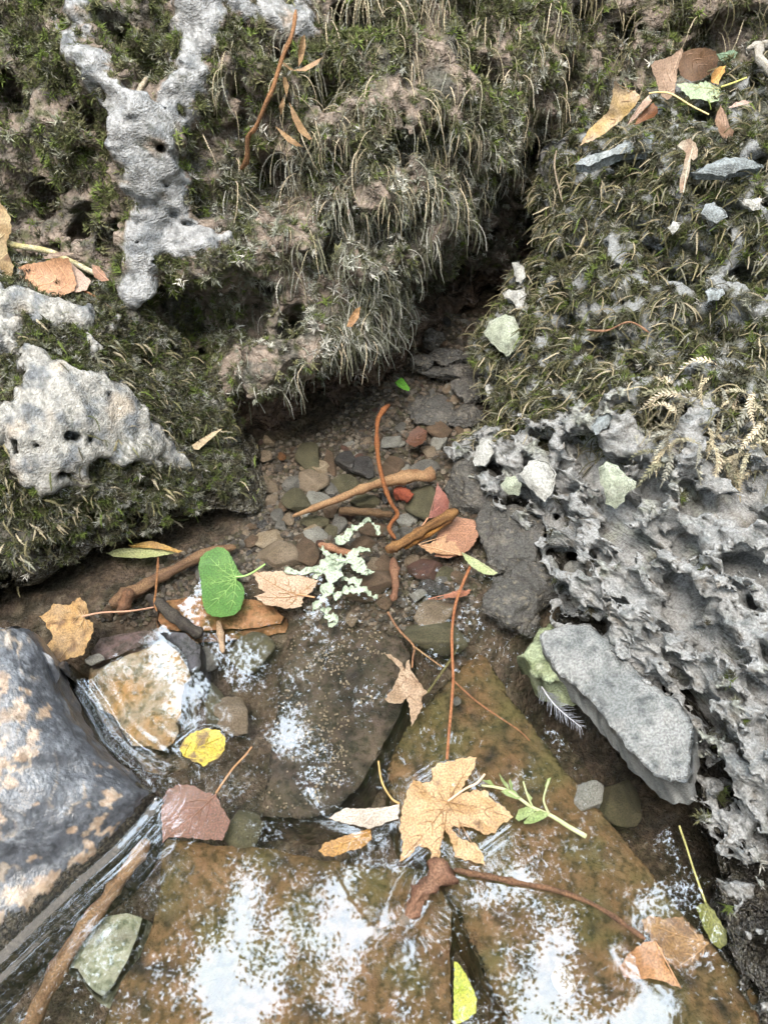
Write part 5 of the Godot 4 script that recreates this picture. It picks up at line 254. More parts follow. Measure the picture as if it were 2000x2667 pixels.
var PEBBLES := [
	["smooth black oval pebble standing in fawn mud", "dark", Vector3(-0.1652, -0.0097, -0.7265), Vector3(0.0172, 0.0124, 0.0403), 0, 3867],
	["", "tan", Vector3(-0.1451, -0.0096, -0.731), Vector3(0.0179, 0.0125, 0.0173), 0.2, 4969],
	["flat tan diamond shaped pebble on the fawn mud", "tan", Vector3(-0.1416, -0.0092, -0.6826), Vector3(0.0259, 0.0137, 0.0191), -0.2, 1690],
	["", "orange", Vector3(-0.1268, -0.0118, -0.7345), Vector3(0.0086, 0.0062, 0.0114), 0, 6489],
	["big olive green stone below the bank", "olive", Vector3(-0.0916, -0.0073, -0.7247), Vector3(0.0265, 0.0191, 0.0414), 0.1, 7845],
	["cream angular stone leaning on the olive green stone", "cream", Vector3(-0.0784, -0.009, -0.7127), Vector3(0.0199, 0.0143, 0.0211), 0.2, 2539],
	["upright ochre brown stone beside the cream stone", "brown", Vector3(-0.0656, -0.0106, -0.723), Vector3(0.0137, 0.0098, 0.0369), 0.2, 1476],
	["black blocky stone beside the red twig", "dark", Vector3(-0.0449, -0.0081, -0.7178), Vector3(0.0235, 0.0169, 0.0279), 0, 1089],
	["black stone dotted with pale grit beside the red twig", "dark", Vector3(-0.0249, -0.0075, -0.7083), Vector3(0.0284, 0.0185, 0.0256), 0.2, 324],
	["mottled tan stone under the cream stone", "tan", Vector3(-0.0861, -0.0066, -0.6892), Vector3(0.0295, 0.0213, 0.0375), 0.4, 6579],
	["", "grey", Vector3(-0.1109, -0.0094, -0.6816), Vector3(0.0184, 0.0132, 0.0201), 0.1, 9001],
	["", "olive", Vector3(-0.0474, -0.0084, -0.6836), Vector3(0.0257, 0.0161, 0.0223), 0, 4741],
	["squarish olive stone at the pointed end of the bare stick", "olive", Vector3(-0.1029, -0.0076, -0.6521), Vector3(0.0252, 0.0182, 0.0315), 0.5, 964],
	["", "pale", Vector3(-0.0797, -0.0099, -0.6584), Vector3(0.0298, 0.0118, 0.0164), -0.3, 3636],
	["", "olive", Vector3(-0.0249, -0.0083, -0.6546), Vector3(0.0292, 0.0162, 0.0224), 0.1, 8525],
	["", "grey", Vector3(-0.1222, -0.0106, -0.6347), Vector3(0.0134, 0.0096, 0.0173), 0.4, 8792],
	["", "tan", Vector3(-0.1111, -0.0114, -0.628), Vector3(0.0102, 0.0073, 0.0172), 0.1, 5902],
	["flat olive stone below the bare stick", "olive", Vector3(-0.0781, -0.0101, -0.6208), Vector3(0.0297, 0.0111, 0.0154), -0.15, 4533],
	["rounded pale grey pebble above the green lichen", "pale", Vector3(-0.0781, -0.0087, -0.6021), Vector3(0.0213, 0.0152, 0.0211), -0.2, 2828],
	["large yellow tan pebble near the green leaf", "cream", Vector3(-0.1287, -0.0087, -0.5954), Vector3(0.0282, 0.0152, 0.0212), 0.15, 1739],
	["", "grey", Vector3(-0.1171, -0.0114, -0.6178), Vector3(0.0101, 0.0073, 0.0127), 0.8, 4288],
	["pale slanting stone beside the red twig", "pale", Vector3(0.006, -0.0093, -0.7566), Vector3(0.0251, 0.0134, 0.0187), 0.5, 3512],
	["", "pale", Vector3(0.0213, -0.0116, -0.7566), Vector3(0.0096, 0.0069, 0.0102), 0, 420],
	["brown angular stone at the foot of the right boulder", "brown", Vector3(0.0713, -0.0071, -0.7786), Vector3(0.0275, 0.0198, 0.0282), 0, 4264],
	["", "brown", Vector3(0.0943, -0.009, -0.7853), Vector3(0.0198, 0.0142, 0.0253), 0.2, 4452],
	["dark brick shaped stone with pale grit", "dark", Vector3(0.0516, -0.0097, -0.5308), Vector3(0.0293, 0.0122, 0.017), 0, 3169],
	["sandy triangular stone lying on a flat olive stone", "tan", Vector3(0.05, -0.0074, -0.4909), Vector3(0.0401, 0.0188, 0.0261), 0.35, 2700],
	["flat olive stone under the sandy triangular stone", "olive", Vector3(0.053, -0.0059, -0.4638), Vector3(0.0503, 0.0231, 0.032), 0, 5076],
	["dull dark red stone", "red", Vector3(0.0461, -0.0077, -0.5549), Vector3(0.0335, 0.0181, 0.0251), 0.3, 4745],
	["flat brown stone beside the green lichen", "brown", Vector3(-0.008, -0.0049, -0.5334), Vector3(0.0392, 0.026, 0.0361), 0.1, 6101],
	["crumbly white stone beside the red twig", "pale", Vector3(0.0259, -0.0104, -0.6268), Vector3(0.0194, 0.0103, 0.0143), 0.4, 1420],
	["", "grey", Vector3(0.0238, -0.0104, -0.6095), Vector3(0.0156, 0.0102, 0.0141), 0, 9926],
	["", "tan", Vector3(0.0199, -0.0105, -0.6546), Vector3(0.0139, 0.01, 0.0163), 0.3, 5528],
	["", "brown", Vector3(-0.0114, -0.0095, -0.6139), Vector3(0.0262, 0.0129, 0.018), 0, 6355],
	["", "grey", Vector3(-0.052, -0.0095, -0.6169), Vector3(0.0219, 0.013, 0.018), 0, 8289],
	["", "brown", Vector3(-0.0252, -0.0099, -0.5914), Vector3(0.0268, 0.0116, 0.0161), 0.3, 4077],
	["", "brown", Vector3(-0.0023, -0.0079, -0.5549), Vector3(0.0272, 0.0173, 0.0241), 0.1, 2912],
	["small tan stone on the dark slab", "tan", Vector3(-0.0339, -0.011, -0.4892), Vector3(0.012, 0.0086, 0.0135), 0.4, 4052],
	["", "tan", Vector3(0.0587, -0.0122, -0.5014), Vector3(0.0073, 0.0052, 0.0116), 0, 7759],
	["", "grey", Vector3(0.0273, -0.0116, -0.6777), Vector3(0.0096, 0.0069, 0.0131), 0, 4587],
	["big flat olive stone beside the red leaf", "olive", Vector3(0.0436, -0.0055, -0.6506), Vector3(0.0336, 0.0242, 0.042), 0.2, 1463],
	["", "tan", Vector3(0.0113, -0.0102, -0.8108), Vector3(0.015, 0.0108, 0.0157), 0, 8972],
	["", "tan", Vector3(0.0023, -0.0109, -0.7936), Vector3(0.0124, 0.0089, 0.0186), 0.2, 4919],
	["", "grey", Vector3(0.0318, -0.0112, -0.8089), Vector3(0.0113, 0.0081, 0.0188), 0.3, 118],
	["", "grey", Vector3(0.0212, -0.0103, -0.786), Vector3(0.0148, 0.0106, 0.0154), 0, 4783],
	["tiny blue grey stone on the rust slab", "grey", Vector3(0.0699, -0.0123, -0.3944), Vector3(0.0068, 0.0049, 0.0085), 0, 9377],
	["", "tan", Vector3(0.055, -0.0104, -0.7423), Vector3(0.0143, 0.0103, 0.0164), 0.4, 5107],
	["grey stone at the thick end of the bare stick", "grey", Vector3(0.0488, -0.0081, -0.7042), Vector3(0.0302, 0.0167, 0.0233), 0.5, 8329],
	["", "brown", Vector3(-0.1497, -0.0102, -0.5948), Vector3(0.0174, 0.0108, 0.015), 0, 3196],
	["", "brown", Vector3(-0.0908, -0.007, -0.5749), Vector3(0.0277, 0.0199, 0.032), 0.3, 6782],
	["", "tan", Vector3(-0.1187, -0.0066, -0.5692), Vector3(0.0383, 0.0211, 0.0293), 0, 6942],
	["", "pale", Vector3(-0.0459, -0.0114, -0.753), Vector3(0.0168, 0.0074, 0.0102), 0.4, 9812],
	["", "pale", Vector3(-0.0381, -0.0118, -0.7352), Vector3(0.0107, 0.0064, 0.0089), 0.4, 4721],
	["", "olive", Vector3(-0.012, -0.0105, -0.6842), Vector3(0.0137, 0.0099, 0.0172), 0, 7062],
	["", "brown", Vector3(0.0082, -0.0074, -0.7076), Vector3(0.0279, 0.0189, 0.0262), 0.3, 7395],
	["", "grey", Vector3(-0.0648, -0.0105, -0.6777), Vector3(0.0137, 0.0099, 0.0257), 0.3, 2643],
	["", "olive", Vector3(-0.0573, -0.0102, -0.6095), Vector3(0.0152, 0.011, 0.0163), 0, 3821],
	["", "brown", Vector3(-0.0222, -0.0101, -0.5208), Vector3(0.0286, 0.011, 0.0153), 0, 4998],
	["", "olive", Vector3(0.0651, -0.0101, -0.5473), Vector3(0.0188, 0.0113, 0.0156), 0, 4254],
	["", "brown", Vector3(0.0818, -0.0101, -0.5419), Vector3(0.0167, 0.0112, 0.0156), 0, 708],
	["", "pale", Vector3(0.0365, -0.0108, -0.5208), Vector3(0.0143, 0.0092, 0.0128), 0, 1328],
	["white flat stone beside the edge of the rust slab", "pale", Vector3(0.1838, -0.0191, -0.3023), Vector3(0.0252, 0.0168, 0.0233), 0.5, 758],
	["cream pebble lying on the rust slab", "cream", Vector3(0.1385, -0.0166, -0.1549), Vector3(0.0134, 0.0097, 0.0188), 0.3, 7580],
	["mossy green stone in the crevice behind the rust slab", "olive", Vector3(0.2298, -0.0815, -0.3232), Vector3(0.0336, 0.0242, 0.0481), 0.4, 4594],
	["small white chip beside the purple slate", "pale", Vector3(-0.2834, 0.0025, -0.4318), Vector3(0.0151, 0.0072, 0.0101), 0, 8501],
	["olive stone with bright reflections beside the dark slab", "olive", Vector3(-0.1389, -0.0218, -0.456), Vector3(0.0403, 0.0235, 0.0326), 0.1, 8759],
	["green stone at the end of the rust brown leaf", "olive", Vector3(-0.1245, -0.0381, -0.2813), Vector3(0.0284, 0.0197, 0.0274), 0.3, 7720],
	["", "grey", Vector3(-0.1797, -0.0252, -0.4505), Vector3(0.0191, 0.0137, 0.0209), 0, 5617],
	["green algae covered stone under the pool glare", "olive", Vector3(-0.1707, -0.0496, -0.4091), Vector3(0.0214, 0.0154, 0.0417), 0.2, 2376],
	["tan stone sunk beside the dark slab", "tan", Vector3(-0.1507, -0.0479, -0.3987), Vector3(0.0283, 0.0204, 0.0354), 0.5, 3204],
	["", "grey", Vector3(-0.2203, -0.047, -0.391), Vector3(0.0143, 0.0086, 0.0119), 0.2, 1088]]
var SHALLOWS := v2([-0.1805, -0.7538, -0.0768, -0.7797, 0.0003, -0.9025, 0.0474, -0.9882, 0.1414, -0.9882, 0.1345, -0.8248, 0.0745, -0.7207, 0.1199, -0.5875, 0.099, -0.5171, 0.0794, -0.4426, 0.0244, -0.4874, -0.0918, -0.4932, -0.1362, -0.5482, -0.2566, -0.4932, -0.3162, -0.4991, -0.2316, -0.5741, -0.1544, -0.6221])
var TWIGS := [
	["bare_stick", "bare tan stick with a knobbly thick end lying across the pebbles", "twig", Vector3(-0.1029, 0.01, -0.6147), v3([0, 0, 0, 0.0282, 0.006, -0.0095, 0.0591, 0.01, -0.0226, 0.0858, 0.012, -0.0355, 0.1107, 0.012, -0.0449, 0.1359, 0.01, -0.0539, 0.1497, 0.008, -0.0552, 0.162, 0.006, -0.0611]), 0.0028, 0.0085, Color(0.42, 0.26, 0.14), Color(0.24, 0.13, 0.07), 0.3, "dry_wood", 9, "twigs and sticks"],
	["red_twig", "crooked red brown twig standing up over the bare stick", "twig", Vector3(0.0065, 0.05, -0.7598), v3([0, 0, 0, -0.009, -0.002, 0.011, -0.0144, -0.005, 0.0306, -0.0137, -0.012, 0.0738, -0.0073, -0.014, 0.1163, 0.0006, -0.02, 0.141, 0.0087, -0.028, 0.152, 0.0014, -0.032, 0.1625, -0.0006, -0.036, 0.1691, 0.0063, -0.04, 0.1785]), 0.0032, 0.0019, Color(0.31, 0.12, 0.045), Color(0.19, 0.075, 0.035), 0.3, "dry_wood", 9, "twigs and sticks"],
	["lichen_twig", "orange brown twig split along a dark groove beside the green lichen", "twig", Vector3(0.0019, 0.014, -0.5619), v3([0, 0, 0, 0.0117, 0.004, -0.003, 0.0245, 0.008, -0.0088, 0.0417, 0.012, -0.02, 0.057, 0.014, -0.0302, 0.0796, 0.012, -0.0465]), 0.006, 0.005, Color(0.3, 0.16, 0.065), Color(0.13, 0.065, 0.03), 0.3, "dry_wood", 9, "twigs and sticks"],
	["bark_strip", "curled bark strip lying along the split orange twig", "twig", Vector3(0.0212, 0.012, -0.5671), v3([0, 0, 0, 0.0161, 0.005, -0.007, 0.0358, 0.008, -0.0199, 0.0558, 0.01, -0.034]), 0.004, 0.003, Color(0.36, 0.17, 0.045), Color(0.13, 0.06, 0.025), 0.5, "dry_wood", 9, "twigs and sticks"],
	["dark_stick", "dark mottled stick under the bare stick", "twig", Vector3(-0.0513, 0.004, -0.6282), v3([0, 0, 0, 0.0163, 0.002, 0.0018, 0.0343, 0.003, 0.0039, 0.05, 0.002, 0.006, 0.0616, 0, 0.0054]), 0.0052, 0.004, Color(0.16, 0.1, 0.055), Color(0.1, 0.062, 0.035), 0.35, "dry_wood", 9, "twigs and sticks"],
	["peeled_stick", "short pinkish peeled stick beside the green lichen", "twig", Vector3(-0.0721, 0.002, -0.5801), v3([0, 0, 0, 0.0145, 0.002, 0.0064, 0.0277, 0.002, 0.012, 0.0432, 0, 0.0151]), 0.0042, 0.0042, Color(0.4, 0.22, 0.13), Color(0.3, 0.15, 0.09), 0.2, "dry_wood", 9, "twigs and sticks"],
	["brown_stick", "brown branch lying in the dark shallows beside the green leaf", "twig", Vector3(-0.2861, -0.004, -0.5019), v3([0, 0, 0, 0.0178, 0.004, -0.012, 0.0358, 0.007, -0.0235, 0.0622, 0.008, -0.0429, 0.0892, 0.008, -0.0621, 0.1074, 0.004, -0.0729, 0.1214, 0, -0.0795]), 0.0085, 0.004, Color(0.25, 0.15, 0.085), Color(0.15, 0.09, 0.055), 0.3, "dry_wood", 9, "twigs and sticks"],
	["knob_stick", "stub of a snapped side branch leaning on the brown branch", "twig", Vector3(-0.2734, -0.002, -0.4902), v3([0, 0, 0, 0.0075, 0.012, -0.0061, 0.0123, 0.024, -0.0134]), 0.006, 0.0065, Color(0.23, 0.12, 0.07), Color(0.14, 0.08, 0.05), 0.3, "dry_wood", 9, "twigs and sticks"],
	["dark_stick", "dark grey stick lying between the orange stone and the banded stone", "twig", Vector3(-0.2476, 0.002, -0.5103), v3([0, 0, 0, 0.0177, 0.002, 0.0148, 0.0345, 0.002, 0.0292, 0.0503, 0.001, 0.0404, 0.0631, -0.002, 0.0476]), 0.005, 0.0065, Color(0.09, 0.078, 0.065), Color(0.05, 0.043, 0.036), 0.35, "dry_wood", 9, "twigs and sticks"],
	["sunk_plank", "long splintered piece of brown wood sunk beside the dark slate boulder", "twig", Vector3(-0.2027, -0.012, -0.2618), v3([0, 0, 0, -0.0076, -0.002, 0.0139, -0.0153, -0.005, 0.0271, -0.026, -0.008, 0.0437, -0.0372, -0.012, 0.0578, -0.046, -0.016, 0.0725, -0.0541, -0.018, 0.0873, -0.0627, -0.022, 0.1079, -0.0706, -0.026, 0.1293, -0.0792, -0.03, 0.153]), 0.0055, 0.0075, Color(0.27, 0.165, 0.09), Color(0.15, 0.09, 0.05), 0.25, "dry_wood", 14, "twigs and sticks"],
	["bark_piece", "red brown piece of bark rising out of the water below the orange leaf", "twig", Vector3(0.0493, 0.004, -0.238), v3([0, 0, 0, -0.0059, 0.002, 0.0108, -0.0139, 0.003, 0.021, -0.0216, 0.002, 0.0303, -0.0309, -0.003, 0.0413]), 0.0078, 0.0062, Color(0.3, 0.17, 0.11), Color(0.15, 0.075, 0.05), 0.95, "dry_wood", 14, "twigs and sticks"],
	["thin_twig", "long thin brown twig running from the bark piece to the tattered leaf", "twig", Vector3(0.0571, 0.003, -0.2322), v3([0, 0, 0, 0.015, 0, 0.0031, 0.0299, 0, 0.0058, 0.056, -0.001, 0.0106, 0.0778, 0, 0.0152, 0.101, 0, 0.0228, 0.1197, 0, 0.0324, 0.1344, -0.001, 0.0427, 0.1466, -0.001, 0.0523]), 0.0026, 0.0017, Color(0.22, 0.12, 0.07), Color(0.12, 0.07, 0.045), 0.3, "dry_wood", 9, "twigs and sticks"],
	["leaf_stalk", "long reddish leaf stalk lying over the tip of the rust slab", "twig", Vector3(0.0929, 0.012, -0.544), v3([0, 0, 0, -0.011, 0.002, 0.0277, -0.0198, 0.004, 0.0542, -0.025, 0.002, 0.084, -0.0262, -0.002, 0.1112, -0.0264, -0.006, 0.1351, -0.0293, -0.01, 0.1623, -0.033, -0.011, 0.19, -0.0361, -0.011, 0.215]), 0.0016, 0.0013, Color(0.42, 0.18, 0.085), Color(0.34, 0.13, 0.06), 0.1, "dry_wood", 9, "twigs and sticks"],
	["leaf_stalk", "hair thin brown stalk crossing the tip of the rust slab", "twig", Vector3(0.0665, 0.005, -0.4077), v3([0, 0, 0, 0.0202, -0.003, 0.0199, 0.0414, -0.006, 0.0357, 0.059, -0.009, 0.0476, 0.0686, -0.013, 0.0561]), 0.0009, 0.0006, Color(0.34, 0.16, 0.08), Color(0.26, 0.12, 0.06), 0.1, "dry_wood", 9, "twigs and sticks"],
	["leaf_stalk", "forked thin brown stalk above the folded speckled leaf", "twig", Vector3(0.0039, 0.008, -0.4851), v3([0, 0, 0, 0.0108, 0.002, 0.0225, 0.0251, 0.002, 0.0415, 0.0243, 0.001, 0.0539, 0.0233, 0, 0.0655]), 0.0011, 0.0009, Color(0.36, 0.19, 0.1), Color(0.26, 0.14, 0.08), 0.1, "dry_wood", 9, "twigs and sticks"],
	["leaf_stalk", "thin straw coloured stalk over the olive stone", "twig", Vector3(0.03, 0.009, -0.4429), v3([0, 0, 0, 0.0133, -0.001, 0.0111, 0.0268, -0.003, 0.0214]), 0.0009, 0.0007, Color(0.4, 0.25, 0.13), Color(0.3, 0.18, 0.1), 0.1, "dry_wood", 9, "twigs and sticks"],
	["brown_stick", "thin dark brown stick lying upright beside the flat brown stone", "twig", Vector3(0.0098, 0.008, -0.5552), v3([0, 0, 0, 0.0011, 0.002, 0.0203, 0.0022, 0.001, 0.0404, -0.0008, -0.002, 0.0546]), 0.0042, 0.0034, Color(0.26, 0.14, 0.085), Color(0.18, 0.09, 0.055), 0.35, "dry_wood", 9, "twigs and sticks"],
	["grass_stem", "greenish thin stem beside the olive stone at the slab tip", "twig", Vector3(0.0719, 0.006, -0.441), v3([0, 0, 0, -0.0117, 0, 0.019, -0.0219, 0, 0.0343, -0.0317, -0.003, 0.0474]), 0.0014, 0.0012, Color(0.16, 0.14, 0.06), Color(0.1, 0.09, 0.04), 0.2, "dry_wood", 9, "twigs and sticks"],
	["thin_twig", "thin orange twig dropping from the willow leaf to the maple leaf stalk", "twig", Vector3(-0.2434, 0.01, -0.5559), v3([0, 0, 0, 0.0021, -0.001, 0.0166, 0.0055, -0.001, 0.0442, 0.0069, -0.001, 0.0604, 0.0106, -0.004, 0.0684]), 0.0012, 0.0011, Color(0.36, 0.17, 0.07), Color(0.26, 0.12, 0.06), 0.2, "dry_wood", 9, "twigs and sticks"],
	["thin_twig", "straw coloured stub of stick under the orange stone", "twig", Vector3(-0.1692, 0.002, -0.4782), v3([0, 0, 0, 0.005, 0.001, 0.0189, 0.0094, -0.001, 0.0367]), 0.0034, 0.0026, Color(0.46, 0.33, 0.22), Color(0.36, 0.24, 0.15), 0.2, "dry_wood", 9, "twigs and sticks"],
	["white_twig", "white barked forked twig on the mossy ledge", "twig", Vector3(0.4309, 0.3909, -0.921), v3([0, 0, 0, -0.0179, -0.0051, -0.0114, -0.0095, -0.0064, -0.0314, -0.0137, -0.0078, -0.0339, -0.0166, -0.017, -0.0615, -0.0333, -0.0142, -0.0214, -0.033, -0.0145, 0.0026, -0.0302, -0.0181, 0.0256]), 0.0052, 0.0042, Color(0.5, 0.48, 0.44), Color(0.42, 0.38, 0.32), 0.25, "dry_wood", 9, "twigs and sticks"],
	["white_twig", "short white barked side fork of the twig on the ledge", "twig", Vector3(0.3947, 0.3749, -0.9701), v3([0, 0, 0, 0.0158, -0.0006, -0.0156, 0.0195, -0.0001, -0.0127]), 0.0032, 0.0042, Color(0.5, 0.48, 0.44), Color(0.42, 0.38, 0.32), 0.25, "dry_wood", 9, "twigs and sticks"],
	["leaf_stalk", "long pale yellow leaf stalk lying across the leaves on the left ledge", "twig", Vector3(-0.3988, 0.2796, -0.7541), v3([0, 0, 0, 0.0226, -0.015, -0.0026, 0.0406, -0.0219, -0.0072, 0.0572, -0.0291, -0.0108, 0.0824, -0.0357, -0.0001, 0.0995, -0.0444, 0.0027, 0.1167, -0.0539, -0.0028]), 0.0032, 0.0026, Color(0.66, 0.6, 0.42), Color(0.55, 0.47, 0.22), 0.1, "dry_wood", 9, "twigs and sticks"],
	["leaf_stalk", "red brown leaf stalk lying on the gravel of the left ledge", "twig", Vector3(-0.3109, 0.2335, -0.7277), v3([0, 0, 0, 0.0162, -0.0075, 0.0053, 0.0303, -0.015, 0.0117, 0.043, -0.0223, 0.0166]), 0.0014, 0.0011, Color(0.46, 0.22, 0.11), Color(0.36, 0.16, 0.08), 0.1, "dry_wood", 9, "twigs and sticks"],
	["dry_stem", "arching red brown dry stem rooted in the bank moss", "twig", Vector3(-0.1477, 0.308, -0.8298), v3([0, 0, 0, 0.0088, 0.0137, 0.0072, 0.0133, 0.0371, 0.0102, 0.0227, 0.0487, 0.0137, 0.0346, 0.0699, 0.0104, 0.0422, 0.0824, 0.0054, 0.052, 0.1042, -0.0088, 0.0611, 0.1188, -0.0241, 0.0639, 0.1322, -0.0471]), 0.0026, 0.0018, Color(0.34, 0.17, 0.08), Color(0.24, 0.13, 0.07), 0.2, "dry_wood", 9, "twigs and sticks"],
	["dry_stem", "short pale dead stalk stuck on the pitted crust", "twig", Vector3(-0.2253, 0.3971, -0.8294), v3([0, 0, 0, -0.0061, -0.0068, 0.0101, -0.0211, -0.0246, 0.0235]), 0.0024, 0.0022, Color(0.5, 0.44, 0.34), Color(0.38, 0.31, 0.22), 0.2, "dry_wood", 9, "twigs and sticks"],
	["catkin", "red catkin lying among the pebbles beside the red twig", "catkin", Vector3(0.0152, 0.004, -0.6617), v3([0, 0, 0, 0.0052, 0.003, 0.0066, 0.0108, 0.003, 0.0117, 0.0163, 0, 0.0145]), 0.0062, 0.0055, Color(0.28, 0.075, 0.04), Color(0.19, 0.05, 0.03), 0.7, "dry_wood", 12, ""],
	["thin_twig", "thin grey twig arching over the bank moss", "twig", Vector3(0.1968, 0.2799, -0.9338), v3([0, 0, 0, -0.0056, -0.0051, 0.0312, 0.0017, -0.0274, 0.0602]), 0.001, 0.0008, Color(0.4, 0.32, 0.24), Color(0.3, 0.24, 0.18), 0.1, "dry_wood", 9, "twigs and sticks"],
	["thin_twig", "thin reddish root lying over the boulder moss", "twig", Vector3(0.2127, 0.1881, -0.7187), v3([0, 0, 0, 0.0164, 0.0091, 0.0144, 0.0356, 0.024, 0.0205, 0.0508, 0.0256, 0.0409]), 0.0012, 0.0009, Color(0.36, 0.2, 0.12), Color(0.27, 0.15, 0.1), 0.2, "dry_wood", 9, "twigs and sticks"]]
var DRY_LEAVES := [
	[Transform3D(Vector3(0.9881, -0.0556, -0.1431), Vector3(0.1535, 0.3582, 0.921), Vector3(0, -0.932, 0.3624), Vector3(-0.0811, 0.3625, -0.8085)), v2([-0.0093, -0.0191, -0.0042, -0.0111, 0.003, 0.0009, 0.0115, 0.0132, 0.0081, 0.0142, -0.0017, 0.007, -0.0074, -0.0052])],
	[Transform3D(Vector3(0.9881, -0.0556, -0.1431), Vector3(0.1535, 0.3582, 0.921), Vector3(0, -0.932, 0.3624), Vector3(-0.093, 0.3485, -0.8094)), v2([-0.0127, -0.0107, -0.004, -0.0055, 0.0058, 0.0017, 0.0139, 0.008, 0.0066, 0.0073, -0.0022, 0.0027, -0.0075, -0.0035])],
	[Transform3D(Vector3(0.9881, -0.0556, -0.1431), Vector3(0.1535, 0.3582, 0.921), Vector3(0, -0.932, 0.3624), Vector3(-0.0718, 0.4033, -0.8421)), v2([-0.0163, 0.0044, -0.0056, 0.0015, 0.0034, -0.0029, 0.0142, -0.0074, 0.0078, -0.0006, -0.0035, 0.005])],
	[Transform3D(Vector3(0.9881, -0.0556, -0.1431), Vector3(0.1535, 0.3582, 0.921), Vector3(0, -0.932, 0.3624), Vector3(-0.0785, 0.4136, -0.8535)), v2([-0.0039, 0.015, -0.0037, 0.0013, -0.0005, -0.0102, 0.0036, -0.0125, 0.004, -0.0026, 0.0004, 0.0091])],
	[Transform3D(Vector3(0.9881, -0.0556, -0.1431), Vector3(0.1535, 0.3582, 0.921), Vector3(0, -0.932, 0.3624), Vector3(-0.0929, 0.4023, -0.8435)), v2([0.006, 0.0029, 0, -0.0014, -0.0068, -0.0053, -0.0023, 0, 0.0031, 0.0038])],
	[Transform3D(Vector3(0.9881, -0.0556, -0.1431), Vector3(0.1535, 0.3582, 0.921), Vector3(0, -0.932, 0.3624), Vector3(-0.0944, 0.3892, -0.8329)), v2([0.0005, 0.0107, 0.0033, 0.0008, 0.001, -0.0061, -0.0025, -0.0071, -0.0023, 0.0018])],
	[Transform3D(Vector3(0.9881, -0.0556, -0.1431), Vector3(0.1535, 0.3582, 0.921), Vector3(0, -0.932, 0.3624), Vector3(-0.0988, 0.3728, -0.825)), v2([-0.0014, 0.0086, -0.0032, 0.0005, 0.0017, -0.0075, 0.0029, -0.0015])]]
var LICHEN := [Vector3(-0.0484, 0.012, -0.5413), [
	v3([0, 0.004, -0.0048, -0.0112, 0.006, 0.0007, -0.0213, 0.004, 0.0084, -0.038, 0.002, 0.01, -0.0571, 0, 0.0066]),
	v3([-0.0185, 0.004, 0.0031, -0.0211, 0.003, 0.0129, -0.0262, 0.001, 0.0165]),
	v3([0, 0.004, -0.0048, -0.0051, 0.008, 0.0193, -0.0096, 0.006, 0.0356, -0.0162, 0.003, 0.0484, -0.0239, 0, 0.0573]),
	v3([-0.011, 0.001, 0.0543, -0.0087, -0.001, 0.0639, 0.0004, -0.003, 0.0685, -0.0074, -0.004, 0.0738]),
	v3([0, 0.004, -0.0048, 0.0117, 0.008, -0.0017, 0.0223, 0.008, 0.0063, 0.0307, 0.004, 0.0142, 0.0357, 0.002, 0.0069]),
	v3([0.0095, 0.006, -0.0059, 0.0198, 0.006, -0.014, 0.0334, 0.004, -0.0198]),
	v3([-0.0034, 0.002, 0.0415, 0.0107, 0.004, 0.0367, 0.0249, 0.005, 0.0349, 0.034, 0.003, 0.0397, 0.0415, 0, 0.042]),
	v3([-0.0023, 0, -0.044, 0.0021, 0.002, -0.0325, 0.0106, 0.006, -0.0403, 0.0213, 0.01, -0.0483, 0.0319, 0.008, -0.0566, 0.0395, 0.004, -0.0521, 0.0424, 0, -0.0446]),
	v3([0, 0.004, -0.0048, -0.0098, 0.004, -0.0116, -0.02, 0.001, -0.0236]),
	v3([0.0226, 0.003, 0.0271, 0.0122, 0.002, 0.0199, 0.0038, 0.001, 0.0191])]]
var SPRIG := [Transform3D(Vector3(1, 0, 0), Vector3(0, 1, 0), Vector3(0, 0, 1), Vector3(0.1298, 0.003, -0.282)), v3([0.0403, 0.001, 0.0233, 0.0275, 0.001, 0.0153, 0.0131, 0.001, 0.0054, -0.0019, 0.001, -0.0016, -0.0111, 0.001, -0.0088, -0.0211, 0.005, -0.0143, -0.0325, 0.003, -0.0189, -0.0443, 0.001, -0.0213]), [v3([-0.0019, 0.001, -0.002, -0.0062, 0.009, -0.0085, -0.0094, 0.013, -0.0196]), v3([0.0121, 0.001, 0.005, 0.0077, 0.007, -0.0022, 0.0074, 0.011, -0.0076, 0.0127, 0.013, -0.0202])], [
	v2([0.0124, 0.004, 0.0037, 0.0024, -0.0047, 0.006, -0.0118, 0.013, -0.0117, 0.0154, -0.0027, 0.014, 0.0068, 0.009]),
	v2([0.0019, 0.0004, -0.0079, -0.0004, -0.0153, 0.003, -0.0186, 0.01, -0.0164, 0.0136, -0.009, 0.009, -0.0025, 0.0044]),
	v2([-0.011, -0.0092, -0.0164, -0.0144, -0.0244, -0.0154, -0.0287, -0.0133, -0.023, -0.0098, -0.0151, -0.0077]),
	v2([-0.0203, -0.0164, -0.0218, -0.0217, -0.0264, -0.027, -0.0285, -0.03, -0.0277, -0.0238, -0.0241, -0.0185]),
	v2([-0.0175, -0.0144, -0.0174, -0.0206, -0.0194, -0.0249, -0.0212, -0.0217, -0.0199, -0.0164]),
	v2([-0.0321, -0.0202, -0.0368, -0.0242, -0.043, -0.0238, -0.0446, -0.0221, -0.0392, -0.0202]),
	v2([-0.0071, -0.0253, -0.0061, -0.0164, -0.0021, -0.0071, -0.0038, -0.0051, -0.0075, -0.0133, -0.0083, -0.0217]),
	v2([0.0105, -0.0196, 0.0133, -0.0249, 0.0165, -0.0259, 0.0143, -0.0206, 0.0115, -0.0164])]]
var FEATHER := v3([0.1473, 0.012, -0.4024, 0.1526, 0.012, -0.3888, 0.16, 0.01, -0.3778, 0.1697, 0.008, -0.3682, 0.182, 0.005, -0.3581])
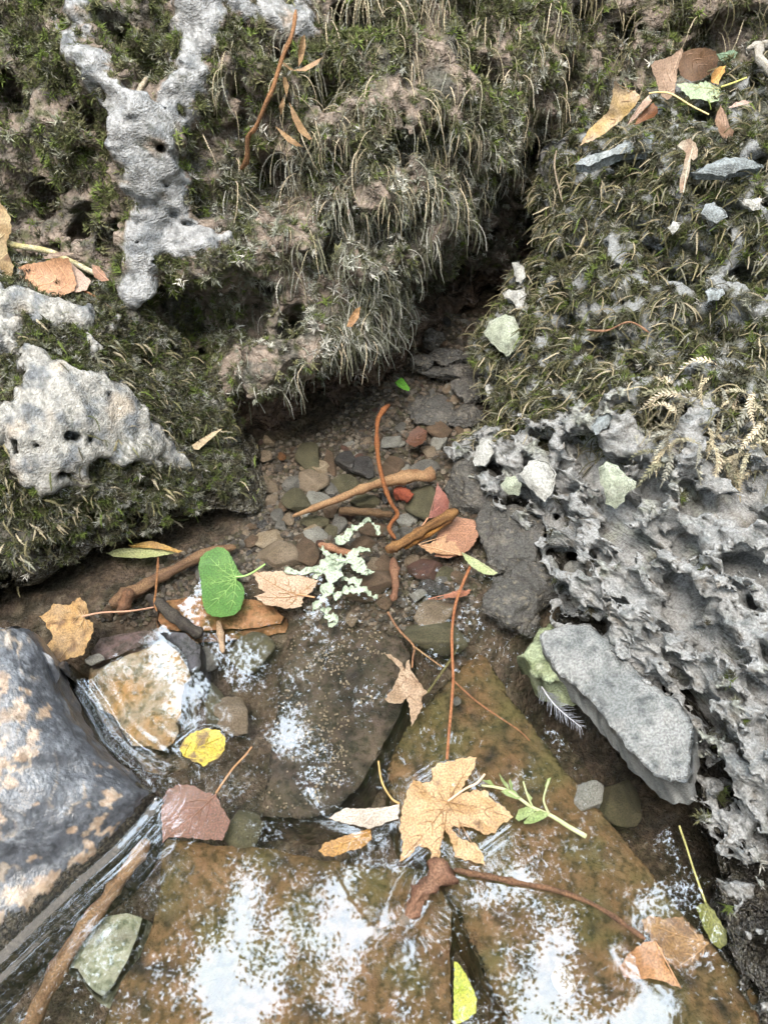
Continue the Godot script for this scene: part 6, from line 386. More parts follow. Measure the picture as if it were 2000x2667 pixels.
var GRIT := [Vector3(-0.0409, -0.022, -0.4077), v2([-0.107, -0.3455, -0.1057, -0.3948, -0.1022, -0.4461, -0.0935, -0.4945, -0.0714, -0.5123, -0.0458, -0.5084, -0.0159, -0.492, 0.0174, -0.4771, 0.0048, -0.4301, -0.0146, -0.3863, -0.0178, -0.3455, -0.0389, -0.3112, -0.0667, -0.2929, -0.1058, -0.2947])]

var rng := RandomNumberGenerator.new()
var taken := {}
var mats := {}
var n_big := make_noise(11, 9.0, 3)
var n_mid := make_noise(23, 34.0, 3)
var n_fine := make_noise(37, 110.0, 2)
var n_patch := make_noise(41, 16.0, 4)
var n_patch2 := make_noise(59, 45.0, 3)
var n_speck := make_noise(61, 260.0, 2)
var c_big := make_cells(71, 23.0)
var c_mid := make_cells(83, 46.0)
var c_small := make_cells(97, 105.0)

func make_noise(s: int, freq: float, oct: int) -> FastNoiseLite:
	var n := FastNoiseLite.new()
	n.seed = s
	n.noise_type = FastNoiseLite.TYPE_SIMPLEX_SMOOTH
	n.frequency = freq
	n.fractal_type = FastNoiseLite.FRACTAL_FBM if oct > 1 else FastNoiseLite.FRACTAL_NONE
	n.fractal_octaves = oct
	return n

func make_cells(s: int, freq: float) -> FastNoiseLite:
	var n := FastNoiseLite.new()
	n.seed = s
	n.noise_type = FastNoiseLite.TYPE_CELLULAR
	n.frequency = freq
	n.fractal_type = FastNoiseLite.FRACTAL_NONE
	n.cellular_return_type = FastNoiseLite.RETURN_DISTANCE
	return n

# ---------------------------------------------------------------- names, labels, nodes
func numbered(called: String) -> String:
	taken[called] = taken.get(called, -1) + 1
	return called if taken[called] == 0 else "%s_%03d" % [called, taken[called]]

func tag(o: Node, label: String, category: String, group := "", kind := "") -> void:
	if label: o.set_meta("label", label)
	if category: o.set_meta("category", category)
	if group: o.set_meta("group", group)
	if kind: o.set_meta("kind", kind)

func thing(called: String, label: String, category: String, where: Transform3D, group := "") -> Node3D:
	var o := Node3D.new()
	o.name = numbered(called)
	add_child(o)
	o.transform = where
	tag(o, label, category, group)
	return o

func part(parent: Node, called: String, mesh: Mesh, m: Material) -> MeshInstance3D:
	var o := MeshInstance3D.new()
	o.name = called if parent != self else numbered(called)
	o.mesh = mesh
	o.material_override = m
	parent.add_child(o, true)
	return o

# ---------------------------------------------------------------- materials
func grey_noise(s: int, freq: float, lo: float, hi: float, size := 512, oct := 5) -> NoiseTexture2D:
	var t := NoiseTexture2D.new()
	t.width = size
	t.height = size
	t.seamless = true
	var n := make_noise(s, freq, oct)
	n.fractal_gain = 0.62
	t.noise = n
	var g := Gradient.new()
	g.set_color(0, Color(lo, lo, lo))
	g.set_color(1, Color(hi, hi, hi))
	g.set_offset(0, 0.28)
	g.set_offset(1, 0.70)
	t.color_ramp = g
	return t

func make_materials() -> void:
	var silt := grey_noise(9, 0.016, 0.0, 1.0, 1024)
	var ramp := Gradient.new()
	ramp.offsets = PackedFloat32Array([0.24, 0.40, 0.50, 0.58, 0.70])
	ramp.colors = PackedColorArray([Color(0.62, 0.64, 0.58), Color(0.84, 0.84, 0.78), Color(0.93, 0.92, 0.88), Color(0.97, 0.94, 0.90), Color(1.0, 0.98, 0.96)])
	silt.color_ramp = ramp
	var mottle := grey_noise(5, 0.02, 0.68, 1.0)
	var grain := grey_noise(6, 0.035, 0.7, 1.0)
	var bump := grey_noise(7, 0.02, 0.0, 1.0)
	var fine_bump := grey_noise(8, 0.06, 0.0, 1.0)
	for d in [
		# name, roughness, texture, texture scale, bump texture, bump depth in cm, specular
		["rock", 0.9, mottle, 9.0, bump, 0.35, 0.35], ["crust", 0.9, mottle, 11.0, fine_bump, 0.12, 0.3], ["wet_rock", 0.14, mottle, 10.0, bump, 0.5, 0.5],
		["tufa", 0.92, grain, 18.0, fine_bump, 0.1, 0.3], ["slab", 0.8, silt, 5.0, fine_bump, 0.12, 0.3], ["stone", 0.75, grain, 28.0, fine_bump, 0.1, 0.4],
		["wet_stone", 0.12, grain, 16.0, fine_bump, 0.12, 0.5], ["bed", 0.85, grain, 7.0, fine_bump, 0.25, 0.3], ["wood", 0.75, grain, 30.0, fine_bump, 0.05, 0.3],
		["slate", 0.36, mottle, 9.0, fine_bump, 0.03, 0.5], ["dry_wood", 0.85, grain, 24.0, fine_bump, 0.08, 0.3], ["bark", 0.9, grain, 3.0, bump, 2.0, 0.3], ["earth", 0.95, grain, 2.0, bump, 3.0, 0.3]]:
		var m := StandardMaterial3D.new()
		m.resource_name = d[0]
		m.vertex_color_use_as_albedo = true
		m.roughness = d[1]
		m.albedo_texture = d[2]
		m.uv1_triplanar = true
		m.uv1_world_triplanar = true
		m.uv1_scale = Vector3.ONE * d[3]
		m.heightmap_enabled = true
		m.heightmap_texture = d[4]
		m.heightmap_scale = d[5]
		m.metallic_specular = d[6]
		mats[d[0]] = m
	for d in [["leaf", 0.55, 0.45, 0.35], ["wet_leaf", 0.35, 0.5, 0.3], ["stalk", 0.6, 0.4, 0.0], ["moss", 0.85, 0.2, 0.25], ["canopy_leaf", 0.6, 0.3, 0.5], ["feather", 0.8, 0.3, 0.3], ["lichen", 0.9, 0.2, 0.2]]:
		var m := StandardMaterial3D.new()
		m.resource_name = d[0]
		m.vertex_color_use_as_albedo = true
		m.roughness = d[1]
		m.metallic_specular = d[2]
		m.cull_mode = BaseMaterial3D.CULL_DISABLED
		if d[3] > 0.0:
			m.backlight_enabled = true
			m.backlight = Color(d[3], d[3], d[3]).linear_to_srgb()
		mats[d[0]] = m
	for k in ["leaf", "wet_leaf", "lichen"]:
		mats[k].albedo_texture = grain
		mats[k].uv1_triplanar = true
		mats[k].uv1_world_triplanar = true
		mats[k].uv1_scale = Vector3.ONE * 22.0
		mats[k].heightmap_enabled = true
		mats[k].heightmap_texture = fine_bump
		mats[k].heightmap_scale = 0.02
	var w := StandardMaterial3D.new()
	w.resource_name = "water"
	w.transparency = BaseMaterial3D.TRANSPARENCY_ALPHA
	w.albedo_color = Color(0.3, 0.35, 0.3, 0.005)
	w.roughness = 0.0
	w.metallic_specular = 0.5
	w.cull_mode = BaseMaterial3D.CULL_DISABLED
	mats["water"] = w

# ---------------------------------------------------------------- mesh helpers
func to_mesh(v: PackedVector3Array, n: PackedVector3Array, c: PackedColorArray, f: PackedInt32Array) -> ArrayMesh:
	var a := []
	a.resize(Mesh.ARRAY_MAX)
	a[Mesh.ARRAY_VERTEX] = v
	a[Mesh.ARRAY_NORMAL] = n
	a[Mesh.ARRAY_COLOR] = c
	a[Mesh.ARRAY_INDEX] = f
	var m := ArrayMesh.new()
	m.add_surface_from_arrays(Mesh.PRIMITIVE_TRIANGLES, a)
	return m

func smooth_normals(v: PackedVector3Array, f: PackedInt32Array) -> PackedVector3Array:
	var n := PackedVector3Array()
	n.resize(v.size())
	for t in range(0, f.size(), 3):
		var a := f[t]
		var b := f[t + 1]
		var c := f[t + 2]
		var x := (v[c] - v[a]).cross(v[b] - v[a])
		n[a] += x
		n[b] += x
		n[c] += x
	for i in n.size():
		n[i] = n[i].normalized()
	return n

func lattice_grid(rows: Array, nu: int, nv: int) -> PackedVector3Array:
	var r: int = rows.size()
	var c: int = rows[0].size()
	var wide: Array[PackedVector3Array] = []
	for row: PackedVector3Array in rows:
		var line := PackedVector3Array()
		line.resize(nu)
		for i in nu:
			var q := float(i) / (nu - 1) * (c - 1)
			var k := mini(int(q), c - 2)
			line[i] = row[k].cubic_interpolate(row[k + 1], row[maxi(k - 1, 0)], row[mini(k + 2, c - 1)], q - k)
		wide.append(line)
	var out := PackedVector3Array()
	out.resize(nu * nv)
	for j in nv:
		var q := float(j) / (nv - 1) * (r - 1)
		var k := mini(int(q), r - 2)
		var a := wide[k]
		var b := wide[k + 1]
		var p := wide[maxi(k - 1, 0)]
		var d := wide[mini(k + 2, r - 1)]
		for i in nu:
			out[j * nu + i] = a[i].cubic_interpolate(b[i], p[i], d[i], q - k)
	return out

# A rock surface with real overhangs and holes: surface nets through a thick layer laid over a curved sheet.
# field(p, w) is below 0 inside the rock; paint(p, n) gives a colour whose alpha picks the part (0, 1 or 2).
func shell(rows: Array, nu: int, nv: int, nw: int, lo: float, hi: float, mask: Callable, field: Callable, paint: Callable) -> Dictionary:
	var base := lattice_grid(rows, nu, nv)
	var nrm := PackedVector3Array()
	nrm.resize(nu * nv)
	for j in nv:
		for i in nu:
			var du := base[j * nu + mini(i + 1, nu - 1)] - base[j * nu + maxi(i - 1, 0)]
			var dv := base[mini(j + 1, nv - 1) * nu + i] - base[maxi(j - 1, 0) * nu + i]
			nrm[j * nu + i] = dv.cross(du).normalized()
	var ns := nu * nv
	var marks := PackedVector2Array()
	marks.resize(ns)
	for q in ns: marks[q] = mask.call(base[q])
	var val := PackedFloat32Array()
	val.resize(ns * nw)
	for k in nw:
		var w := lerpf(lo, hi, float(k) / (nw - 1))
		for s in ns:
			val[k * ns + s] = field.call(base[s] + nrm[s] * w, w, marks[s].x)
		if k == 0:
			for s in ns: val[s] = -1.0
	var sg := PackedByteArray()
	sg.resize(ns * nw)
	for q in ns * nw: sg[q] = 1 if val[q] < 0.0 else 0
	var cell := PackedInt32Array()
	cell.resize(ns * nw)
	cell.fill(-1)
	var v := PackedVector3Array()
	var vm := PackedVector2Array()
	var dw := (hi - lo) / (nw - 1)
	var corner := [0, 1, nu, nu + 1, ns, ns + 1, ns + nu, ns + nu + 1]
	var edges := [[0, 1], [2, 3], [4, 5], [6, 7], [0, 2], [1, 3], [4, 6], [5, 7], [0, 4], [1, 5], [2, 6], [3, 7]]
	for k in nw - 1:
		for j in nv - 1:
			for i in nu - 1:
				var o := k * ns + j * nu + i
				var inside := sg[o] + sg[o + 1] + sg[o + nu] + sg[o + nu + 1] + sg[o + ns] + sg[o + ns + 1] + sg[o + ns + nu] + sg[o + ns + nu + 1]
				if inside == 0 or inside == 8: continue
				var sum := Vector3.ZERO
				var count := 0
				for e in edges:
					var a: int = o + corner[e[0]]
					var b: int = o + corner[e[1]]
					if (val[a] < 0.0) == (val[b] < 0.0): continue
					var t := val[a] / (val[a] - val[b])
					var sa := a % ns
					var sb := b % ns
					var pa := base[sa] + nrm[sa] * (lo + dw * (a / ns))
					var pb := base[sb] + nrm[sb] * (lo + dw * (b / ns))
					sum += pa.lerp(pb, t)
					count += 1
				cell[o] = v.size()
				v.append(sum / count)
				vm.append(marks[j * nu + i])
	var f := PackedInt32Array()
	for k in range(0, nw - 1):
		for j in range(1, nv - 1):
			for i in range(1, nu - 1):
				var o := k * ns + j * nu + i
				var w1 := sg[o]
				if w1 == sg[o + 1] and w1 == sg[o + nu] and w1 == sg[o + ns]: continue
				var here := w1 == 1
				for axis in 3:
					var step: int = [1, nu, ns][axis]
					if w1 == sg[o + step]: continue
					if axis < 2 and k == 0: continue
					var p: int = [nu, ns, 1][axis]
					var q: int = [ns, 1, nu][axis]
					var a := cell[o]
					var b := cell[o - p]
					var c := cell[o - p - q]
					var d := cell[o - q]
					if a < 0 or b < 0 or c < 0 or d < 0: continue
					if here: f.append_array(PackedInt32Array([a, b, c, a, c, d]))
					else: f.append_array(PackedInt32Array([a, c, b, a, d, c]))
	var n := smooth_normals(v, f)
	# keep normals outward whichever way the lattice runs
	var vote := 0.0
	for i in range(0, v.size(), 97): vote += n[i].dot(Vector3(0, 0.7, 0.0) - v[i])
	if vote < 0.0:
		for i in n.size(): n[i] = -n[i]
		for t in range(0, f.size(), 3):
			var x := f[t + 1]
			f[t + 1] = f[t + 2]
			f[t + 2] = x
	var col := PackedColorArray()
	col.resize(v.size())
	var kind := PackedByteArray()
	kind.resize(v.size())
	for i in v.size():
		var c: Color = paint.call(v[i], n[i], vm[i].x)
		kind[i] = int(c.a + 0.5)
		c.a = 1.0
		col[i] = c
	var split: Array[PackedInt32Array] = [PackedInt32Array(), PackedInt32Array(), PackedInt32Array()]
	for t in range(0, f.size(), 3):
		split[kind[f[t]]].append_array(f.slice(t, t + 3))
	return {"v": v, "n": n, "c": col, "k": kind, "f": split, "m": vm}

func compact(d: Dictionary, which: int) -> ArrayMesh:
	var map := {}
	var v := PackedVector3Array()
	var n := PackedVector3Array()
	var c := PackedColorArray()
	var f := PackedInt32Array()
	for i: int in d.f[which]:
		if not map.has(i):
			map[i] = v.size()
			v.append(d.v[i])
			n.append(d.n[i])
			c.append(d.c[i])
		f.append(map[i])
	return to_mesh(v, n, c, f)

class Capsules:
	# tapered capsules [a, b, ra, rb] and the box round them
	var a := PackedVector3Array()
	var ab := PackedVector3Array()
	var inv := PackedFloat32Array()
	var ra := PackedFloat32Array()
	var dr := PackedFloat32Array()
	func _init(list: Array) -> void:
		for q: Array in list:
			a.append(q[0])
			ab.append(q[1] - q[0])
			inv.append(1.0 / maxf((q[1] - q[0]).length_squared(), 1e-9))
			ra.append(q[2])
			dr.append(q[3] - q[2])
	func distance(p: Vector3) -> float:
		# to the nearest one, below 0 inside
		var best := 9.0
		for i in a.size():
			var d := p - a[i]
			var t := clampf(d.dot(ab[i]) * inv[i], 0.0, 1.0)
			best = minf(best, (d - ab[i] * t).length() - ra[i] - dr[i] * t)
		return best

func tube(path: PackedVector3Array, r0: float, r1: float, sides: int, col: Color, col2: Color, rough := 0.0, sub := 4) -> ArrayMesh:
	# a tapered, slightly knotty twig along a smoothed path, closed at both ends
	var p := PackedVector3Array()
	for i in path.size() - 1:
		for s in sub:
			p.append(path[i].cubic_interpolate(path[i + 1], path[maxi(i - 1, 0)], path[mini(i + 2, path.size() - 1)], float(s) / sub))
	p.append(path[path.size() - 1])
	var v := PackedVector3Array()
	var c := PackedColorArray()
	var f := PackedInt32Array()
	var side := Vector3.ZERO
	for i in p.size():
		var d := (p[mini(i + 1, p.size() - 1)] - p[maxi(i - 1, 0)]).normalized()
		if i == 0: side = d.cross(Vector3.UP if absf(d.y) < 0.9 else Vector3.RIGHT).normalized()
		else: side = (side - d * side.dot(d)).normalized()
		var up := side.cross(d)
		var r := lerpf(r0, r1, float(i) / (p.size() - 1))
		if rough > 0.15: r *= (1.0 + 0.22 * n_mid.get_noise_3d(i * 0.006, path[0].z, path[0].x) + (0.16 if i % 11 == 5 else 0.0)) * minf(1.0, 0.45 + 0.3 * minf(i, p.size() - 1 - i))
		for s in sides:
			var a := TAU * s / sides
			var o := side * cos(a) + up * sin(a)
			var q := p[i] + o * r
			var streak := n_patch2.get_noise_3d(cos(a) * 0.03, sin(a) * 0.03, i * 0.0025 + path[0].x)
			if rough > 0.0: q += o * r * rough * (n_mid.get_noise_3dv(q) + streak * 1.2)
			v.append(q)
			c.append(col.lerp(col2, clampf(0.5 + 1.5 * streak + 1.0 * n_mid.get_noise_3dv(q * 1.7), 0.0, 1.0)) if rough > 0.15 else col.lerp(col2, clampf(0.5 + 1.6 * n_mid.get_noise_3dv(q * 1.7), 0.0, 1.0)))
		if i > 0:
			for s in sides:
				var a := (i - 1) * sides + s
				var b := (i - 1) * sides + (s + 1) % sides
				f.append_array(PackedInt32Array([a, a + sides, b, b, a + sides, b + sides]))
	for e in [0, p.size() - 1]:
		var m := v.size()
		v.append(p[e])
		c.append(col2)
		for s in sides:
			var a: int = e * sides + s
			var b: int = e * sides + (s + 1) % sides
			f.append_array(PackedInt32Array([m, a, b] if e == 0 else [m, b, a]))
	return to_mesh(v, smooth_normals(v, f), c, f)

func dense_outline(o: PackedVector2Array, step: float, tooth: float, s: int) -> PackedVector2Array:
	# the outline cut into short pieces, with small uneven teeth
	var out := PackedVector2Array()
	var r := RandomNumberGenerator.new()
	r.seed = s
	var area := 0.0
	for i in o.size(): area += o[i].cross(o[(i + 1) % o.size()])
	var sign_ := signf(area)
	for i in o.size():
		var a := o[i]
		var b := o[(i + 1) % o.size()]
		var n := maxi(1, int(a.distance_to(b) / step))
		var out_dir := (b - a).orthogonal().normalized() * -sign_
		for k in n:
			var amount := 0.0 if k == 0 else (tooth * r.randf_range(0.2, 1.0) if k % 2 == 1 else -tooth * r.randf_range(0.0, 0.5))
			out.append(a.lerp(b, float(k) / n) - out_dir * -amount)
	return out

func edge_distance(p: Vector2, o: PackedVector2Array) -> float:
	var best := 9.0
	for i in o.size():
		best = minf(best, Geometry2D.get_closest_point_to_segment(p, o[i], o[(i + 1) % o.size()]).distance_squared_to(p))
	return sqrt(best)

func fill(o: PackedVector2Array, step: float, s: int) -> Array:
	# points and triangles that fill an outline
	var r := RandomNumberGenerator.new()
	r.seed = s
	var box := Rect2(o[0], Vector2.ZERO)
	for p in o: box = box.expand(p)
	var pts := o.duplicate()
	var y := box.position.y
	var odd := false
	while y < box.end.y:
		var x := box.position.x + (step * 0.5 if odd else 0.0)
		while x < box.end.x:
			var p := Vector2(x + r.randf_range(-0.25, 0.25) * step, y + r.randf_range(-0.25, 0.25) * step)
			if Geometry2D.is_point_in_polygon(p, o) and edge_distance(p, o) > step * 0.45: pts.append(p)
			x += step
		y += step * 0.87
		odd = not odd
	var f := PackedInt32Array()
	var t := Geometry2D.triangulate_delaunay(pts)
	for i in range(0, t.size(), 3):
		var a := pts[t[i]]
		var b := pts[t[i + 1]]
		var c := pts[t[i + 2]]
		if not Geometry2D.is_point_in_polygon((a + b + c) / 3.0, o): continue
		if absf((b - a).cross(c - a)) < 1e-10: continue
		if (b - a).cross(c - a) > 0.0: f.append_array(PackedInt32Array([t[i], t[i + 1], t[i + 2]]))
		else: f.append_array(PackedInt32Array([t[i], t[i + 2], t[i + 1]]))
	return [pts, f]

# ---------------------------------------------------------------- rocks
func no_mask(_p: Vector3) -> Vector2:
	return Vector2(1, 1)
func mask_bank(p: Vector3) -> Vector2:
	return Vector2(minf(BANK_CRUST.distance(p) + 0.012 * n_patch2.get_noise_3dv(p), 0.4 if BANK_RECESS.distance(p) < 0.045 else 1.0), BANK_BARE.distance(p) + 0.03 * n_patch2.get_noise_3dv(p)) if p.y < 0.6 else Vector2(1, 1)
func mask_left(p: Vector3) -> Vector2:
	return Vector2(LEFT_CRUST.distance(p) + 0.012 * n_patch2.get_noise_3dv(p), 1)
func mask_dark(p: Vector3) -> Vector2:
	return Vector2(DARK_TAN.distance(p), 1)
func mask_right(p: Vector3) -> Vector2:
	return Vector2(RIGHT_STRAW.distance(p) + 0.02 * n_patch2.get_noise_3dv(p), 1)

func f_bank(p: Vector3, w: float, k: float) -> float:
	var h := 0.030 * n_big.get_noise_3dv(p) + lerpf(0.003, 0.014, smoothstep(-0.004, 0.012, k)) * n_mid.get_noise_3dv(p)
	var out := w - h
	if p.y < 0.6 and k < 0.5: out = maxf(out, -BANK_RECESS.distance(p) + 0.01 * n_mid.get_noise_3dv(p * 1.3))
	if k < 0.01:
		return maxf(out - 0.016 * smoothstep(0.008, -0.008, k), -BANK_HOLES.distance(p) - 0.001)
	var bub := (0.47 - (c_big.get_noise_3dv(p * Vector3(0.8, 0.65, 0.8)) + 1.0)) / 23.0
	return maxf(out, bub if w > -0.06 else out)

func paint_bank(p: Vector3, n: Vector3, k: float) -> Color:
	var g := n_patch.get_noise_3dv(p)
	var s := n_speck.get_noise_3dv(p)
	if k < 0.0:
		var c := Color(0.37, 0.37, 0.37).lerp(Color(0.20, 0.21, 0.22), smoothstep(0.0, 0.5, n_patch2.get_noise_3dv(p * 0.9)))
		c = c.lerp(Color(0.33, 0.24, 0.17), smoothstep(0.28, 0.5, g) * 0.8)
		c = c.lerp(Color(0.09, 0.095, 0.075), smoothstep(0.2, 0.5, s * 0.7 + 0.7 * g) * 0.75)
		c.a = 1.0
		return c
	var c2 := Color(0.27, 0.215, 0.175).lerp(Color(0.10, 0.095, 0.08), smoothstep(-0.1, 0.4, g))
	c2 = c2.lerp(Color(0.07, 0.08, 0.03), smoothstep(0.1, 0.5, n_patch2.get_noise_3dv(p)))
	c2 = c2.lerp(Color(0.3, 0.27, 0.23), smoothstep(0.3, 0.6, s) * 0.6)
	if p.y < 0.075 + 0.05 * g:
		c2 = Color(0.10, 0.07, 0.052).lerp(Color(0.19, 0.13, 0.098), smoothstep(-0.2, 0.5, n_patch2.get_noise_3dv(p)))
		c2.a = 2.0
		return c2
	c2.a = 0.0
	return c2

func f_left(p: Vector3, w: float, k: float) -> float:
	var h := 0.014 * n_big.get_noise_3dv(p) + lerpf(0.003, 0.008, smoothstep(-0.004, 0.012, k)) * n_mid.get_noise_3dv(p)
	if k < 0.01:
		h += 0.015 * smoothstep(0.008, -0.008, k)
		return maxf(w - h, -LEFT_HOLES.distance(p) - 0.001)
	return maxf(w - h, (0.36 - (c_big.get_noise_3dv(p) + 1.0)) / 23.0)

func paint_left(p: Vector3, n: Vector3, k: float) -> Color:
	var g := n_patch.get_noise_3dv(p)
	var s := n_speck.get_noise_3dv(p)
	if k < 0.0:
		var c := Color(0.40, 0.385, 0.355).lerp(Color(0.20, 0.21, 0.22), smoothstep(-0.05, 0.45, n_patch2.get_noise_3dv(p * 0.8)))
		c = c.lerp(Color(0.45, 0.37, 0.28), smoothstep(0.2, 0.5, -g) * 0.6)
		c = c.lerp(Color(0.10, 0.105, 0.085), smoothstep(0.22, 0.52, s * 0.7 + 0.7 * g) * 0.7)
		c.a = 1.0
		return c
	if p.y < 0.055 + 0.04 * g:
		var q := Color(0.05, 0.044, 0.034).lerp(Color(0.085, 0.077, 0.05), smoothstep(-0.2, 0.5, s))
		q.a = 2.0
		return q
	var c2 := Color(0.13, 0.12, 0.10).lerp(Color(0.22, 0.19, 0.16), smoothstep(0.0, 0.5, g)).lerp(Color(0.06, 0.08, 0.03), smoothstep(0.1, 0.5, s))
	c2.a = 0.0
	return c2

func f_right(p: Vector3, w: float, k: float) -> float:
	var spongy := smoothstep(-0.76, -0.69, p.z - 0.7 * (p.x - 0.11) + 0.05 * n_patch.get_noise_3dv(p))
	# plates, and holes that run deep into the stone, drawn out along the slope
	var warp := Vector3(n_patch2.get_noise_3dv(p), n_patch2.get_noise_3dv(p + Vector3(3, 1, 2)), n_patch2.get_noise_3dv(p + Vector3(7, 5, 1)))
	var s := p + warp * 0.011
	var q := Vector3(s.dot(Vector3(0.707, 0.0, 0.707)) * 0.62, s.dot(Vector3(0.53, 0.655, -0.53)), s.dot(Vector3(-0.5, 0.75, 0.43)) * 0.25)
	var ridge := 1.0 - 2.2 * absf(n_mid.get_noise_3dv(q * Vector3(0.6, 0.8, 2.4)))
	var h := lerpf(0.026, 0.024, spongy) * n_big.get_noise_3dv(p * 1.3) + (0.008 + 0.017 * spongy) * ridge - 0.009 + 0.0015 * n_fine.get_noise_3dv(p) * spongy
	var b := (0.48 * lerpf(0.78, 1.0, spongy) + 0.17 * n_patch.get_noise_3dv(p) - (c_big.get_noise_3dv(q * 1.25) + 1.0)) / 29.0
	var m := (0.45 * lerpf(0.5, 1.0, spongy) + 0.2 * n_patch.get_noise_3dv(p + Vector3(5, 5, 5)) - (c_mid.get_noise_3dv(q * 1.15) + 1.0)) / 53.0
	return maxf(w - h, maxf(b, m))

func paint_right(p: Vector3, n: Vector3, k: float) -> Color:
	var g := n_patch.get_noise_3dv(p)
	var s := n_speck.get_noise_3dv(p)
	var m := n_patch2.get_noise_3dv(p)
	var c := Color(0.37, 0.37, 0.365).lerp(Color(0.21, 0.22, 0.22), smoothstep(0.0, 0.5, m))
	c = c.lerp(Color(0.40, 0.42, 0.34), smoothstep(0.15, 0.5, g) * 0.6)
	c = c.lerp(Color(0.07, 0.07, 0.06), smoothstep(0.2, 0.55, s + 0.5 * g) * 0.75)
	c = c.lerp(Color(0.16, 0.13, 0.09), smoothstep(0.3, 0.55, -m) * 0.6)
	c.a = 1.0
	if p.y < 0.018 + 0.022 * g + 0.008 * m:
		c = Color(0.05, 0.047, 0.042).lerp(Color(0.085, 0.077, 0.058), smoothstep(-0.2, 0.5, s))
		c.a = 2.0
	elif p.z - 0.7 * (p.x - 0.11) + 0.05 * g < -0.73:
		c = c.lerp(Color(0.09, 0.09, 0.06), 0.6 + 0.4 * smoothstep(-0.1, 0.2, m))
		if m < -0.14: c = Color(0.28, 0.29, 0.29)
		c.a = 0.0
	return c

func f_dark(p: Vector3, w: float, k: float) -> float:
	return w - 0.006 * n_big.get_noise_3dv(p * 1.4) - 0.002 * n_mid.get_noise_3dv(p * Vector3(0.6, 1, 1.6)) - 0.001 * absf(n_fine.get_noise_3dv(p)) + 0.002

func paint_dark(p: Vector3, n: Vector3, k: float) -> Color:
	var g := n_patch.get_noise_3dv(p * Vector3(0.8, 1, 0.8) + Vector3(5, 0, 2))
	var m := n_patch2.get_noise_3dv(p)
	var s := n_speck.get_noise_3dv(p)
	var c := Color(0.075, 0.08, 0.092).lerp(Color(0.17, 0.178, 0.195), smoothstep(0.0, 0.55, m + 0.5 * g))
	c = c.lerp(Color(0.04, 0.042, 0.05), smoothstep(0.1, 0.4, s + 0.5 * m) * 0.7)
	# tan crust flaking off the dark slate: on the outer side, and in a band above the water
	var tan_ := maxf(smoothstep(0.03, -0.02, k + 0.035 * m + 0.012 * n_mid.get_noise_3dv(p * 2.0)), 0.0)
	var vein := smoothstep(0.05, 0.015, absf(n_patch.get_noise_3dv(p * Vector3(1.2, 1, 0.7) + Vector3(1, 9, 4)))) * smoothstep(0.0, 0.3, g)
	c = c.lerp(Color(0.30, 0.215, 0.15).lerp(Color(0.36, 0.295, 0.23), smoothstep(-0.3, 0.4, m + s)), smoothstep(0.62, 0.75, tan_ + 0.06 * s))
	c = c.lerp(Color(0.38, 0.30, 0.22), vein * 0.7)
	c.a = 0.0
	if p.y < 0.014 + 0.01 * m:
		c = Color(0.03, 0.03, 0.025).lerp(Color(0.10, 0.085, 0.06), smoothstep(-0.1, 0.4, s))
		c.a = 2.0
	return c

# ---------------------------------------------------------------- ground and water
func axis(a: float, b: float, step: float, far_a: float, far_b: float, grow: float) -> PackedFloat32Array:
	var out := PackedFloat32Array()
	var x := a
	var d := step
	while x > far_a:
		out.insert(0, x)
		d *= grow
		x -= d
	out.insert(0, far_a)
	x = a + step
	while x < b:
		out.append(x)
		x += step
	d = step
	while x < far_b:
		out.append(x)
		d *= grow
		x += d
	out.append(far_b)
	return out

func ground_height(x: float, z: float) -> float:
	var p := Vector3(x, 0, z)
	var deep := smoothstep(-0.53, -0.40, z)
	var y := lerpf(-0.013, -0.078, deep)
	y += 0.035 * smoothstep(-0.74, -1.02, z)
	y -= 0.06 * smoothstep(0.13, 0.19, x) * smoothstep(-0.50, -0.42, z)  # a deep hole under the right boulder
	y += 0.009 * n_big.get_noise_3dv(p) + 0.005 * n_mid.get_noise_3dv(p)
	# dry land round the pool
	var out := maxf(maxf(absf(x) - 0.75, z - 1.7), 0.0)
	y += 0.5 * smoothstep(0.0, 0.8, out) + (1.9 * smoothstep(0.5, 2.4, out) + 0.25 * maxf(out - 0.6, 0.0)) * (1.0 + 0.2 * n_big.get_noise_2d(x * 0.02, z * 0.02))
	var back := maxf(-1.35 - z, 0.0)
	y = lerpf(y, maxf(y, 0.55), smoothstep(0.0, 0.25, back)) + 0.45 * back
	return minf(y, 9.0)

func grid_mesh(xs: PackedFloat32Array, zs: PackedFloat32Array, height: Callable, paint: Callable) -> ArrayMesh:
	var v := PackedVector3Array()
	var c := PackedColorArray()
	var f := PackedInt32Array()
	var w := xs.size()
	for z in zs:
		for x in xs:
			var p := Vector3(x, height.call(x, z), z)
			v.append(p)
			c.append(paint.call(p))
	for j in zs.size() - 1:
		for i in w - 1:
			var a := j * w + i
			f.append_array(PackedInt32Array([a, a + 1, a + w, a + 1, a + w + 1, a + w]))
	return to_mesh(v, smooth_normals(v, f), c, f)

func paint_ground(p: Vector3) -> Color:
	var g := n_patch2.get_noise_3dv(p)
	var s := n_speck.get_noise_3dv(p)
	if absf(p.x) > 0.8 or p.z < -1.3 or p.z > 1.7:
		return Color(0.10, 0.075, 0.05).lerp(Color(0.06, 0.07, 0.03), smoothstep(-0.2, 0.3, n_big.get_noise_3dv(p * 0.3)))
	var c := Color(0.105, 0.078, 0.055).lerp(Color(0.05, 0.042, 0.03), smoothstep(-0.25, 0.35, g))
	return c.lerp(Color(0.22, 0.18, 0.13), smoothstep(0.3, 0.6, s) * 0.6)

var meniscus_boxes := {}
func box_round(line: PackedVector2Array) -> Rect2:
	var box := Rect2(line[0], Vector2.ZERO)
	for p in line: box = box.expand(p)
	return box

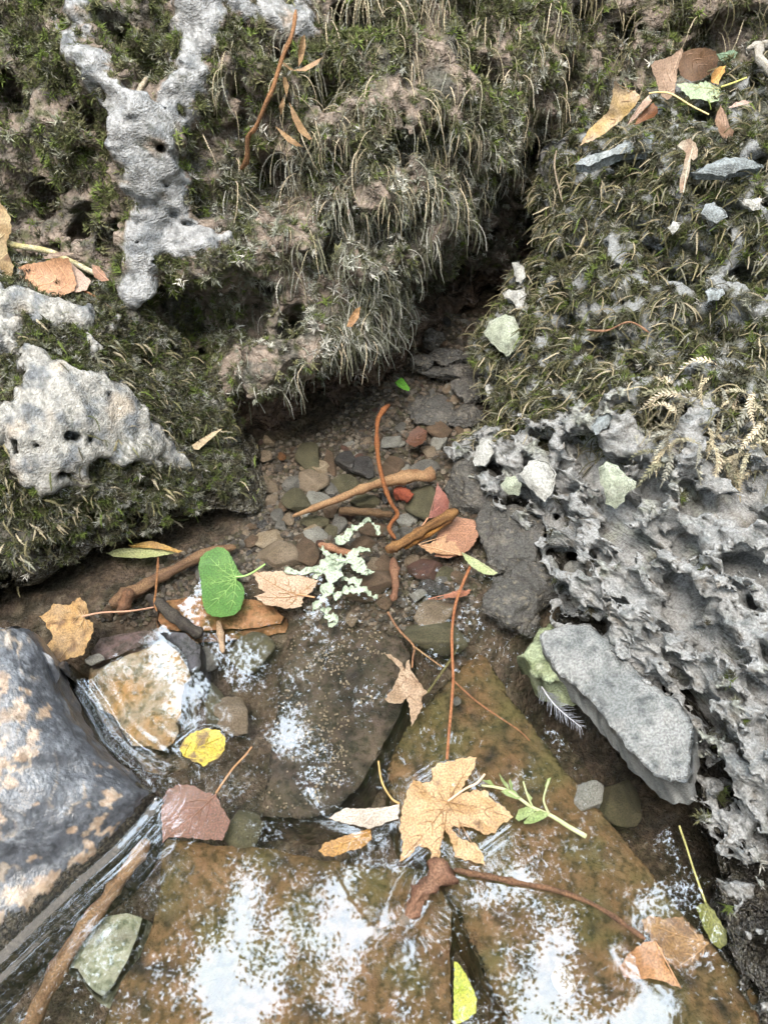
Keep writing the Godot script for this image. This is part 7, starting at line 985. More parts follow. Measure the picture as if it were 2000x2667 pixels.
func water_height(x: float, z: float) -> float:
	var y := 0.00002 * n_big.get_noise_3d(x, 0.0, z * 0.8)
	for q: Array in MENISCUS:
		# the water climbs a little where it wets an edge
		var line: PackedVector2Array = q[0]
		var p := Vector2(x, z)
		if not meniscus_boxes.has(line): meniscus_boxes[line] = box_round(line).grow(0.06)
		if not meniscus_boxes[line].has_point(p): continue
		var near := 1.0
		for i in line.size() - 1:
			near = minf(near, Geometry2D.get_closest_point_to_segment(p, line[i], line[i + 1]).distance_squared_to(p))
		near = sqrt(near)
		if near < 0.06: y += q[1] * exp(-near / q[2]) + q[3] * cos(near * 460.0) * exp(-near / 0.018)
	return y

# ---------------------------------------------------------------- moss
func blade(v: PackedVector3Array, n: PackedVector3Array, f: PackedInt32Array, a: Vector3, dir: Vector3, side: Vector3, long: float, wide: float, bend: Vector3) -> void:
	var k := v.size()
	var nn := dir.cross(side).normalized()
	v.append_array(PackedVector3Array([a - side * wide * 0.35, a + side * wide * 0.35, a + dir * long * 0.5 + bend * 0.3 - side * wide * 0.5, a + dir * long * 0.5 + bend * 0.3 + side * wide * 0.5, a + dir * long + bend]))
	for i in 5: n.append(nn)
	f.append_array(PackedInt32Array([k, k + 2, k + 1, k + 1, k + 2, k + 3, k + 2, k + 4, k + 3]))

func white(n: int) -> PackedColorArray:
	var c := PackedColorArray()
	c.resize(n)
	c.fill(Color.WHITE)
	return c

func moss_tuft(s: int, blades: int, long: float) -> ArrayMesh:
	var r := RandomNumberGenerator.new()
	r.seed = s
	var v := PackedVector3Array()
	var n := PackedVector3Array()
	var f := PackedInt32Array()
	for i in blades:
		var a := r.randf() * TAU
		var tilt := r.randf_range(0.1, 1.45)
		var d := Vector3(cos(a) * sin(tilt), cos(tilt), sin(a) * sin(tilt))
		var side := d.cross(Vector3(r.randf() - 0.5, r.randf() - 0.5, r.randf() - 0.5)).normalized()
		var at := Vector3(r.randf_range(-1, 1), 0, r.randf_range(-1, 1)) * long * 0.3
		var l := long * r.randf_range(0.5, 1.0)
		blade(v, n, f, at, d, side, l, long * 0.11, Vector3(r.randf_range(-1, 1), r.randf_range(-1, 0.2), r.randf_range(-1, 1)) * l * 0.25)
	return to_mesh(v, smooth_normals(v, f), white(v.size()), f)

func moss_strand(s: int, long: float, leafy: float, droop: float) -> ArrayMesh:
	# a creeping shoot: starts along +y, bends towards +z and down, with two rows of small scale leaves
	var r := RandomNumberGenerator.new()
	r.seed = s
	var v := PackedVector3Array()
	var n := PackedVector3Array()
	var f := PackedInt32Array()
	var p := Vector3.ZERO
	var d := Vector3(r.randf_range(-0.3, 0.3), 0.7, 0.7).normalized()
	var steps := 15
	var seg := long / steps
	for i in steps:
		d = (d + Vector3(r.randf_range(-0.16, 0.16), -droop, 0.05 + r.randf_range(-0.08, 0.08))).normalized()
		var side := d.cross(Vector3(0.2, 0.3, 1.0)).normalized()
		var up := side.cross(d)
		blade(v, n, f, p, d, side, seg * 1.5, 0.0009, Vector3.ZERO)
		blade(v, n, f, p, d, up, seg * 1.5, 0.0009, Vector3.ZERO)
		var l := leafy * sin(PI * clampf((i + 2.0) / (steps + 2.5), 0.0, 1.0))
		for k in [-1.0, 1.0]:
			blade(v, n, f, p, (d * 0.8 + side * k).normalized(), d.cross(side * k).cross(side * k).normalized(), l * r.randf_range(0.7, 1.2), l * 0.42, up * l * 0.2)
		if i % 2 == 0: blade(v, n, f, p, (d * 0.7 + up).normalized(), side, l, l * 0.42, Vector3.ZERO)
		p += d * seg
	return to_mesh(v, smooth_normals(v, f), white(v.size()), f)

func scatter(parent: Node, called: String, mesh: Mesh, d: Dictionary, seed_: int, density: Callable, hang: float, stray: float, size: Vector2, tint: Callable) -> void:
	var r := RandomNumberGenerator.new()
	r.seed = seed_
	var buf := PackedFloat32Array()
	var count := 0
	var v: PackedVector3Array = d.v
	var nn: PackedVector3Array = d.n
	var kind: PackedByteArray = d.k
	var marks: PackedVector2Array = d.m
	for i in v.size():
		var want: float = density.call(v[i], nn[i], kind[i], marks[i])
		while want > 0.0:
			if want < 1.0 and r.randf() > want: break
			want -= 1.0
			var p := v[i] + Vector3(r.randf_range(-1, 1), r.randf_range(-1, 1), r.randf_range(-1, 1)) * 0.003
			var up := nn[i].lerp(Vector3.UP, 0.15).normalized()
			var fwd := Vector3(r.randf_range(-1, 1), 0, r.randf_range(-1, 1))
			if hang > 0.0:
				# falls outwards and down the slope
				up = (Vector3.UP.lerp(nn[i], 0.3) + Vector3(r.randf_range(-1, 1), r.randf_range(-1, 1), r.randf_range(-1, 1)) * 0.35 * stray).normalized()
				fwd = Vector3(nn[i].x, 0, nn[i].z).normalized() * hang + fwd * stray
			fwd = (fwd - up * fwd.dot(up)).normalized()
			var x := up.cross(fwd)
			var s := r.randf_range(size.x, size.y)
			var c: Color = tint.call(v[i], r)
			buf.append_array(PackedFloat32Array([x.x * s, up.x * s, fwd.x * s, p.x, x.y * s, up.y * s, fwd.y * s, p.y, x.z * s, up.z * s, fwd.z * s, p.z, c.r, c.g, c.b, 1.0]))
			count += 1
	if count == 0: return
	var mm := MultiMesh.new()
	mm.transform_format = MultiMesh.TRANSFORM_3D
	mm.use_colors = true
	mm.mesh = mesh
	mm.instance_count = count
	mm.buffer = buf
	var o := MultiMeshInstance3D.new()
	o.name = called
	o.multimesh = mm
	o.material_override = mats["moss"]
	o.set_meta("kind", "stuff")
	parent.add_child(o, true)

func pick(r: RandomNumberGenerator, list: Array) -> Color:
	var c: Color = list[r.randi() % list.size()]
	return c * r.randf_range(0.7, 1.3)

const GREENS := [Color(0.055, 0.062, 0.026), Color(0.085, 0.092, 0.04), Color(0.12, 0.118, 0.062), Color(0.045, 0.045, 0.028), Color(0.17, 0.17, 0.13), Color(0.07, 0.064, 0.042), Color(0.10, 0.13, 0.035)]
const GREYS := [Color(0.17, 0.175, 0.14), Color(0.24, 0.24, 0.21), Color(0.10, 0.10, 0.07), Color(0.07, 0.072, 0.045), Color(0.30, 0.29, 0.26), Color(0.055, 0.05, 0.04)]
const STRAWS := [Color(0.30, 0.26, 0.18), Color(0.22, 0.20, 0.14), Color(0.14, 0.135, 0.09), Color(0.36, 0.31, 0.23), Color(0.22, 0.215, 0.18), Color(0.10, 0.09, 0.065)]
const OLIVES := [Color(0.095, 0.086, 0.048), Color(0.155, 0.138, 0.08), Color(0.065, 0.063, 0.034), Color(0.22, 0.19, 0.125), Color(0.14, 0.135, 0.10), Color(0.045, 0.042, 0.027), Color(0.28, 0.245, 0.175)]

func tint_bank(p: Vector3, r: RandomNumberGenerator) -> Color:
	var grey := smoothstep(-0.28, -0.05, p.x) * smoothstep(0.40, 0.26, p.y)
	if r.randf() < grey * 0.75: return pick(r, GREYS) * 1.6
	return pick(r, GREENS) * 1.35
func tint_strand(p: Vector3, r: RandomNumberGenerator) -> Color:
	if p.x > 0.2: return pick(r, OLIVES) * 1.5
	return (pick(r, GREYS) if r.randf() < smoothstep(0.34, 0.22, p.y) * 0.85 else pick(r, STRAWS)) * 1.45
func tint_olive(_p: Vector3, r: RandomNumberGenerator) -> Color:
	return (pick(r, OLIVES) if r.randf() < 0.75 else pick(r, GREENS)) * 1.45
func tint_straw(_p: Vector3, r: RandomNumberGenerator) -> Color:
	return pick(r, STRAWS) * 1.3
func tint_green(p: Vector3, r: RandomNumberGenerator) -> Color:
	return pick(r, GREENS) if r.randf() < 0.75 else pick(r, GREYS)

func seen_part(p: Vector3) -> bool:
	return p.y < 0.62 and p.z > -1.25 and absf(p.x) < 0.72 and p.y > -0.005
func d_bank_tuft(p: Vector3, n: Vector3, k: int, q: Vector2) -> float:
	if not seen_part(p) or k == 1 or p.y < 0.06: return 0.0
	if q.y < 0.0: return 0.12
	if n.y < -0.35: return 0.1
	return clampf(0.65 + 2.2 * n_patch.get_noise_3dv(p * 0.8), 0.03, 1.7) * (0.35 if k == 2 else 1.0)
func d_bank_strand(p: Vector3, n: Vector3, k: int, q: Vector2) -> float:
	if not seen_part(p) or k != 0 or p.x < -0.17 + 0.05 * n_patch2.get_noise_3dv(p) or n.y < -0.3 or p.z < -0.93 and p.y < 0.2: return 0.0
	if q.y < -0.01: return 0.0
	return clampf(0.12 + 1.0 * n_patch2.get_noise_3dv(p * 0.8 + Vector3(4, 4, 4)), 0.02, 0.8) * smoothstep(-0.2, 0.0, p.x + 0.06)
func d_left_tuft(p: Vector3, n: Vector3, k: int, q: Vector2) -> float:
	if k == 1 or p.y < 0.03 + 0.02 * n_patch2.get_noise_3dv(p): return 0.0
	return clampf(0.7 + 1.2 * n_patch.get_noise_3dv(p), 0.1, 1.4) * (0.2 if k == 2 else 1.0)
func d_left_strand(p: Vector3, n: Vector3, k: int, q: Vector2) -> float:
	if n_patch.get_noise_3dv(p + Vector3(2, 2, 2)) < -0.08: return 0.02
	if k != 0 or p.y < 0.06 or n.y < -0.5: return 0.0
	return 0.10 + 0.25 * smoothstep(0.1, -0.35, absf(p.x + 0.28) * 2.0 - 0.25 + n_patch2.get_noise_3dv(p))
func d_right_tuft(p: Vector3, n: Vector3, k: int, q: Vector2) -> float:
	if not seen_part(p): return 0.0
	var edge := p.z - 0.7 * (p.x - 0.11) + 0.05 * n_patch.get_noise_3dv(p)
	if n_patch2.get_noise_3dv(p) < -0.13 or k == 2 or n.y < -0.2: return 0.0
	if edge > -0.73: return 0.06 * smoothstep(0.3, 0.5, n_patch.get_noise_3dv(p * 1.3) + smoothstep(0.42, 0.52, p.x) * 0.3)
	return 0.5
func d_right_strand(p: Vector3, n: Vector3, k: int, q: Vector2) -> float:
	if not seen_part(p) or n.y < -0.1: return 0.0
	var edge := p.z - 0.7 * (p.x - 0.11) + 0.05 * n_patch.get_noise_3dv(p)
	if edge > -0.72 or k == 2: return 0.0
	if n_patch2.get_noise_3dv(p) < -0.12: return 0.01
	return clampf(0.30 + 0.5 * n_patch.get_noise_3dv(p * 1.5), 0.04, 0.6)
func d_right_straw(p: Vector3, n: Vector3, k: int, q: Vector2) -> float:
	if k == 2 or n.y < -0.3: return 0.0
	return 0.30 * smoothstep(0.02, -0.03, q.x)

# ---------------------------------------------------------------- trees overhead, seen in the water
func leaf_spray(s: int) -> ArrayMesh:
	var r := RandomNumberGenerator.new()
	r.seed = s
	var v := PackedVector3Array()
	var n := PackedVector3Array()
	var f := PackedInt32Array()
	for i in 24:
		var a := r.randf() * TAU
		var at := Vector3(r.randf_range(-0.2, 0.2), r.randf_range(-0.09, 0.09), r.randf_range(-0.2, 0.2))
		var d := Vector3(cos(a), r.randf_range(-1.0, 0.6), sin(a)).normalized()
		var side := d.cross(Vector3(r.randf_range(-0.4, 0.4), 1, r.randf_range(-0.4, 0.4))).normalized()
		var l := r.randf_range(0.03, 0.055)
		var k := v.size()
		v.append_array(PackedVector3Array([at, at + d * l * 0.35 - side * l * 0.36, at + d * l * 0.35 + side * l * 0.36, at + d * l * 0.75 - side * l * 0.24, at + d * l * 0.75 + side * l * 0.24, at + d * l]))
		for j in 6: n.append(d.cross(side).normalized())
		f.append_array(PackedInt32Array([k, k + 1, k + 2, k + 1, k + 3, k + 2, k + 2, k + 3, k + 4, k + 3, k + 5, k + 4]))
	return to_mesh(v, smooth_normals(v, f), white(v.size()), f)

func tree(label: String, foot: Vector3, lean: Vector3, crown: Vector3, size: Vector3, sprays: int, gap: float, soft: float, s: int, spray: Mesh) -> void:
	var r := RandomNumberGenerator.new()
	r.seed = s
	var t := thing("overhanging_tree", label, "tree", Transform3D(Basis(), foot), "trees over the pool")
	var top := crown - foot
	part(t, "trunk", tube(PackedVector3Array([Vector3(0, -0.3, 0), lean * 0.3 + top * 0.3, lean * 0.2 + top * 0.65, top]), 0.11, 0.04, 10, Color(0.10, 0.08, 0.06), Color(0.16, 0.14, 0.11), 0.25, 6), mats["bark"])
	for i in 9:
		var e := Vector3(r.randf_range(-1, 1), r.randf_range(-0.7, 0.7), r.randf_range(-1, 1)).normalized() * size * 0.9
		var b := top * r.randf_range(0.6, 0.98)
		part(t, "limb", tube(PackedVector3Array([b, b.lerp(top + e, 0.5) + Vector3(0, 0.15, 0), top + e]), 0.03, 0.006, 6, Color(0.10, 0.08, 0.06), Color(0.15, 0.13, 0.10), 0.2, 5), mats["bark"])
	var n := make_noise(s, 0.75, 4)
	var buf := PackedFloat32Array()
	var count := 0
	for i in sprays:
		var p := Vector3(r.randf_range(-1, 1), r.randf_range(-1, 1), r.randf_range(-1, 1))
		if p.length() > 1.0: continue
		p = top + p * size
		if r.randf() > smoothstep(gap, gap + soft, n.get_noise_3dv(p + foot)): continue
		var b := Basis.from_euler(Vector3(r.randf_range(-0.5, 0.5), r.randf() * TAU, r.randf_range(-0.5, 0.5))).scaled(Vector3.ONE * r.randf_range(0.7, 1.25))
		var c := Color(0.07, 0.10, 0.03).lerp(Color(0.16, 0.14, 0.04), r.randf()) * r.randf_range(0.7, 1.2)
		buf.append_array(PackedFloat32Array([b.x.x, b.y.x, b.z.x, p.x, b.x.y, b.y.y, b.z.y, p.y, b.x.z, b.y.z, b.z.z, p.z, c.r, c.g, c.b, 1.0]))
		count += 1
	var mm := MultiMesh.new()
	mm.transform_format = MultiMesh.TRANSFORM_3D
	mm.use_colors = true
	mm.mesh = spray
	mm.instance_count = count
	mm.buffer = buf
	var o := MultiMeshInstance3D.new()
	o.name = "crown"
	o.multimesh = mm
	o.material_override = mats["canopy_leaf"]
	o.set_meta("kind", "stuff")
	t.add_child(o, true)

func _ready() -> void:
	# ---- camera
	var cam := Camera3D.new()
	cam.name = "camera"
	add_child(cam)
	cam.position = Vector3(0, 0.70, 0)
	cam.rotation_degrees = Vector3(-48, 0, 0)
	cam.keep_aspect = Camera3D.KEEP_HEIGHT
	var lens := CameraAttributesPhysical.new()
	lens.frustum_focal_length = 19.204
	lens.frustum_focus_distance = 0.86
	lens.frustum_near = 0.02
	lens.frustum_far = 200.0
	lens.exposure_aperture = 7.0
	cam.attributes = lens
	cam.fov = 64.0
	# ---- overcast sky and a weak, very soft sun behind cloud
	var env := Environment.new()
	env.background_mode = Environment.BG_SKY
	var sky := ProceduralSkyMaterial.new()
	sky.sky_top_color = Color(0.89, 0.945, 1.0)
	sky.sky_horizon_color = Color(0.89, 0.935, 0.98)
	sky.ground_bottom_color = Color(0.25, 0.23, 0.2)
	sky.ground_horizon_color = Color(0.5, 0.5, 0.5)
	sky.energy_multiplier = 1.0
	env.sky = Sky.new()
	env.sky.sky_material = sky
	env.background_energy_multiplier = 3.0
	env.tonemap_mode = Environment.TONE_MAPPER_LINEAR
	env.tonemap_exposure = EXPOSURE
	env.sdfgi_enabled = true
	env.ssao_enabled = true
	env.ssil_enabled = true
	var we := WorldEnvironment.new()
	we.name = "environment"
	we.environment = env
	add_child(we)
	var sun := DirectionalLight3D.new()
	sun.name = "sun"
	sun.light_energy = 0.3
	sun.light_angular_distance = 25.0
	sun.light_color = Color(1.0, 0.97, 0.93)
	sun.shadow_enabled = true
	sun.rotation_degrees = Vector3(-70, -25, 0)
	add_child(sun)
	make_materials()
	# ---- the setting
	var g := part(self, "ground", grid_mesh(axis(-0.55, 0.55, 0.007, -40.0, 40.0, 1.22), axis(-1.15, 0.05, 0.007, -40.0, 40.0, 1.22), ground_height, paint_ground), mats["bed"])
	tag(g, "muddy stream bed and forest ground round the pool", "ground", "", "structure")
	var water := part(self, "water", grid_mesh(axis(-0.50, 0.52, 0.0032, -1.3, 1.3, 1.3), axis(-0.80, -0.03, 0.0032, -1.1, 2.2, 1.3), water_height, func(_p): return Color.WHITE), mats["water"])
	tag(water, "clear still pool water mirroring sky and leaves", "water", "", "structure")
	build_rocks()
	build_trees()
	build_things()

func build_rocks() -> void:
	var bank := Node3D.new()
	bank.name = "bank"
	add_child(bank)
	tag(bank, "steep mossy limestone bank rising behind the pool", "bank", "", "structure")
	var d := shell(BANK, 220, 280, 13, -0.068, 0.045, mask_bank, f_bank, paint_bank)
	part(bank, "rock_face", compact(d, 0), mats["rock"])
	part(bank, "limestone_crust", compact(d, 1), mats["crust"]).set_meta("label", "pale grey pitted limestone crust running down the mossy bank")
	part(bank, "wet_rock", compact(d, 2), mats["wet_rock"])
	for i in 3:
		scatter(bank, "moss", moss_tuft(100 + i, 24, 0.0078), d, 200 + i, func(p, n, k, q): return 0.2 * d_bank_tuft(p, n, k, q), 0.0, 0.0, Vector2(0.6, 1.4), tint_bank)
	for i in 4:
		scatter(bank, "hanging_moss", moss_strand(120 + i, 0.052 - 0.009 * i, 0.0016, 0.3), d, 220 + i, func(p, n, k, q): return 0.21 * d_bank_strand(p, n, k, q), 1.0, 0.55, Vector2(0.4, 1.2), tint_strand)
	scatter(bank, "root_thread", moss_strand(129, 0.034, 0.0003, 0.2), d, 229, func(p, n, k, q): return 0.55 * smoothstep(0.06, 0.0, p.distance_to(THREADS)) if k != 1 else 0.0, 1.0, 1.0, Vector2(0.6, 1.2), func(_p, r): return pick(r, GREYS) * 1.2)
	var left := thing("boulder", "mossy boulder with a bare pale limestone face beside the water", "boulder", Transform3D())
	d = shell(LEFT, 170, 190, 13, -0.035, 0.035, mask_left, f_left, paint_left)
	part(left, "rock_face", compact(d, 0), mats["rock"])
	part(left, "limestone_crust", compact(d, 1), mats["crust"])
	part(left, "wet_edge", compact(d, 2), mats["wet_rock"])
	for i in 2:
		scatter(left, "moss", moss_tuft(140 + i, 24, 0.0070), d, 240 + i, func(p, n, k, q): return 0.36 * d_left_tuft(p, n, k, q), 0.0, 0.0, Vector2(0.7, 1.3), tint_green)
		scatter(left, "creeping_moss", moss_strand(150 + i, 0.016, 0.0018, 0.2), d, 250 + i, func(p, n, k, q): return 0.4 * d_left_strand(p, n, k, q), 1.0, 1.1, Vector2(0.5, 1.3), tint_olive)
	var right := thing("boulder", "large boulder of spongy grey limestone, its far half covered in moss", "boulder", Transform3D())
	d = shell(RIGHT, 195, 345, 17, -0.048, 0.026, mask_right, f_right, paint_right)
	part(right, "mossy_top", compact(d, 0), mats["tufa"])
	part(right, "limestone_crust", compact(d, 1), mats["tufa"])
	part(right, "wet_edge", compact(d, 2), mats["wet_rock"])
	for i in 2:
		scatter(right, "moss", moss_tuft(160 + i, 24, 0.0078), d, 260 + i, func(p, n, k, q): return 0.4 * d_right_tuft(p, n, k, q), 0.0, 0.0, Vector2(0.7, 1.4), tint_green)
		scatter(right, "creeping_moss", moss_strand(170 + i, 0.021, 0.0015, 0.15), d, 270 + i, func(p, n, k, q): return 0.55 * d_right_strand(p, n, k, q), 0.8, 1.3, Vector2(0.5, 1.4), tint_olive)
		scatter(right, "straw_moss", moss_strand(180 + i, 0.042, 0.0052, 0.2), d, 280 + i, func(p, n, k, q): return 0.25 * d_right_straw(p, n, k, q), 1.0, 0.9, Vector2(0.6, 1.25), tint_straw)
	var dark := thing("slate_boulder", "smooth dark slate boulder with flaking tan patches standing in the pool", "boulder", Transform3D())
	d = shell(DARK, 170, 150, 7, -0.014, 0.014, mask_dark, f_dark, paint_dark)
	part(dark, "stone", compact(d, 0), mats["slate"])
	part(dark, "wet_edge", compact(d, 2), mats["wet_stone"])
	set_down(left, Vector3(-0.33, 0, -0.62))
	set_down(right, Vector3(0.36, 0, -0.6))
	set_down(dark, Vector3(-0.34, 0, -0.32))

func set_down(o: Node3D, base: Vector3) -> void:
	# a boulder's node stands at its base
	o.position = base
	for c in o.get_children(): c.position -= base

func build_trees() -> void:
	var spray := leaf_spray(900)
	for t: Array in TREES:
		tree(t[0], t[1], t[2], t[3], t[4], t[5], t[6], t[7], t[8], spray)

func make_leaf(d: Dictionary) -> void:
	var s: int = hash(d.label)
	var t := thing(d.name, d.label, d.cat, d.at, d.group)
	var m: Material = mats["wet_leaf" if d.wet else "leaf"]
	var blade_ := part(t, "blade", leaf_blade(d.out, d.tips, d.step, d.tooth, d.curl, d.bend, d.wave, d.c1, d.c2, d.spots, s), m)
	var tips: PackedVector2Array = d.tips
	if tips.size() > 1:
		var lines: Array[PackedVector2Array] = []
		var b := tips[0]
		for i in range(1, tips.size()):
			var e := b.lerp(tips[i], 0.94)
			lines.append(PackedVector2Array([b, b.lerp(e, 0.5) + (e - b).orthogonal() * 0.03, e]))
			var u := (e - b)
			for k in int(d.pin):
				var at: float = 0.14 + 0.72 * k / d.pin
				for side in [-1.0, 1.0]:
					var w: Vector2 = u.rotated(0.8 * side) * 0.36 * (1.0 - 0.55 * at) * (1.0 if tips.size() == 2 else 0.6)
					var q: Vector2 = b + u * at
					lines.append(PackedVector2Array([q, q + w * 0.55, q + w + u * 0.04]))
		var st := SurfaceTool.new()
		var wide := leaf_width(d.out, tips)
		for l in lines:
			var path := PackedVector3Array()
			for q in l:
				if Geometry2D.is_point_in_polygon(q, d.out): path.append(Vector3(q.x, leaf_height(q, tips, wide, d.curl, d.bend, d.wave, s) + 0.0002, q.y))
			if path.size() > 1: st.append_from(tube(path, 0.0006, 0.00025, 4, d.cv, d.cv), 0, Transform3D())
		part(blade_, "midrib", st.commit(), m)
	if d.stalk.size() > 1:
		part(t, "stalk", tube(d.stalk, d.sr * 1.1, d.sr, 7, d.cs, d.cs * 0.8, 0.1), mats["stalk"])

func leaf_height(q: Vector2, tips: PackedVector2Array, wide: float, curl: float, bend: float, wave: float, s: int) -> float:
	var u := (tips[1] - tips[0]) if tips.size() > 1 else Vector2(0.05, 0)
	var o := tips[0] if tips.size() > 0 else Vector2.ZERO
	var l := u.length()
	u /= l
	var across := (q - o).dot(u.orthogonal()) / wide
	var along := (q - o).dot(u) / l
	return curl * (across * across - 0.4) + bend * along * along + wave * n_mid.get_noise_3d(q.x + s % 91, 0.0, q.y) + wave * 0.35 * n_fine.get_noise_3d(q.x, s % 31, q.y)

func leaf_width(o: PackedVector2Array, tips: PackedVector2Array) -> float:
	var u := ((tips[1] - tips[0]) if tips.size() > 1 else Vector2(0.05, 0)).normalized().orthogonal()
	var w := 0.002
	for q in o: w = maxf(w, absf((q - (tips[0] if tips.size() > 0 else Vector2.ZERO)).dot(u)))
	return w

func leaf_blade(o: PackedVector2Array, tips: PackedVector2Array, step: float, tooth: float, curl: float, bend: float, wave: float, c1: Color, c2: Color, spots: float, s: int) -> ArrayMesh:
	var got := fill(dense_outline(o, step * 0.7, tooth, s), step, s)
	var wide := leaf_width(o, tips)
	var v := PackedVector3Array()
	var c := PackedColorArray()
	for q: Vector2 in got[0]:
		v.append(Vector3(q.x, leaf_height(q, tips, wide, curl, bend, wave, s), q.y))
		var p := Vector3(q.x + s % 53, 0, q.y)
		var k := c1.lerp(c2, clampf(0.5 + 1.3 * n_patch2.get_noise_3dv(p), 0.0, 1.0))
		if spots > 0.0 and n_mid.get_noise_3dv(p * 1.6) > 0.62 - spots: k = Color(0.14, 0.07, 0.03).lerp(k, 0.15)
		c.append(k)
	return to_mesh(v, smooth_normals(v, got[1]), c, got[1])

func make_slab(d: Dictionary) -> void:
	var s: int = hash(d.label)
	var t := part(self, d.name, slab_mesh(d, s), mats[d.mat])
	t.transform = d.at
	tag(t, d.label, d.cat, d.group)

func slab_mesh(d: Dictionary, s: int) -> ArrayMesh:
	var o := dense_outline(d.out, d.step * 0.8, d.tooth, s)
	var got := fill(o, d.step, s)
	var pts: PackedVector2Array = got[0]
	var f: PackedInt32Array = got[1].duplicate()
	var v := PackedVector3Array()
	var c := PackedColorArray()
	var at: Transform3D = d.at
	for i in pts.size():
		var q := pts[i]
		var e := 0.0 if i < o.size() else minf(edge_distance(q, o) / d.bevel, 1.0)
		var y: float = d.dome * (1.0 - (1.0 - e) * (1.0 - e)) - d.dome
		var w := at * Vector3(q.x, y, q.y)
		y += d.rough * (n_mid.get_noise_3dv(w) + 0.5 * n_fine.get_noise_3dv(w)) * (0.4 + 0.6 * e)
		if d.look >= 3: y += d.rough * 1.5 * n_big.get_noise_3dv(w * 2.0)
		v.append(Vector3(q.x, y, q.y))
		c.append(slab_colour(d, w))
	var mid := Vector2.ZERO
	for q in o: mid += q / o.size()
	var n := o.size()
	var flip := Geometry2D.is_polygon_clockwise(o)
	for ring in 2:
		var base := v.size()
		for i in n:
			var out: Vector2 = (o[i] - mid).normalized() * d.flare * (0.6 if ring == 0 else 1.0)
			var w2 := at * Vector3(o[i].x, -d.thick * (0.35 if ring == 0 else 1.0), o[i].y)
			var k: float = 0.5 * d.thick * 0.12 * n_mid.get_noise_3dv(w2)
			v.append(Vector3(o[i].x + out.x + k, -d.thick * (0.35 if ring == 0 else 1.0), o[i].y + out.y + k))
			c.append(slab_colour(d, w2))
		var above := 0 if ring == 0 else base - n
		for i in n:
			var j := (i + 1) % n
			var quad := [above + i, base + i, above + j, above + j, base + i, base + j]
			if not flip: quad = [above + i, above + j, base + i, above + j, base + j, base + i]
			f.append_array(PackedInt32Array(quad))
	var low := v.size() - n
	for i in range(0, got[1].size(), 3):
		# the underside reuses the outline's points; inner points sit on the same level
		pass
	var tri := Geometry2D.triangulate_polygon(o)
	for i in range(0, tri.size(), 3):
		f.append_array(PackedInt32Array([low + tri[i], low + tri[i + 2], low + tri[i + 1]]))
	return to_mesh(v, smooth_normals(v, f), c, f)

func slab_colour(d: Dictionary, w: Vector3) -> Color:
	var a := n_patch.get_noise_3dv(w)
	var b := n_patch2.get_noise_3dv(w)
	var s := n_speck.get_noise_3dv(w)
	var c: Color = d.c[0].lerp(d.c[1], smoothstep(-0.2, 0.35, a + 0.4 * b))
	c = c.lerp(d.c[3], smoothstep(0.15, 0.5, b - 0.3 * a) * 0.7)
	c = c.lerp(d.c[2], smoothstep(0.22, 0.5, s + 0.4 * b) * 0.8)
	if d.look == 1 and n_big.get_noise_3dv(w * 2.5) + 0.6 * b > 0.62: c = Color(0.02, 0.018, 0.012)
	if d.look == 3:
		var band := n_patch2.get_noise_3d(w.x * 0.35, w.y, w.z * 1.6)
		c = d.c[0].lerp(d.c[1], smoothstep(0.0, 0.35, band)).lerp(d.c[3], smoothstep(0.05, 0.4, -band))
		c = c.lerp(d.c[2], smoothstep(0.0, 0.3, a + 0.3 * s - 0.15))
	return c

func ico(level: int) -> Array:
	var g := (1.0 + sqrt(5.0)) / 2.0
	var v := PackedVector3Array()
	for q in [Vector3(-1, g, 0), Vector3(1, g, 0), Vector3(-1, -g, 0), Vector3(1, -g, 0), Vector3(0, -1, g), Vector3(0, 1, g), Vector3(0, -1, -g), Vector3(0, 1, -g), Vector3(g, 0, -1), Vector3(g, 0, 1), Vector3(-g, 0, -1), Vector3(-g, 0, 1)]: v.append(q.normalized())
	var f := PackedInt32Array([0, 5, 11, 0, 1, 5, 0, 7, 1, 0, 10, 7, 0, 11, 10, 1, 9, 5, 5, 4, 11, 11, 2, 10, 10, 6, 7, 7, 8, 1, 3, 4, 9, 3, 2, 4, 3, 6, 2, 3, 8, 6, 3, 9, 8, 4, 5, 9, 2, 11, 4, 6, 10, 2, 8, 7, 6, 9, 1, 8])
	for l in level:
		var mids := {}
		var nf := PackedInt32Array()
		for t in range(0, f.size(), 3):
			var m := []
			for k in 3:
				var a := f[t + k]
				var b := f[t + (k + 1) % 3]
				var key := Vector2i(mini(a, b), maxi(a, b))
				if not mids.has(key):
					mids[key] = v.size()
					v.append((v[a] + v[b]).normalized())
				m.append(mids[key])
			nf.append_array(PackedInt32Array([f[t], m[0], m[2], f[t + 1], m[1], m[0], f[t + 2], m[2], m[1], m[0], m[1], m[2]]))
		f = nf
	return [v, f]

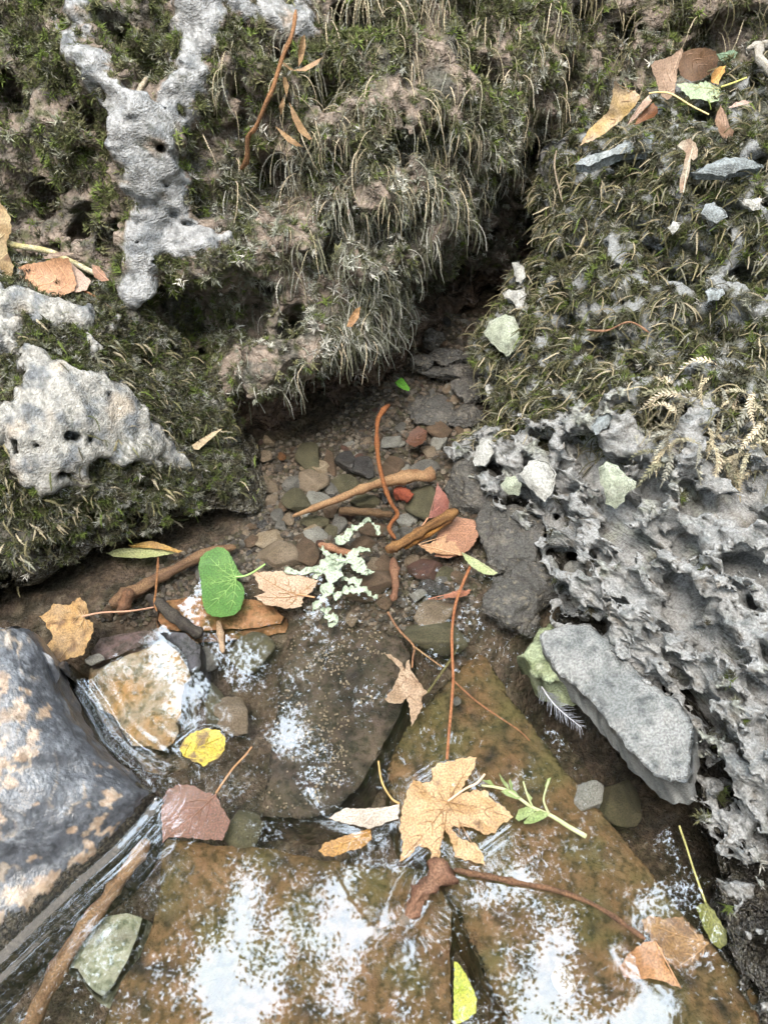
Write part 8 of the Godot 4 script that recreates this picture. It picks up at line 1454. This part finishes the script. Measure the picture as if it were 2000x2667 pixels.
var sphere4 := ico(4)
var sphere3 := ico(3)
var sphere2 := ico(2)
func pebble_mesh(size: Vector3, s: int, c1: Color, c2: Color, fine: bool) -> ArrayMesh:
	# a broken stone: a ball cut by random planes
	var r := RandomNumberGenerator.new()
	r.seed = s
	var cut: Array[Vector4] = []
	for i in 10:
		var n := Vector3(r.randf_range(-1, 1), r.randf_range(-1, 1), r.randf_range(-1, 1)).normalized()
		cut.append(Vector4(n.x, n.y, n.z, r.randf_range(0.5, 0.82)))
	cut.append(Vector4(0, 1, 0, r.randf_range(0.6, 0.85)))
	var ball: Array = sphere3 if fine else sphere2
	var v := PackedVector3Array()
	var c := PackedColorArray()
	for q: Vector3 in ball[0]:
		var l := 1.0
		for k in cut:
			var t := q.x * k.x + q.y * k.y + q.z * k.z
			if t > 0.01: l = minf(l, k.w / t)
		l *= 1.0 + 0.05 * n_big.get_noise_3dv((q + Vector3.ONE * (s % 77)) * 0.12)
		var p := q * l * size * 0.7
		v.append(p)
		c.append(c1.lerp(c2, clampf(0.5 + 1.4 * n_patch2.get_noise_3dv(p + Vector3.ONE * (s % 77)), 0.0, 1.0)).lerp(c2 * 0.5, smoothstep(0.3, 0.6, n_speck.get_noise_3dv(p + Vector3.ONE * (s % 77))) * 0.6))
	return to_mesh(v, smooth_normals(v, ball[1]), c, ball[1])

func rough_rock(size: Vector3, s: int) -> ArrayMesh:
	# a broken wet rock: flat fracture faces with steps and grain
	var r := RandomNumberGenerator.new()
	r.seed = s
	var cut: Array[Vector4] = []
	for i in 9:
		var n := Vector3(r.randf_range(-1, 1), r.randf_range(-0.4, 1), r.randf_range(-1, 1)).normalized()
		cut.append(Vector4(n.x, n.y, n.z, r.randf_range(0.5, 0.8)))
	var v := PackedVector3Array()
	var c := PackedColorArray()
	for q: Vector3 in sphere4[0]:
		var l := 1.0
		for k in cut:
			var t := q.x * k.x + q.y * k.y + q.z * k.z
			if t > 0.01: l = minf(l, k.w / t)
		var p := q * l * size * 0.68
		var w := p + Vector3.ONE * (s % 50)
		p += q * (0.005 * n_mid.get_noise_3dv(w * 1.3) + 0.003 * absf(n_fine.get_noise_3dv(w)) + 0.0015 * n_speck.get_noise_3dv(w))
		v.append(p)
		c.append(Color(0.085, 0.08, 0.074).lerp(Color(0.14, 0.128, 0.11), smoothstep(0.0, 0.5, n_patch2.get_noise_3dv(w))).lerp(Color(0.2, 0.175, 0.13), smoothstep(0.35, 0.6, n_speck.get_noise_3dv(w * 0.6))))
	return to_mesh(v, smooth_normals(v, sphere4[1]), c, sphere4[1])

func make_pebble(label: String, col: String, at: Vector3, size: Vector3, turn: float, s: int) -> void:
	var k: Array = PEBBLE_COLOURS[col]
	var o := part(self, "pebble", pebble_mesh(size, s, k[0], k[1], maxf(size.x, size.z) > 0.012), mats["stone" if col != "dark" else "wet_stone"])
	o.position = at
	o.rotation.y = turn
	if not label:
		var best := 9.0
		var by := ""
		for l: Array in LANDMARKS:
			var d := at.distance_to(l[0])
			if d < best:
				best = d
				by = l[1]
		var w := maxf(size.x, size.z)
		label = "%s %s pebble %s" % ["tiny" if w < 0.009 else "small" if w < 0.016 else "flat" if size.y < w * 0.42 else "chunky", k[2], by]
	tag(o, label, "pebble", "pebbles on the stream bed")

func make_ribbon(path: PackedVector3Array, half: float, s: int, c1: Color, c2: Color) -> ArrayMesh:
	# a ruffled, forking lichen lobe
	var r := RandomNumberGenerator.new()
	r.seed = s
	var p := PackedVector3Array()
	for i in path.size() - 1:
		for k in 9: p.append(path[i].cubic_interpolate(path[i + 1], path[maxi(i - 1, 0)], path[mini(i + 2, path.size() - 1)], k / 9.0))
	p.append(path[path.size() - 1])
	var v := PackedVector3Array()
	var c := PackedColorArray()
	var f := PackedInt32Array()
	for i in p.size():
		var d := (p[mini(i + 1, p.size() - 1)] - p[maxi(i - 1, 0)]).normalized()
		var side := d.cross(Vector3.UP).normalized()
		var grow := half * (0.7 + 0.9 * n_patch2.get_noise_2d(i * 0.004, s) + (0.22 if i % 4 < 2 else -0.06) * r.randf()) * (0.5 + 0.5 * sin(PI * clampf(float(i) / p.size() + 0.3, 0, 1)))
		for k in 5:
			var a := (k - 2) / 2.0
			v.append(p[i] + side * grow * a + Vector3(0, 0.0022 * a * a * (1.0 + sin(i * 0.45 + s)) - 0.001 * (1.0 - a * a), 0))
			c.append(c1.lerp(c2, clampf(0.5 + n_speck.get_noise_3dv(v[v.size() - 1]), 0.0, 1.0)) if r.randf() > 0.05 else Color(0.12, 0.12, 0.1))
		if i > 0:
			for k in 4:
				var a := (i - 1) * 5 + k
				f.append_array(PackedInt32Array([a, a + 5, a + 1, a + 1, a + 5, a + 6]))
	return to_mesh(v, smooth_normals(v, f), c, f)

func grains(called: String, label: String, count: int, s: int, inside: PackedVector2Array, height: Callable, size: Vector2, cols: Array, mat: String) -> void:
	var r := RandomNumberGenerator.new()
	r.seed = s
	var box := Rect2(inside[0], Vector2.ZERO)
	for p in inside: box = box.expand(p)
	var buf := PackedFloat32Array()
	var n := 0
	while n < count:
		var q := box.position + box.size * Vector2(r.randf(), r.randf())
		if not Geometry2D.is_point_in_polygon(q, inside): continue
		var y: float = height.call(q.x, q.y)
		if is_nan(y): 
			n += 1
			continue
		var k := r.randf_range(size.x, size.y)
		var b := Basis.from_euler(Vector3(r.randf() * TAU, r.randf() * TAU, r.randf() * TAU)).scaled(Vector3(k, k * 0.7, k))
		var c: Color = cols[r.randi() % cols.size()] * r.randf_range(0.7, 1.25)
		buf.append_array(PackedFloat32Array([b.x.x, b.y.x, b.z.x, q.x, b.x.y, b.y.y, b.z.y, y, b.x.z, b.y.z, b.z.z, q.y, c.r, c.g, c.b, 1.0]))
		n += 1
	var mm := MultiMesh.new()
	mm.transform_format = MultiMesh.TRANSFORM_3D
	mm.use_colors = true
	mm.mesh = pebble_mesh(Vector3.ONE, s, Color.WHITE, Color(0.8, 0.8, 0.8), false)
	mm.instance_count = buf.size() / 16
	mm.buffer = buf
	var o := MultiMeshInstance3D.new()
	o.name = numbered(called)
	o.multimesh = mm
	o.material_override = mats[mat]
	add_child(o)
	tag(o, label, "gravel", "", "stuff")

func build_things() -> void:
	for d: Dictionary in SLABS: make_slab(d)
	for w: Array in WET_ROCKS:
		var o := part(self, "wet_rock", rough_rock(w[2], w[4]), mats["wet_stone"])
		o.position = w[1]
		o.rotation.y = w[3]
		tag(o, w[0], "rock", "wet black rocks")
	for p: Array in PEBBLES: make_pebble(p[0], p[1], p[2], p[3], p[4], p[5])
	# the small pebbles between them
	rng.seed = 77
	var kinds := ["tan", "tan", "grey", "grey", "olive", "brown", "brown", "dark", "pale", "cream", "red"]
	var box := Rect2(SHALLOWS[0], Vector2.ZERO)
	for p in SHALLOWS: box = box.expand(p)
	var n := 0
	while n < 200:
		var q := box.position + box.size * Vector2(rng.randf(), rng.randf())
		if not Geometry2D.is_point_in_polygon(q, SHALLOWS): continue
		var w := rng.randf_range(0.005, 0.012) if rng.randf() < 0.7 else rng.randf_range(0.012, 0.02)
		var size := Vector3(w, w * rng.randf_range(0.5, 0.85), w * rng.randf_range(0.6, 0.95))
		make_pebble("", kinds[rng.randi() % kinds.size()], Vector3(q.x, ground_height(q.x, q.y) + size.y * 0.3, q.y), size, rng.randf() * TAU, rng.randi() % 9999)
		n += 1
	grains("gravel", "fine brown gravel and grit on the shallow stream bed", 9000, 5, SHALLOWS, func(x, z): return ground_height(x, z) + 0.001, Vector2(0.0018, 0.006), [Color(0.2, 0.15, 0.11), Color(0.14, 0.12, 0.1), Color(0.07, 0.058, 0.046), Color(0.26, 0.22, 0.17), Color(0.1, 0.086, 0.052)], "stone")
	var g0: Vector3 = GRIT[0]
	grains("grit", "pale grit scattered over the dark slab", 1300, 6, GRIT[1], func(x, z): return NAN if n_patch.get_noise_3d(x, 0.0, z) + 0.5 * n_patch2.get_noise_3d(x, 0.0, z) < 0.02 else g0.y + 0.1 * (x - g0.x) + 0.02 * (z - g0.z) + 0.0005, Vector2(0.0009, 0.0022), [Color(0.3, 0.23, 0.15), Color(0.24, 0.19, 0.13), Color(0.36, 0.29, 0.2)], "stone")
	for d: Dictionary in LEAVES: make_leaf(d)
	for w: Array in TWIGS:
		var o := part(self, w[0], tube(w[4], w[5], w[6], w[11] if w[5] < 0.0035 else 18, w[7], w[8], w[9], 6), mats[w[10]])
		o.position = w[3]
		tag(o, w[1], w[2], w[12])
	var st := thing("dead_sprig", "small cluster of dry brown leaves on the arching stem in the bank moss", "dry leaves", Transform3D(Basis(), DRY_LEAVES[0][0].origin))
	for i in DRY_LEAVES.size():
		var q: Array = DRY_LEAVES[i]
		var o: PackedVector2Array = q[1]
		part(st, "leaf", leaf_blade(o, PackedVector2Array([o[0], o[o.size() / 2]]), 0.0035, 0.0002, 0.004, 0.0, 0.002, Color(0.42, 0.27, 0.14), Color(0.3, 0.18, 0.09), 0.1, 300 + i), mats["leaf"]).transform = st.transform.affine_inverse() * q[0]
	var li := thing("lichen", "tangled pale green branching lichen lying in the shallows", "lichen", Transform3D(Basis(), LICHEN[0]))
	for i in LICHEN[1].size():
		part(li, "lobe", make_ribbon(LICHEN[1][i], 0.0085 if i in [2, 4, 0] else 0.006, 400 + i, Color(0.50, 0.56, 0.44), Color(0.40, 0.48, 0.36)), mats["lichen"])
	var sp := thing("green_sprig", "young sprig with pale stem and narrow green leaves floating on the pool", "sprig", SPRIG[0])
	part(sp, "stem", tube(SPRIG[1], 0.002, 0.001, 8, Color(0.40, 0.41, 0.24), Color(0.32, 0.36, 0.18), 0.1), mats["stalk"])
	for b: PackedVector3Array in SPRIG[2]: part(sp, "side_stem", tube(b, 0.0011, 0.0007, 6, Color(0.38, 0.4, 0.22), Color(0.3, 0.34, 0.16), 0.1), mats["stalk"])
	for i in SPRIG[3].size():
		var o: PackedVector2Array = SPRIG[3][i]
		part(sp, "leaf", leaf_blade(o, PackedVector2Array([o[0], o[o.size() / 2]]), 0.003, 0.0003, 0.003, 0.004, 0.001, Color(0.24, 0.32, 0.11), Color(0.33, 0.40, 0.18), 0.0, 330 + i), mats["leaf"]).position.y = 0.004
	# a wet grey down feather
	var fe := thing("feather", "wet grey feather in the dark gap beside the grey block", "feather", Transform3D(Basis(), FEATHER[0]))
	var shaft := PackedVector3Array()
	for p in FEATHER: shaft.append(p - FEATHER[0])
	part(fe, "shaft", tube(shaft, 0.0007, 0.0003, 5, Color(0.55, 0.55, 0.58), Color(0.45, 0.45, 0.48)), mats["stalk"])
	var vane := SurfaceTool.new()
	rng.seed = 12
	for i in 90:
		var q := i / 90.0 * (shaft.size() - 1.01)
		var a := shaft[int(q)].lerp(shaft[int(q) + 1], q - int(q))
		var d := (shaft[int(q) + 1] - shaft[int(q)]).normalized()
		var e := (d * 0.7 + d.cross(Vector3.UP) * (1.0 if i % 2 else -1.0) * rng.randf_range(0.4, 1.0) + Vector3(0, rng.randf_range(-0.3, 0.3), 0)).normalized() * rng.randf_range(0.008, 0.018) * (1.1 - 0.5 * i / 90.0)
		vane.append_from(tube(PackedVector3Array([a, a + e * 0.5 + Vector3(0, 0.001, 0), a + e]), 0.00028, 0.00012, 3, Color(0.33, 0.34, 0.38), Color(0.22, 0.23, 0.26), 0.0, 3), 0, Transform3D())
	part(fe, "vane", vane.commit(), mats["feather"])
